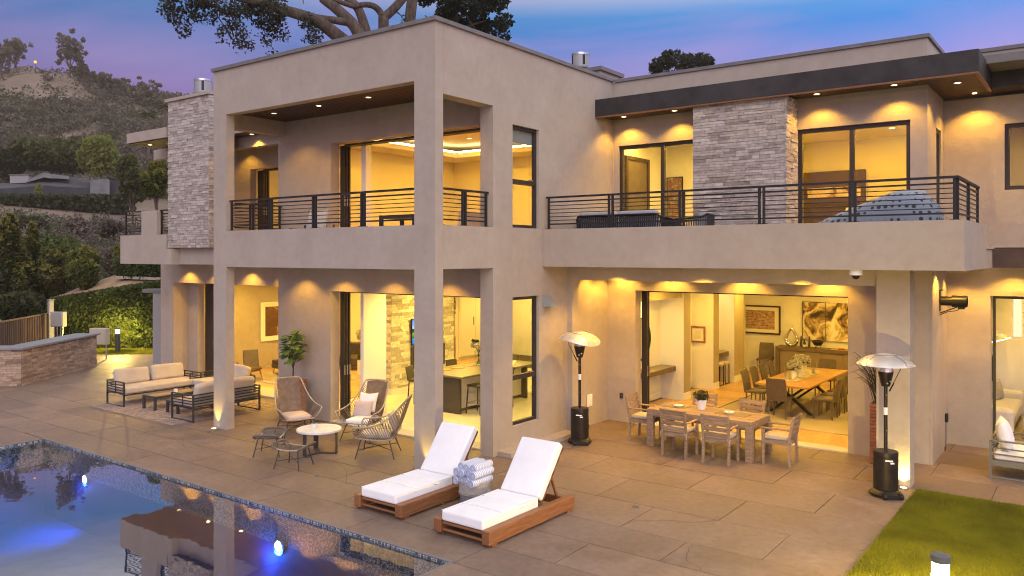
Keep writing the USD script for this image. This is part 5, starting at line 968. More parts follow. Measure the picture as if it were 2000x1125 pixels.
t = thing('area_rug', 'large flat woven rug under the oak dining table', 'rug', (0, 0, .02)); obj('rug', bx(1.55, 5.4, 7.2, 12.0, .001, .014), 'sisal_rug', t); stuff(obj('fringe', [bx(1.50, 1.55, 7.2 + k * .06, 7.225 + k * .06, .002, .010) for k in range(80)], 'dark_leather', t))
t = thing('table_runner', 'pale runner lying along the oak dining table', 'runner', (3.05, 9.9, .765)); obj('cloth', bx(-.20, .20, -1.0, 1.0, 0, .004), 'cream_canvas', t); obj('hem', [bx(-.20, .20, -1.0, -.985, .0041, .006), bx(-.2, .2, .985, 1.0, .0041, .006)], 'white_canvas', t)
for k, (x, y, h, r, lab) in enumerate(((3.05, 9.25, .22, .07, 'smallest glass vase of white flowers, nearest on the runner'), (3.07, 9.62, .30, .09, 'middle grey vase with the biggest white bouquet on the runner'), (3.04, 10.0, .26, .085, 'farthest grey vase of white flowers on the runner'))):
    t = thing('flower_vase', lab, 'vase', (x, y, .769)); obj('vase', lathe([(0, 0), (r * .8, 0), (r, h * .5), (r * .95, h), (r * .85, h), (r * .85, .02), (0, .02)], 24), 'white_stone' if k else 'white_plastic', t, 40); obj('bouquet', leaf_cloud(220, (0, 0, h + .10), (r * 2.2, r * 2.2, r * 1.7), .04, 30 + k), 'petal', t); obj('leaves', leaf_cloud(50, (0, 0, h + .03), (r * 1.9, r * 1.9, .06), .04, 40 + k), 'leaf_green', t)
for k, (x, y) in enumerate(((2.93, 9.15), (3.2, 10.3))):
    t = thing('hurricane_lantern', ['clear glass candle lantern left of the nearest vase', 'clear glass candle lantern behind the tall bouquet'][k], 'lantern', (x, y, .769)); obj('glass', lathe([(.075, 0), (.075, .30), (.07, .30), (.07, .0)], 24), 'window_glass', t, 40); obj('candle', cyl(0, 0, 0, .14, .035), 'cream_canvas', t)
# things on the sideboard
t = thing('pear_sculpture', 'hollow chrome pear sculpture on the left end of the sideboard', 'sculpture', (1.32, 14.6, .92)); an = np.linspace(0, 2 * PI, 40, endpoint=False); pr = [((.175 - .095 * max(0, math.sin(a)) ** .8) * math.cos(a), .01 * math.sin(3 * a), .24 + (.20 if math.sin(a) < 0 else .30) * math.sin(a)) for a in an]; obj('ring', tube(pr, [.045 - .012 * math.sin(a) for a in an], 14, True), 'chrome', t, True); obj('stalk', tube([(0, 0, .55), (.01, 0, .60), (.03, 0, .64)], .012, 6), 'chrome', t)
for k, (x, h, lab, m) in enumerate(((1.62, .34, 'dark tapered candlestick left on the sideboard', 'dark_leather'), (1.86, .34, 'dark tapered candlestick right on the sideboard', 'dark_leather'), (1.72, .24, 'green wine bottle between the candlesticks', 'leaf_dark'))):
    t = thing('bottle' if k == 2 else 'candlestick', lab, 'bottle' if k == 2 else 'candlestick', (x, 14.55, .92)); obj('body', lathe([(0, 0), (.04, 0), (.04, h * .6), (.014, h * .8), (.014, h), (0, h)] if k == 2 else [(0, 0), (.045, 0), (.04, .02), (.018, h), (0, h)], 20), 'bottle_green' if k == 2 else m, t, 40); obj('label' if k == 2 else 'cap', lathe([(.0405, .03), (.0412, .03), (.0412, .09), (.0405, .09)], 20) if k == 2 else cyl(0, 0, h, h + .01, .02), 'white_plastic' if k == 2 else 'steel', t)
t = thing('bronze_bowl', 'dark bowl on a stand on the sideboard under the painting', 'bowl', (2.12, 14.5, .92)); obj('bowl', lathe([(0, .08), (.10, .10), (.16, .19), (.15, .24), (.13, .24), (.13, .19), (0, .13)], 28), 'black_metal', t, 40); obj('stand', [bar((.1 * c, .1 * s, 0), (.05 * c, .05 * s, .12), .012) for c, s in ((1, 0), (-.5, .87), (-.5, -.87))], 'black_metal', t)
t = thing('book_stack', 'flat wooden tray with a red book on the sideboard', 'tray', (2.75, 14.5, .92)); obj('tray', cbx(-.24, .24, -.10, .10, 0, .02, .004), 'honey_wood', t); obj('book', cbx(-.04, .12, -.07, .07, .0205, .05, .003), 'red_cover', t)

# consoles in the niches
for k, (y0, y1, z, lab) in enumerate(((7.2, 8.88, .88, 'floating grey console shelf in the first lit niche'), (11.24, 12.42, .92, 'floating grey console shelf in the far niche above the stools'))):
    t = thing('console_shelf', lab, 'console', (0, 0, 0), 0, 'floating shelves in the dining room niches'); obj('top', cbx(-.235, .20, y0, y1, z - .13, z, .006), 'taupe_pale', t); obj('edge', bx(.201, .206, y0 + .02, y1 - .02, z - .12, z - .01), 'taupe_leather', t)
t = thing('round_mirror', 'round mirror seen edge on at the left side of the first niche', 'mirror', (-.235, 7.75, 1.62)); obj('rim', rot(lathe([(.50, 0), (.53, 0), (.53, .035), (.50, .035)], 48), (0, 1, 0), 90), 'bronze_frame', t, 30); obj('glass', rot(lathe([(0, .004), (.50, .004), (.50, .012), (0, .012)], 48), (0, 1, 0), 90), 'chrome', t)
for k, y in enumerate((11.62, 12.02)):
    t = thing('counter_stool', ['nearer pale topped stool under the far niche shelf', 'farther pale topped stool under the far niche shelf'][k], 'stool', (.16, y, .02), 0, 'stools in the far niche'); obj('seat', cushion(-.17, .17, -.16, .16, .56, .64, 6, .01, .03), 'cream_canvas', t, True); [obj('leg', [bar((x, -.14, 0), (x, -.14, .56), .022), bar((x, .14, 0), (x, .14, .56), .022), bar((x, -.14, .02), (x, .14, .02), .022)], 'dark_wood', t) for x in (-.15, .15)]
t = thing('sprig_vase', 'slim vase with a feathery sprig on the far niche shelf', 'vase', (.02, 11.5, .92)); obj('vase', lathe([(0, 0), (.05, 0), (.06, .1), (.025, .22), (.02, .22), (.02, .05), (0, .03)], 20), 'white_stone', t, 40); obj('sprig', [leaf_cloud(70, (0, 0, .42), (.16, .16, .14), .02, 51)] + [tube([(0, 0, .2), (.04 * math.cos(a), .04 * math.sin(a), .34), (.12 * math.cos(a), .12 * math.sin(a), .5)], .003, 4) for a in (0, 1, 2.2, 3.5, 5)], 'dry_leaf', t)
# ------------------------------------------------------------------ kitchen
t = thing('kitchen_island', 'long dark topped kitchen island with pale cupboard side', 'island', (0, 0, .02)); obj('top', cbx(-4.20, -2.72, 3.90, 7.0, .865, .91, .005), 'island_top', t); obj('end_panel', bx(-4.1, -2.98, 4.12, 4.20, 0, .864), 'island_dark', t); obj('end_panel', bx(-4.1, -2.98, 6.75, 6.83, 0, .864), 'island_dark', t)
[obj('cupboard', cbx(-3.9, -3.12, 4.203 + k * .637, 4.203 + (k + 1) * .637 - .004, .09, .862, .004), 'plaster', t) for k in range(4)]; obj('kickboard', bx(-3.85, -3.2, 4.21, 6.74, 0, .088), 'taupe_leather', t)

def bar_stool(label, loc, rz, first=[None]):
    """front is -y"""
    if first[0] is not None: return dup(first[0], loc, rz, label)
    t = thing('bar_stool', label, 'stool', loc, rz, 'dark leather stools at the kitchen island'); obj('seat', cushion(-.21, .21, -.21, .19, .62, .675, 7, .01, .02), 'stool_leather', t, True); obj('backrest', rot(cushion(-.21, .21, -.02, .02, 0, .34, 7, 0, .015), (1, 0, 0), -10).apply_translation((0, .20, .64)), 'stool_leather', t, True)
    for sx in (-1, 1):
        for sy in (-1, 1): obj('leg', bar((sx * .21, sy * .21, 0), (sx * .18, sy * .18, .63), .024), 'stool_leather', t)
    obj('footrest', [bar((-.195, y, .25), (.195, y, .25), .014) for y in (-.195, .195)] + [bar((x, -.195, .25), (x, .195, .25), .014) for x in (-.195, .195)], 'steel', t); first[0] = t; return t

bar_stool('dark bar stool on the right side of the kitchen island', (-2.72, 4.52, .02), -90); bar_stool('second dark bar stool on the right side of the island, behind the wall edge', (-2.72, 5.35, .02), -90); bar_stool('dark bar stool left of the corner column, on the fireplace side of the island', (-4.42, 4.30, .02), 112); bar_stool('dark bar stool whose back shows beyond the island top', (-4.4, 5.75, .02), 90)
for k, (x, y, lab) in enumerate(((-3.82, 4.60, 'round wicker placemat nearest the left edge of the island'), (-3.79, 5.02, 'round wicker placemat second on the island'), (-3.83, 5.52, 'round wicker placemat third on the island, left of the vase'), (-3.78, 6.25, 'round wicker placemat behind the glass vase on the island'))):
    t = thing('round_placemat', lab, 'placemat', (x, y, .931), 0, 'round wicker placemats on the island'); obj('mat', lathe([(0, 0), (.17, 0), (.175, .006), (0, .008)], 28), 'honey_wood', t); obj('rim', lathe([(.165, .006), (.18, .004), (.18, .012), (.165, .012)], 28), 'cedar', t)
t = thing('glass_vase', 'tall clear glass vase of white hydrangeas on the kitchen island', 'vase', (-3.70, 5.72, .931)); obj('vase', lathe([(.0, 0), (.10, 0), (.105, .36), (.10, .36), (.095, .012), (0, .012)], 28), 'window_glass', t, 40); obj('stems', [tube([(.05 * math.cos(a), .05 * math.sin(a), .02), (-.02 * math.cos(a), -.02 * math.sin(a), .25), (.10 * math.cos(a), .10 * math.sin(a), .48)], .006, 5) for a in np.linspace(0, 5.5, 8)], 'leaf_green', t); obj('bloom', [leaf_cloud(130, (.13 * math.cos(a), .13 * math.sin(a), .50 + .04 * math.sin(3 * a)), (.09, .09, .08), .03, 60 + i, shell=.7) for i, a in enumerate(np.linspace(0, 5.2, 6))], 'petal', t); obj('dark_bloom', [leaf_cloud(60, (-.1, -.08, .60), (.06, .06, .05), .025, 71), leaf_cloud(60, (.02, -.1, .61), (.05, .05, .04), .025, 72)], 'leaf_dark', t)
t = thing('television', 'thin wall television showing a lake landscape above the fireplace', 'television', (0, 0, 0)); obj('case', cbx(-6.06, -6.02, 5.72, 7.0, 1.26, 1.98, .006), 'black_metal', t)
mat('tv_screen', {'g': ('geometry', {}), 's': ('separate_xyz', {}), 'n': ('noise_texture', {'scale': 6.0, 'detail': 4.0}), 'ad': ('math', {'math_type': 'multiply_add', 'value2': .22}), 'mr': ('map_range', {'from_min': 1.38, 'from_max': 2.07, 'to_min': 0.0, 'to_max': 1.0}), 'r': ('rgb_ramp', {'ramp': [(0, (.02, .12, .45)), (.25, (.05, .28, .60)), (.30, (.03, .09, .02)), (.44, (.22, .36, .03)), (.50, (.02, .05, .03)), (.60, (.03, .06, .05)), (.64, (.45, .60, .85)), (1, (.04, .16, .62))]}), 'e': ('emission', {'strength': 1.5})},
    [('g.position', 's.vector'), ('g.position', 'n.vector'), ('n.fac', 'ad.value1'), ('s.z', 'ad.value3'), ('ad.value', 'mr.value'), ('mr.result', 'r.fac'), ('r.color', 'e.color')], surface='e.emission')
obj('screen', bx(-6.019, -6.016, 5.74, 6.98, 1.28, 1.96), 'tv_screen', t)
t = thing('indoor_tree', 'tall indoor olive tree in a terracotta pot at the back of the kitchen', 'potted tree', (-9.72, 11.6, .02)); obj('pot', lathe([(0, 0), (.20, 0), (.30, .75), (.27, .75), (.25, .65), (0, .65)], 28), 'terracotta', t, 40); obj('trunk', [tube([(0, 0, .6), (-.08, .02, 1.2), (-.25, 0, 1.9), (-.5, .05, 2.6)], [.03, .025, .02, .008], 7), tube([(-.08, .02, 1.2), (.05, -.1, 1.8), (.0, -.2, 2.5)], [.02, .015, .006], 6)], 'bark', t); obj('foliage', [leaf_cloud(700, (-.35, 0, 2.2), (.55, .55, .65), .05, 81), leaf_cloud(300, (.0, -.1, 2.0), (.4, .4, .55), .05, 82)], 'leaf_olive', t)
# family room seen past the fireplace
t = thing('leather_sofa', 'low brown leather sofa beyond the stone fireplace wall', 'sofa', (-10.2, 8.1, .02), 30); obj('seat', rbx(-1.1, 1.1, -.5, .4, .12, .40, .06), 'dark_leather', t, True); obj('backrest', rbx(-1.1, 1.1, .4, .62, .12, .80, .08), 'dark_leather', t, True); [obj('leg', bx(x - .03, x + .03, y - .03, y + .03, 0, .12), 'black_metal', t) for x in (-1, 1) for y in (-.4, .5)]
loose_pillow('orange pillow at the end of the brown leather sofa', (-9.95, 8.25, .42), 30, -15, .50, .48, .18, 'orange_cloth', 7); loose_pillow('rust fur pillow in front of the orange one', (-9.75, 8.05, .42), 40, -15, .42, .36, .18, 'rust_cloth', 8)

t = thing('orchid', 'white orchid in front of the brown sofa in the family room', 'orchid', (-9.35, 7.0, .02)); obj('stand', cyl(0, 0, 0, .45, .14), 'white_stone', t); obj('leaves', leaf_cloud(24, (0, 0, .58), (.14, .14, .12), .13, 91), 'leaf_green', t); obj('stem', tube([(0, 0, .5), (.05, 0, .9), (0, .05, 1.2)], .008, 5), 'leaf_green', t); obj('flowers', leaf_cloud(220, (.0, .02, 1.22), (.20, .20, .20), .05, 92), 'petal', t)
t = thing('floor_vase', 'white drop shaped floor vase beside the fireplace wall', 'vase', (-7.7, 6.2, .02)); obj('vase', lathe([(0, 0), (.12, 0), (.17, .14), (.13, .34), (.05, .55), (.035, .7), (0, .7)], 28), 'white_plastic', t, 40); obj('base', cyl(0, 0, -.001, .012, .2), 'grey_box', t)
for k in range(6):
    t = thing('book', ['dark book on the lower wall shelf', 'second dark book on the lower wall shelf', 'tallest book on the upper wall shelf', 'pale book on the upper wall shelf', 'slim book on the upper wall shelf', 'brown book on the lower wall shelf'][k], 'book', (-11.4 + k * .09, 12.35, 2.025 if k in (0, 1, 5) else 2.625), 0, 'books on the family room shelves'); obj('cover', cbx(0, .05, -.09, .09, 0, .22 + .02 * (k % 3), .003), ['dark_leather', 'black_metal', 'taupe_leather', 'cream_canvas', 'dark_wood', 'cedar'][k], t); obj('pages', bx(.006, .044, -.092, -.0901, .006, .2), 'white_plastic', t)
# lounge
t = thing('shell_chair', 'low curved plywood lounge chair with dark cushions in the lounge', 'lounge chair', (-11.15, 4.35, .02), 62)
u = np.linspace(-1, 1, 15); G1 = np.array([[(a * .44, -.32 + .42 * s, .34 + .24 * abs(a) ** 2.4 - .10 * s) for s in (0, .5, 1)] for a in u]); V = np.vstack([G1.reshape(-1, 3), G1.reshape(-1, 3) - (0, 0, .02)]); F = []
for i in range(14):
    for j in range(2): a = i * 3 + j; F += [(a, a + 3, a + 4), (a, a + 4, a + 1), (a + 45, a + 49, a + 48), (a + 45, a + 46, a + 49)]
obj('seat_shell', trimesh.Trimesh(V, F, process=False), 'honey_wood', t, True); obj('back_shell', rot(rbx(-.22, .22, -.03, .03, 0, .62, .03), (1, 0, 0), -28).apply_translation((0, .14, .30)), 'dark_leather', t, True); obj('seat_pad', rbx(-.24, .24, -.30, .12, .345, .40, .025), 'dark_leather', t, True)
for x, y, m_ in ((-.26, -.30, 0), (.26, -.30, 0), (0, .34, 0)): obj('leg', tube([(x * .7, y * .7, .34), (x, y * 1.1, 0)], [.026, .014], 8), 'cedar', t)
t = thing('chaise', 'dark tufted chaise on thin legs in the lounge', 'chaise', (-10.7, 5.6, .02), -8); obj('seat', rbx(-.9, .9, -.36, .36, .20, .36, .05), 'dark_leather', t, True); obj('pad', cushion(-.88, .88, -.35, .35, .355, .46, 10, .03, .04), 'dark_leather', t, True); obj('headrest', rot(rbx(-.06, .06, -.34, .34, 0, .5, .05), (0, 1, 0), 18).apply_translation((.78, 0, .42)), 'dark_leather', t, True); [obj('leg', tube([(x, y, .2), (x * 1.04, y * 1.08, 0)], [.018, .01], 6), 'cedar', t) for x in (-.8, .8) for y in (-.3, .3)]
art('framed_print', 'tall white framed brown print on the yellow lounge wall', (-12.87, 5.95, .98), (0, 1), .95, 1.12, 'dark_print', 'baseboard', .07, .10)
t = thing('lounge_rug', 'pale shaggy rug on the lounge floor', 'rug', (-10.6, 4.9, .02)); obj('rug', bx(-1.6, 1.7, -.6, 1.8, .001, .02), 'sisal_rug', t); obj('border', [bx(-1.62, 1.72, -.64, -.6, .001, .016), bx(1.7, 1.74, -.6, 1.8, .001, .016)], 'cream_canvas', t)
# rooms upstairs
art('abstract_painting', 'colourful patterned panel in the left upstairs room', (-.18, 9.18, 4.55), (1, 0), .42, 1.15, 'mosaic_print', 'black_metal', .015, 0, 'painting')
t = thing('bed_headboard', 'dark panelled surround with a gold band in the right upstairs room', 'panel', (0, 0, 0)); obj('panel', cbx(2.9, 4.35, 10.5, 10.59, 3.8, 5.76, .006), 'taupe_dark', t); obj('gold_band', bx(3.0, 4.25, 10.47, 10.498, 5.12, 5.36), 'abstract_black_gold', t); obj('console', bx(2.8, 4.4, 10.1, 10.49, 3.79, 4.02), 'plaster', t)

for k, (x, y, z, lab) in enumerate(((3.25, 10.25, 4.02, 'left cream coral ball on the upstairs console'), (3.55, 10.3, 4.10, 'middle cream coral ball on the upstairs console'), (3.80, 10.22, 4.02, 'right cream coral ball on the upstairs console'))):
    t = thing('coral_ball', lab, 'ornament', (x, y, z), 0, 'coral balls on the upstairs console'); m = trimesh.creation.icosphere(3, .14); v = m.vertices; m.vertices = v * (1 + .12 * (meshkit.fbm(v * 22, 2, k) - .5)[:, None]); m.apply_translation((0, 0, .14)); obj('ball', m, 'white_stone', t, True); obj('foot', cyl(0, 0, 0, .03, .05), 'black_metal', t)
t = thing('upstairs_bed', 'pale bed with pillows in the right upstairs room', 'bed', (5.0, 8.4, 3.78)); obj('mattress', cushion(-.9, .9, -1.0, 1.0, .25, .60, 12, .03, .08), 'cream_canvas', t, True); obj('base', bx(-.92, .92, -1.02, 1.02, 0, .24), 'taupe_leather', t); [obj('pillow', rot(pillow(.7, .45, .2, 12, 0, 12 + i), (1, 0, 0), -20).apply_translation((x, .7, .8)), 'white_canvas', t, True) for i, x in enumerate((-.42, .42))]
t = thing('upstairs_sofa', 'pale sofa with a cushion behind the tall upper side window', 'sofa', (-1.2, 3.3, 3.77), 95); obj('seat', rbx(-.8, .8, -.4, .4, .1, .5, .06), 'cream_canvas', t, True); obj('backrest', rbx(-.8, .8, .3, .5, .1, .85, .08), 'cream_canvas', t, True); obj('cushion', rot(pillow(.5, .45, .18, 12, 0, 15), (1, 0, 0), -20).apply_translation((.1, .2, .75)), 'blush_canvas', t, True)
# right room
t = thing('leather_sofa', 'pale leather sofa inside the far right room', 'sofa', (7.05, 10.0, .02), 90); obj('seat', cushion(-1.2, 1.2, -.45, .3, .14, .46, 14, .04, .09), 'pale_leather', t, True); obj('backrest', rbx(-1.2, 1.2, .28, .46, .14, .80, .08), 'pale_leather', t, True); [obj('arm', cushion(min(x, x + s * .24), max(x, x + s * .24), -.48, .42, .05, .62, 8, .03, .09), 'pale_leather', t, True) for x, s in ((-1.2, -1), (1.2, 1))]; obj('base', bx(-1.3, 1.3, -.4, .4, .0, .14), 'dark_leather', t)
loose_pillow('shaggy cream pillow on the pale leather sofa', (7.02, 10.7, .48), 70, -12, .5, .46, .2, 'shag', 9)
t = thing('leather_ottoman', 'pale leather ottoman in front of the sofa in the far right room', 'ottoman', (8.15, 9.3, .02)); obj('pad', cushion(-.5, .5, -.5, .5, .14, .44, 10, .04, .08), 'pale_leather', t, True); obj('base', bx(-.45, .45, -.45, .45, 0, .139), 'dark_leather', t)
t = thing('arc_lamp', 'bright tilted reading lamp in the far right room', 'lamp', (7.0, 11.2, .02)); obj('stem', tube([(-.1, .2, 0), (-.12, .2, 1.2), (-.05, .1, 1.72), (.02, .0, 1.80)], .014, 7), 'black_metal', t); obj('shade', rot(lathe([(.05, .10), (.20, -.02), (.205, -.02), (.055, .12)], 28), (0, 1, 0), -18).apply_translation((.08, 0, 1.76)), 'white_plastic', t, 40); obj('bulb', rot(lathe([(0, -.03), (.19, -.015), (.19, .0), (0, .05)], 28), (0, 1, 0), -18).apply_translation((.08, 0, 1.76)), 'shade_glow', t)
t = thing('patio_armchair', 'grey metal framed armchair with white seat at the right edge of the terrace', 'armchair', (7.95, 5.92, 0), 90)
for s in (-1, 1): obj('side_frame', [bar((s * .45, -.5, 0), (s * .45, -.5, .62), .04), bar((s * .45, .5, 0), (s * .45, .5, .62), .04), bar((s * .45, -.5, .62), (s * .45, .5, .62), .04, .025), bar((s * .45, -.5, .50), (s * .45, .5, .50), .022), bar((s * .45, -.5, .40), (s * .45, .5, .40), .022), bar((s * .45, -.5, .02), (s * .45, .5, .02), .03)], 'grey_frame', t)
obj('seat_frame', bx(-.45, .45, -.5, .5, .20, .30), 'grey_frame', t); obj('back_rail', [bar((-.45, .5, z), (.45, .5, z), .03) for z in (.42, .52, .62)], 'grey_frame', t); obj('seat_cushion', cushion(-.42, .42, -.5, .46, .30, .44, 10, .03, .05), 'white_canvas', t, True)
loose_pillow('big white pillow leaning on the grey armchair at the right edge', (7.62, 5.80, .44), 95, -14, .58, .52, .24, 'white_canvas', 10)
# ------------------------------------------------------------------ garden walls, bar, fence, lamps
_fw = np.array([-math.sin(HEAD), math.cos(HEAD)]); _rt = np.array([math.cos(HEAD), math.sin(HEAD)])
def vp(px, d): return CAM[:2] + d * (_fw + (px - 1000) / FPX * _rt)          # plan position d metres ahead
def vz(py, d): return 3.7 + (HZ - py) / FPX * d                               # height there
A = np.array([-15.58, -.10]); B = np.array([-18.0, 3.15]); D2 = A + np.array([-2.2, -2.1])
bar_t = thing('bar_counter', 'angled outdoor bar counter faced in brown ledger stone with a grey top', 'bar counter')
def seg_wall(p, q, n, th, z0, z1, m, nm, par):
    P = [(*p, z0), (*q, z0), (*(q - n * th), z0), (*(p - n * th), z0)]; return obj(nm, trimesh.convex.convex_hull(np.array(P + [(a, b, z1) for a, b, _ in P])), m, par)
nAB = np.array([.802, .597]); nAD = np.array([.69, -.724])
far_st = []
for p, q, n, sd in ((A, B, nAB, 41), (D2, A, nAD, 42)):
    seg_wall(p, q, n, .55, 0, 1.03, 'mortar', 'core', bar_t)
    u = (q - p) / np.linalg.norm(q - p)
    for m, s in stone_face(None, WS, (*p, 0), (*u, 0), (*n, 0), float(np.linalg.norm(q - p)), 1.03, row=(.055, .085), ln=(.16, .42), seed=sd):
        if sd == 41: obj('stone', m, s, bar_t)
        else: far_st.append((m, s))
stone_stuff('end_stones', far_st, WS, bar_t, '')
nrm = lambda v: v / np.linalg.norm(v)
miter = nrm(nAB + nAD); top = [A + miter * .12, B + nAB * .08 + nrm(B - A) * .12, B - nAB * .75 + nrm(B - A) * .12, A - miter * .85, D2 - nAD * .7, D2 + nAD * .08]
tp = trimesh.creation.extrude_polygon(Polygon(top).buffer(0), .05, engine='earcut'); tp.apply_translation((0, 0, 1.035)); obj('countertop', tp, 'countertop_grey', bar_t)
# fence
F0, F1 = vp(-40, 25.6), vp(96, 31.0); fu = nrm(F1 - F0); fl_ = np.linalg.norm(F1 - F0); fnc = thing('wooden_fence', 'brown vertical board fence behind the bar counter', 'fence')
k = 0.0; i = 0
while k < fl_:
    p = F0 + fu * k; obj('board', bar((*(p + fu * .07), 0), (*(p + fu * .07), 1.42), .135, .02), 'fence_board', fnc)
    if i % 12 == 11: obj('post', bar((*(p - nrm(np.array([-fu[1], fu[0]])) * .0), 0), (*p, 1.44), .05, .06), 'fence_board', fnc)
    k += .145; i += 1
obj('cap_rail', bar((*F0, 1.44), (*F1, 1.44), .09, .045), 'fence_board', fnc)
# ivy wall with a sloping top
H0, H1 = vp(97, 31.4), vp(335, 31.6); hu = nrm(H1 - H0); hn = np.array([hu[1], -hu[0]]); hl = np.linalg.norm(H1 - H0)
ivy = thing('ivy_wall', 'tall wall covered in green ivy behind the back lawn', 'hedge wall')
zt = lambda s: 1.88 + .72 * min(1, (s / hl) * 1.1)
obj('wall', trimesh.convex.convex_hull(np.array([(*(H0 - hn * o), z) for o in (.05, .4) for z in (0, 1.75)] + [(*(H1 - hn * o), z) for o in (.05, .4) for z in (0, 2.4)])), 'stucco', ivy)
g = np.random.default_rng(5); n = 15000; s = g.uniform(0, hl, n); zz = g.uniform(0, 1, n) ** .9 * np.array([zt(q) for q in s]); bul = meshkit.fbm(np.stack([s * .9, zz * .9, s * 0], 1), 4, 8); off = .02 + .42 * (bul - .3) + g.uniform(-.05, .10, n)
P = np.stack([H0[0] + hu[0] * s + hn[0] * off, H0[1] + hu[1] * s + hn[1] * off, zz], 1); stuff(obj('ivy', leaves_at(P, .092, g, .2, .7), 'leaf_ivy', ivy))
g = np.random.default_rng(6); n = 3000; s = g.uniform(0, hl, n); off = g.uniform(-.5, .1, n); P = np.stack([H0[0] + hu[0] * s + hn[0] * off, H0[1] + hu[1] * s + hn[1] * off, np.array([zt(q) for q in s]) + g.uniform(-.1, .12, n)], 1); stuff(obj('ivy_top', leaves_at(P, .07, g, .4, .7), 'leaf_green', ivy))
up = thing('upper_hedge', 'clipped hedge on the terrace above the ivy wall beside the house', 'hedge'); a, b_ = vp(234, 35.5), vp(345, 34.5); n = 5200; g = np.random.default_rng(7); f = g.uniform(0, 1, n); P = np.stack([a[0] + (b_[0] - a[0]) * f + g.normal(0, .15, n), a[1] + (b_[1] - a[1]) * f + g.normal(0, .15, n), g.uniform(2.72, 3.55, n) + .1 * np.sin(f * 20)], 1); obj('foliage', leaves_at(P, .085, g, .2, .7), 'leaf_ivy', up); stuff(stage.GetPrimAtPath('/World/upper_hedge/foliage')); obj('terrace_edge', bar((*a, 2.72), (*b_, 2.66), .5, .12), 'stucco', up)
sl = [(*vp(p, d), vz(y, d)) for p, y, d in ((95, 590, 33.4), (170, 578, 33.6), (240, 566, 33.8), (340, 560, 34), (100, 580, 37), (170, 557, 37), (240, 530, 37), (340, 520, 37), (100, 580, 46), (170, 565, 46), (240, 540, 46), (340, 530, 46))]
q = []; [q.extend([(r * 4 + c, r * 4 + c + 1, r * 4 + c + 5), (r * 4 + c, r * 4 + c + 5, r * 4 + c + 4)]) for r in range(2) for c in range(3)]
sm = trimesh.Trimesh(np.array(sl), q, process=False).subdivide().subdivide().subdivide(); v = sm.vertices.copy(); v[:, 2] += .22 * (meshkit.fbm(v * 1.6, 4, 3) - .5); sm.vertices = v; struct('dry_slope', sm, 'straw_slope', smooth=True)
def bollard(label, x, y, h, power):
    t = thing('bollard_light', label, 'bollard light', (x, y, 0), 0, 'round bollard lights on the lawns'); obj('post', cyl(0, 0, 0, h - .22, .092, 28), 'charcoal_metal', t, 30); obj('lens', cyl(0, 0, h - .22, h - .075, .080, 28), 'bollard_glow', t, 30); obj('cap', lathe([(0, h - .075), (.092, h - .075), (.096, h - .06), (.09, h - .012), (.06, h), (0, h)], 28), 'bollard_cap', t, 40)
    L = UsdLux.SphereLight.Define(stage, numbered('/World/bollard_lamp')); L.CreateRadiusAttr(.05); L.CreateIntensityAttr(power); L.CreateNormalizeAttr(True); L.CreateColorAttr(Gf.Vec3f(1, .70, .16)); L.AddTranslateOp().Set(Gf.Vec3d(x, y, h - .15)); return t
bollard('glowing bollard on the far lawn in front of the ivy wall', -21.05, 5.43, .95, 340); bollard('bright bollard on the near lawn at the bottom right', 7.70, -1.20, .79, 330)
# lamps off frame on the same lawn light its right side
def box_unit(name, label, px0, px1, py0, py1, d, m, legs):
    x, y = vp((px0 + px1) / 2, d); w = (px1 - px0) / FPX * d; z0, z1 = vz(py1, d), vz(py0, d); t = thing(name, label, 'utility box', (x, y, 0), math.degrees(HEAD) - 6)
    obj('cabinet', cbx(-w / 2, w / 2, -.12, .12, z0, z1, .015), m, t); obj('door', cbx(-w / 2 + .03, w / 2 - .03, -.135, -.121, z0 + .03, z1 - .03, .006), m, t)
    for xx in legs: obj('conduit', cyl(xx * w, 0, 0, z0, .025, 10), 'steel', t)
box_unit('meter_box', 'pale grey meter box on conduits beside the end of the fence', 101, 128, 609, 638, 30.3, 'grey_box', (-.3, -.1, .15, .3)); box_unit('pool_equipment_box', 'low cream utility cabinet on legs on the far lawn', 177, 212, 641, 673, 28.4, 'beige_box', (-.4, .4))
t = thing('fence_post', 'tall grey post where the fence meets the ivy wall', 'post', (*vp(99, 30.8), 0)); obj('shaft', bx(-.08, .08, -.08, .08, 0, 1.95), 'grey_box', t); obj('cap', bx(-.1, .1, -.1, .1, 1.95 + EPS, 2.0), 'parapet_cap', t)
gx, gy = vp(309, 24.4); t = thing('gate_wall', 'narrow grey gate wall and lintel at the far corner of the house', 'wall', (gx, gy, 0), math.degrees(HEAD)); obj('pillar', bx(-.12, .2, -.1, .3, 0, 2.55), 'grey_box', t); obj('lintel', bx(-.42, .2, -.14, .34, 2.55 + EPS, 2.66), 'parapet_cap', t)

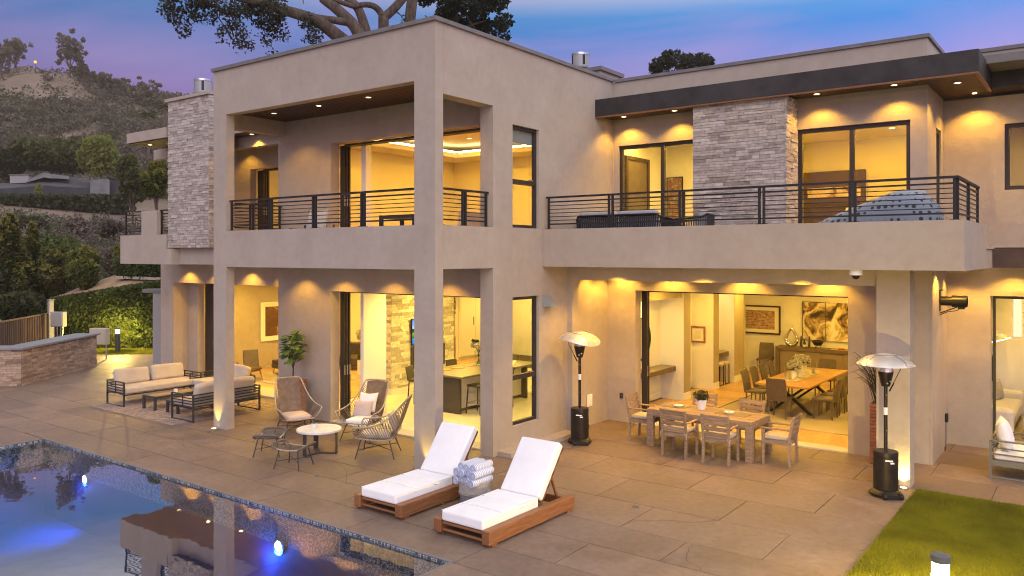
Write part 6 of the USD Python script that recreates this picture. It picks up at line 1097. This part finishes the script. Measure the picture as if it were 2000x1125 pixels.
# ------------------------------------------------------------------ planters
t = thing('fiddle_leaf_plant', 'leafy green fiddle leaf plant in a square timber planter by the loggia wall', 'potted plant', (-5.58, 1.45, 0), 8)
for k in range(6):
    for s in (-1, 1): obj('board', bx(-.20, .20, s * .20 - .015, s * .20 + .015, .02 + k * .145, .02 + (k + 1) * .145 - .008), 'cedar', t); obj('board', bx(s * .20 - .015, s * .20 + .015, -.184, .184, .02 + k * .145, .02 + (k + 1) * .145 - .008), 'cedar', t)
obj('rim', [bx(-.235, .235, s * .20 - .035, s * .20 + .035, .885, .91) for s in (-1, 1)] + [bx(s * .20 - .035, s * .20 + .035, -.164, .164, .885, .91) for s in (-1, 1)], 'cedar', t); obj('soil', bx(-.184, .184, -.184, .184, .5, .86), 'soil', t)
obj('stem', [tube([(0, 0, .85), (.02, .0, 1.15), (0, .01, 1.4)], [.018, .015, .012], 7), tube([(.02, 0, 1.15), (-.10, .02, 1.4), (-.14, .0, 1.6)], [.012, .01, .007], 6), tube([(.02, 0, 1.2), (.12, -.02, 1.42), (.15, 0, 1.62)], [.012, .01, .007], 6), tube([(0, .01, 1.4), (-.02, 0, 1.65), (.0, .02, 1.85)], [.01, .008, .005], 6)], 'bark', t)
def big_leaf(p, d, L, w):
    d = nrm(np.asarray(d, float)); sde = nrm(np.cross(d, (0, 0, 1.0))); upv = np.cross(sde, d); V = []; 
    for f, ww in ((0, .06), (.2, .55), (.5, .85), (.75, 1.0), (.92, .7), (1, .1)):
        c = np.asarray(p) + d * L * f - np.array([0, 0, .25 * L * f * f]); V += [c - sde * w / 2 * ww + upv * .02 * ww, c, c + sde * w / 2 * ww + upv * .02 * ww]
    F = []; [F.extend([(3 * i, 3 * i + 3, 3 * i + 4), (3 * i, 3 * i + 4, 3 * i + 1), (3 * i + 1, 3 * i + 4, 3 * i + 5), (3 * i + 1, 3 * i + 5, 3 * i + 2)]) for i in range(5)]
    return trimesh.Trimesh(np.array(V), F, process=False)
g = np.random.default_rng(9)
for i in range(84):
    zz_ = g.uniform(1.28, 1.93); wd = .17 * math.sin(math.pi * min(1, (zz_ - 1.12) / .95)); a = i * 2.4; obj('leaf', big_leaf((wd * .6 * math.cos(a), wd * .6 * math.sin(a), zz_), (math.cos(a), math.sin(a), g.uniform(-.35, .9)), g.uniform(.17, .25), g.uniform(.14, .20)), 'leaf_fig', t, True)
t = thing('tall_planter', 'tall slatted timber planter with wispy dark grass half behind the right heater', 'planter', (5.79, 5.36, 0)); [obj('slat', bx(-.16, .16, -.16 + (0 if s else 0), .16, .02 + k * .062, .074 + k * .062), 'cedar', t) for k in range(17) for s in (0,)]; obj('soil', bx(-.14, .14, -.14, .14, 1.07, 1.08), 'soil', t)
g = np.random.default_rng(10); bl = []
for i in range(70):
    a = g.uniform(0, 2 * PI); r1 = g.uniform(.2, .62); hh = g.uniform(.35, .95); p0 = np.array([g.uniform(-.1, .1), g.uniform(-.1, .1), 1.06]); bl.append(tube([p0, p0 + (r1 * .3 * math.cos(a), r1 * .3 * math.sin(a), hh * .7), p0 + (r1 * .75 * math.cos(a), r1 * .75 * math.sin(a), hh), p0 + (r1 * math.cos(a), r1 * math.sin(a), hh * .9)], [.006, .006, .004, .001], 4))
obj('grass_tuft', bl, 'blade', t); stuff(stage.GetPrimAtPath('/World/tall_planter/grass_tuft'))

# ------------------------------------------------------------------ trees and scrub
def tree(name, label, px, ytop, ybot, wpx, d, leafm, n, size, seed, blobs=9, tip=None, ground=None, cat_='tree', conic=False, trunk=.12, group=None, depth=None, fill=.62, kr=(.34, .58)):
    x, y = vp(px, d); z0 = float(hill(x, y)) if ground is None else ground; zt_, zb = vz(ytop, d), vz(ybot, d); w = wpx / FPX * d / 2; hc = (zt_ - zb) / 2; c = np.array([0, 0, zb + hc - z0])
    t = thing(name, label, cat_, (x, y, z0), 0, group); r = np.random.default_rng(seed)
    obj('trunk', [tube([(0, 0, -.3), (.05 * w, 0, max(.5, zb - z0) * .6 + hc * .3), (0, .06 * w, zb - z0 + hc * .9)], [trunk, trunk * .8, trunk * .35], 8)] + [tube([(0, 0, zb - z0 + hc * .2), (w * .45 * math.cos(a), w * .45 * math.sin(a), zb - z0 + hc * (1 + .3 * math.sin(3 * a)))], [trunk * .5, trunk * .15], 6) for a in r.uniform(0, 6.28, 5)], 'bark', t)
    out, tips = [], []
    for i in range(blobs):
        u = r.normal(size=3); u /= np.linalg.norm(u); f = r.uniform(.25, fill) if i else 0
        p = c + u * f * np.array([w, w, hc]) * 1.0; k = r.uniform(*kr)
        if conic: zf = (p[2] - (zb - z0)) / (2 * hc); sc = np.clip(1.15 - zf, .18, 1); p[:2] *= sc; rr = np.array([w * k * sc, w * k * sc, hc * k * .8])
        else: rr = np.array([w * k, w * k, min(hc, w * 1.1) * k])
        m = leaf_cloud(n // blobs, p, rr, size, seed * 31 + i, shell=.45); out.append(m)
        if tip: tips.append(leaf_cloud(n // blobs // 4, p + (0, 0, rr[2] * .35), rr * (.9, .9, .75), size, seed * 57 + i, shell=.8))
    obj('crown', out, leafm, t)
    if tip: obj('lit_leaves', tips, tip, t)  # tips: leaves of another green, set high in each clump
    return t
G_ = 'trees beyond the fence'
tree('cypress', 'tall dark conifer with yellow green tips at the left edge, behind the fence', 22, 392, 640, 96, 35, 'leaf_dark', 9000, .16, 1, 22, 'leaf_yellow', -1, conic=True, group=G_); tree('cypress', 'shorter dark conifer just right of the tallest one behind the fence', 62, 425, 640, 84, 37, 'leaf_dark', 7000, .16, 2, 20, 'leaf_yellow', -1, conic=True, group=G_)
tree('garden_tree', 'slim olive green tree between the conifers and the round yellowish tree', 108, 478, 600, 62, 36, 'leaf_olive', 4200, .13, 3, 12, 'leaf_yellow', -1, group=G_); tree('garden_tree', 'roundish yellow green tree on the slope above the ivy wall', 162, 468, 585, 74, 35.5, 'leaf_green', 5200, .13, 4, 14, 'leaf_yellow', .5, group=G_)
tree('shrub', 'wide mid green bush behind the conifers', 105, 442, 560, 130, 46, 'leaf_green', 6000, .17, 5, 14, None, 0, 'bush', fill=.7); tree('shrub', 'grey green bush beside the balcony corner', 222, 480, 545, 80, 44, 'leaf_grey', 3000, .16, 6, 9, None, 1, 'bush'); tree('shrub', 'dark bush low behind the fence corner', 40, 560, 640, 120, 33, 'leaf_dark', 3600, .14, 7, 10, 'leaf_olive', 0, 'bush')
tree('garden_tree', 'yellow green leafy tree peeking out behind the stone chimney', 305, 290, 420, 62, 44, 'leaf_green', 3600, .15, 8, 11, 'leaf_yellow', 3); tree('garden_tree', 'broad olive tree standing left of the chimney on the slope', 258, 283, 430, 70, 62, 'leaf_olive', 4200, .2, 9, 12, 'leaf_green'); tree('shrub', 'pale yellow bush behind the far balcony corner', 236, 455, 525, 26, 38, 'leaf_yellow', 800, .1, 10, 5, None, 3.2, 'bush', trunk=.02)
tree('round_tree', 'dense round bright green tree above the netted building', 196, 257, 352, 88, 97, 'leaf_bright', 6500, .32, 11, 18, 'leaf_bright', fill=.66); tree('shrub', 'domed dark green bush left of the round tree', 100, 262, 348, 150, 106, 'leaf_green', 6500, .38, 12, 14, 'leaf_olive', cat_='bush', fill=.7); tree('shrub', 'second domed bush between the round tree and the hill', 140, 272, 340, 90, 112, 'leaf_olive', 3000, .36, 13, 9, None, cat_='bush'); tree('shrub', 'dark tree mass at the left edge beside the netted building', 10, 285, 352, 80, 104, 'leaf_dark', 3600, .36, 14, 9, None, cat_='bush')
tree('shrub', 'dark brown bush on the bank below the hedge', 150, 425, 470, 70, 74, 'scrub_brown', 2200, .26, 15, 8, None, cat_='bush'); tree('shrub', 'brown bush on the bank near the balcony', 215, 425, 465, 60, 72, 'scrub_brown', 1800, .26, 16, 8, None, cat_='bush'); tree('shrub', 'dark bush on the bank above the conifers', 60, 420, 455, 60, 76, 'leaf_dark', 1600, .26, 17, 7, None, cat_='bush')
# ridge trees
for k, (px, yt, yb, w, d, lab) in enumerate(((30, 64, 128, 60, 206, 'leaning open tree on the left of the ridge'), (2, 70, 150, 70, 200, 'dense tree at the left edge of the ridge'), (136, 50, 142, 72, 203, 'tall open crowned tree standing alone on the ridge'), (190, 132, 184, 76, 206, 'low spreading tree right of the tall ridge tree'), (228, 148, 192, 60, 206, 'small bushy tree on the dip of the ridge'), (278, 150, 205, 84, 204, 'wide low tree at the right end of the ridge'), (160, 120, 160, 40, 204, 'small tree below the tall ridge tree'))):
    tree('ridge_tree', lab, px, yt, yb, w, d, 'leaf_grey', 1300 if k != 2 else 1700, .42, 60 + k, 44, None, None, 'tree', False, .3, 'trees on the ridge of the hill', fill=.98, kr=(.09, .19))
for k, (px, yt, yb, d) in enumerate(((290, 218, 252, 150), (322, 200, 235, 160))):
    x, y = vp(px, d); z0 = float(hill(x, y)); zt_ = vz(yt, d); t = thing('palm_tree', ['slender palm with a pale crown on the hillside', 'darker palm close to the stone chimney'][k], 'palm tree', (x, y, z0), 0, 'palms on the hillside'); hp = zt_ - z0; obj('trunk', tube([(0, 0, -.5), (.1, 0, hp * .5), (0, 0, hp - .6)], [.28, .2, .2], 7), 'bark', t); g = np.random.default_rng(k + 3)
    fr = [tube([(0, 0, hp - .6), (1.0 * math.cos(a), 1.0 * math.sin(a), hp - .6 + e), (1.9 * math.cos(a), 1.9 * math.sin(a), hp - .9 + e * .9)], [.09, .12, .03], 4) for a, e in zip(g.uniform(0, 6.28, 36), g.uniform(-.7, 1.0, 36))]; obj('crown', fr, 'leaf_green' if k == 0 else 'leaf_olive', t)
# scrub over the slope
g = np.random.default_rng(12); cl = {'scrub_brown': [], 'scrub_green': [], 'leaf_grey': []}
P_, R_, K_ = [], [], []
for i in range(4200):
    R = 1.147 * g.uniform(102, 258); px = g.uniform(-90, 470); x, y = vp(px, R / 1.147); dd = math.hypot(x - CAM[0], y - CAM[1]); z = float(hill(x, y)); py = HZ - (z - 3.7) / (R / 1.147) * FPX
    dens = meshkit.fbm(np.array([[x / 14, y / 14, 0]]), 3, 21)[0]
    bare = px < 170 and 122 < py < 190 + .1 * px
    if bare and g.uniform() > .10: continue
    if dens < .36 and g.uniform() > .4: continue
    r = g.uniform(.7, 2.7) * (.8 + .5 * dens); m = leaf_cloud(38, (x, y, z + r * .25), (r * 1.15, r * 1.15, r * .75), .38, 1000 + i, shell=.5); cl[('scrub_brown', 'scrub_green', 'leaf_grey')[int(np.clip(g.normal(dens * 3.4 - .8, .7), 0, 2))]].append(m)
for k, v in cl.items(): tag(obj('hillside_scrub', v, k), {'scrub_brown': 'dry brown scrub all over the hillside', 'scrub_green': 'green scrub patches on the hillside', 'leaf_grey': 'grey green brush on the hillside'}[k], 'scrub', None, 'stuff')
g = np.random.default_rng(13); lo = []
for i in range(640):
    R = 46 + 38 * g.uniform() ** 1.7; px = g.uniform(-60, 330); x, y = vp(px, R); z = float(hill(x, y)); r = g.uniform(.5, 1.3); lo.append(leaf_cloud(46, (x, y, z + r * .3), (r * 1.1, r * 1.1, r * .8), .17, 5000 + i, shell=.5))
tag(obj('bank_scrub', lo[::2], 'scrub_brown'), 'brown brush on the bank below the hedge', 'scrub', None, 'stuff'); tag(obj('bank_scrub', lo[1::2], 'scrub_green'), 'green brush low on the bank behind the trees', 'scrub', None, 'stuff')
# hedge row on the terrace
a, b_ = vp(-30, 90), vp(242, 90); n = 9000; g = np.random.default_rng(14); f = g.uniform(0, 1, n); hh = g.uniform(0, 1, n); zb = np.array([float(hill(*(a + (b_ - a) * q))) for q in np.linspace(0, 1, 30)]); zbase = np.minimum(np.interp(f, np.linspace(0, 1, 30), zb), vz(402, 90)); P = np.stack([a[0] + (b_[0] - a[0]) * f + g.normal(0, .5, n), a[1] + (b_[1] - a[1]) * f + g.normal(0, .5, n), zbase + hh * (vz(384, 90) - zbase) + .25 * meshkit.fbm(np.stack([f * 40, hh, f], 1), 3, 2)], 1)
t = thing('hedge_row', 'long dark clipped hedge below the netted building', 'hedge'); stuff(obj('foliage', leaves_at(P, .28, g, .2, .7), 'leaf_dark', t)); obj('stems', [cyl(*(a + (b_ - a) * q), float(zb.min()) - .5, vz(392, 90), .12, 6) for q in np.linspace(.02, .98, 24)], 'bark', t); stuff(stage.GetPrimAtPath('/World/hedge_row/stems'))
x, y = vp(75, 92); t = thing('young_cypress', 'tiny bright cypress in front of the netted building', 'tree', (x, y, float(hill(x, y)))); zc0 = vz(360, 92) - float(hill(x, y)); obj('trunk', tube([(0, 0, -.3), (0, 0, zc0 * .6)], .07, 6), 'bark', t); obj('crown', leaf_cloud(420, (0, 0, zc0 * .55), (.38, .38, zc0 * .5), .16, 15), 'leaf_bright', t)
# building under dark netting
t = thing('netted_building', 'low building draped in dark netting on the hillside terrace', 'building')
pxs = [-20, 10, 50, 85, 120, 150, 178]; ye = [368, 367, 366, 364, 364, 366, 367]; yr = [360, 358, 357, 337, 343, 347, 352]
def strip(pa, pb):
    n = len(pa); V = np.array(list(pa) + list(pb)); return trimesh.Trimesh(V, [f for i in range(n - 1) for f in ((i, i + 1, n + i + 1), (i, n + i + 1, n + i))], process=False).subdivide().subdivide()
def wob(m, a): v = m.vertices.copy(); v[:, 2] += a * (meshkit.fbm(v * .5, 3, 5) - .5); m.vertices = v; return m
base = [(*vp(p, 94), vz(390, 94)) for p in pxs]; eave = [(*vp(p, 94.5), vz(e, 94.5)) for p, e in zip(pxs, ye)]; ridge = [(*vp(p, 101), vz(e, 101)) for p, e in zip(pxs, yr)]; back = [(*vp(p, 108), vz(385, 108)) for p in pxs]
obj('front_netting', wob(strip(base, eave), .3), 'tarp_dark', t, True); obj('roof_netting', wob(strip(eave, ridge), .5), 'tarp_mid', t, True); obj('rear_netting', strip(ridge, back), 'tarp_dark', t, True)
px2 = [176, 190, 208, 214]; obj('grey_panel', [wob(strip([(*vp(p, 93.6), vz(386, 93.6)) for p in px2], [(*vp(p, 95), vz(e, 95)) for p, e in zip(px2, (353, 350, 349, 352))]), .25), strip([(*vp(p, 95), vz(e, 95)) for p, e in zip(px2, (353, 350, 349, 352))], [(*vp(p, 104), vz(e, 104)) for p, e in zip(px2, (360, 358, 358, 360))])], 'tarp_light', t, True)
px3 = [212, 225, 240, 256]; obj('side_netting', [wob(strip([(*vp(p, 95), vz(388, 95)) for p in px3], [(*vp(p, 97), vz(e, 97)) for p, e in zip(px3, (350, 353, 357, 361))]), .25), strip([(*vp(p, 97), vz(e, 97)) for p, e in zip(px3, (350, 353, 357, 361))], [(*vp(p, 106), vz(380, 106)) for p in px3])], 'tarp_dark', t, True)
px4 = [52, 70, 86, 100, 135]; obj('pale_roof_patch', wob(strip([(*vp(p, 96), vz(e, 96) + .05) for p, e in zip(px4, (357, 352, 347, 349, 351))], [(*vp(p, 100.8), vz(e, 100.8) + .08) for p, e in zip(px4, (354, 345, 337, 340, 345))]), .2), 'tarp_light', t, True)
x, y = vp(47, 103); t = thing('white_shed', 'small pale grey shed behind the netting', 'shed', (x, y, vz(365, 103)), math.degrees(HEAD)); obj('walls', bx(-1.2, 1.2, -1, 1, 0, vz(344, 103) - vz(365, 103)), 'grey_box', t); obj('roof', bx(-1.3, 1.3, -1.1, 1.1, vz(344, 103) - vz(365, 103) + .01, vz(344, 103) - vz(365, 103) + .15), 'tarp_light', t)
x, y = vp(69, 200); t = thing('hill_lamp', 'tiny warm lamp on the top of the ridge', 'lamp', (x, y, float(hill(x, y)))); zl = vz(121, 200) - float(hill(x, y)); obj('pole', cyl(0, 0, -.5, max(zl, .6), .06, 8), 'black_metal', t); obj('globe', mv(trimesh.creation.icosphere(2, .35), (0, 0, max(zl, .6))), 'hill_glow', t)
# ------------------------------------------------------------------ big trees behind the house
def limb(pts, r0, r1):
    P = np.array([(*vp(px, d), vz(py, d)) for px, py, d in pts]); P = spline(P, 6 * len(pts)); n = len(P); P = P + .05 * (meshkit.noise(P * 1.3, 3)[:, None] - .5); return tube(P, np.linspace(r0, r1, n), 9)
oak = thing('old_oak', 'huge spreading oak behind the house with bare curving limbs over the roof', 'tree')
obj('trunk', limb([(742, 420, 28), (742, 260, 28), (738, 150, 28)], .55, .45), 'bark', oak, True)
L_ = [([(738, 160, 28), (705, 112, 27.6), (662, 72, 27), (625, 44, 26.5), (575, 24, 26), (515, 8, 25.6), (455, -8, 25)], .30, .11), ([(738, 160, 28), (715, 105, 28), (696, 60, 28), (672, 30, 28), (630, -4, 28)], .27, .17), ([(738, 160, 28), (722, 90, 28.6), (713, 55, 28.6), (703, 22, 28.6), (676, -2, 28.6)], .22, .15), ([(680, 44, 28), (650, 40, 27.4), (618, 34, 26.6), (590, 28, 26.2)], .14, .10),
      ([(738, 160, 28), (747, 90, 29), (750, 45, 29), (750, 32, 29)], .24, .19), ([(750, 34, 29), (735, 15, 29), (712, 9, 28.6), (690, 12, 28.4)], .13, .09), ([(750, 34, 29), (768, 18, 29), (782, 2, 29), (796, -16, 29)], .17, .15), ([(790, 120, 30), (799, 60, 30), (803, 20, 30), (808, -20, 30)], .22, .2), ([(690, 12, 28.4), (655, 0, 28), (620, -14, 28)], .09, .07), ([(575, 24, 26), (540, 30, 26), (500, 14, 26)], .06, .03)]
for p, a, b_ in L_: obj('limb', limb(p, a, b_), 'bark', oak, True)
tw = [[(455, -8, 25), (400, -8, 25), (350, -4, 25), (312, 4, 25)], [(330, -2, 25), (338, 20, 25), (348, 35, 25), (361, 56, 25)], [(400, -8, 25), (385, 20, 25), (380, 34, 25)], [(430, -6, 25), (425, 30, 25), (440, 55, 25), (462, 84, 25), (478, 92, 25)], [(452, 0, 25), (455, 35, 25), (470, 66, 25)], [(515, 8, 25.6), (530, 34, 25.6), (528, 56, 25.6)], [(548, 16, 25.8), (545, 45, 25.8), (534, 68, 25.8), (530, 92, 25.8)], [(490, 4, 25.5), (495, 18, 25.5), (510, 30, 25.5)], [(600, 30, 26.2), (606, 48, 26.2), (620, 76, 26.2)], [(590, -6, 26), (594, 8, 26)], [(775, 24, 29), (786, 34, 29), (789, 42, 29)]]
for p in tw: obj('twig', limb(p, .028, .008), 'bark', oak)
clus = []; g = np.random.default_rng(15)
for p in tw[:-2]:
    q = spline(np.array([(*vp(px, d), vz(py, d)) for px, py, d in p]), 14)
    for c in q[2:]:
        for _ in range(2): clus.append(leaf_cloud(int(g.integers(10, 26)), c + g.normal(0, .16, 3), (.22, .22, .17), .062, int(g.integers(1e6)), shell=.1))
for _ in range(95):
    px, py = g.uniform(303, 560), g.uniform(-60, 30)
    if g.uniform() < (py + 60) / 130: continue
    clus.append(leaf_cloud(24, (*vp(px, 25 + g.normal(0, .7)), vz(py, 25)), (.32, .32, .22), .065, int(g.integers(1e6)), shell=.1))
for px, py in ((612, 50), (618, 62), (622, 72), (606, 38), (790, 38), (700, -12), (650, -14)): clus.append(leaf_cloud(26, (*vp(px, 26.5), vz(py, 26.5)), (.2, .2, .22), .06, int(px), shell=.1))
stuff(obj('leaves', clus, 'leaf_oak', oak))
x, y = vp(885, 34); pine = thing('pine_tree', 'dark dense pine rising behind the corner of the roof', 'tree', (x, y, 0)); zb = vz(60, 34); obj('trunk', tube([(0, 0, 0), (0, 0, zb + 2.5)], [.4, .2], 9), 'bark', pine); cr = []
for i in range(70):
    px, py = g.uniform(818, 985), g.uniform(-70, 82)
    if py > 40 + 40 * (px - 818) / 167 + 10: continue
    if abs(px - 950) > 38 and abs(px - 860) > 46 and py > 30 and g.uniform() < .3: continue
    p = np.array([*vp(px, 34 + g.normal(0, .9)), vz(py, 34)]) - (x, y, 0); cr.append(leaf_cloud(150, p, (.45, .45, .34), .10, 300 + i, shell=.2))
obj('crown', cr, 'leaf_pine', pine); stuff(stage.GetPrimAtPath('/World/pine_tree/crown'))
obj('branch', [tube([(0, 0, zb - .5 + k * .5), (*(np.array([*vp(px, 34)]) - (x, y)), vz(py, 34))], [.08, .02], 6) for k, (px, py) in enumerate(((830, 30), (950, 40), (970, 10), (850, 0), (930, 60)))], 'bark', pine)
x, y = vp(1330, 40); t = thing('back_tree', 'rounded dark green tree top showing above the right roof parapet', 'tree', (x, y, 0)); zc = vz(128, 40); obj('trunk', tube([(0, 0, 0), (.1, 0, zc)], [.3, .12], 8), 'bark', t); cr = []
for i, (px, py, r) in enumerate(((1288, 128, .5), (1300, 118, .5), (1318, 118, .55), (1340, 116, .55), (1352, 124, .55), (1372, 126, .45), (1384, 120, .35), (1330, 135, .7), (1290, 142, .5), (1360, 140, .7), (1280, 136, .35), (1345, 106, .3), (1305, 108, .3))): cr.append(leaf_cloud(210, np.array([*vp(px, 40 + g.normal(0, .5)), vz(py, 40)]) - (x, y, 0), (r, r, r * .8), .10, 400 + i, shell=.3))
obj('crown', cr, 'leaf_oak', t); obj('branch', [tube([(0, 0, zc - 1.2), (*(np.array([*vp(px, 40)]) - (x, y)), vz(py, 40))], [.07, .02], 6) for px, py in ((1290, 135), (1370, 128), (1318, 115), (1345, 110))], 'bark', t)
# ------------------------------------------------------------------ thin evening haze in the canyon
mat('haze', {'v': ('principled_volume', {'color': (.90, .76, .62), 'density': .00032, 'anisotropy': 0.2})}, [], surface=None, volume='v.volume')
tag(obj('haze', bx(-340, 358, -359, 339, -4.5, 72), 'haze'), None, None, None, 'stuff')
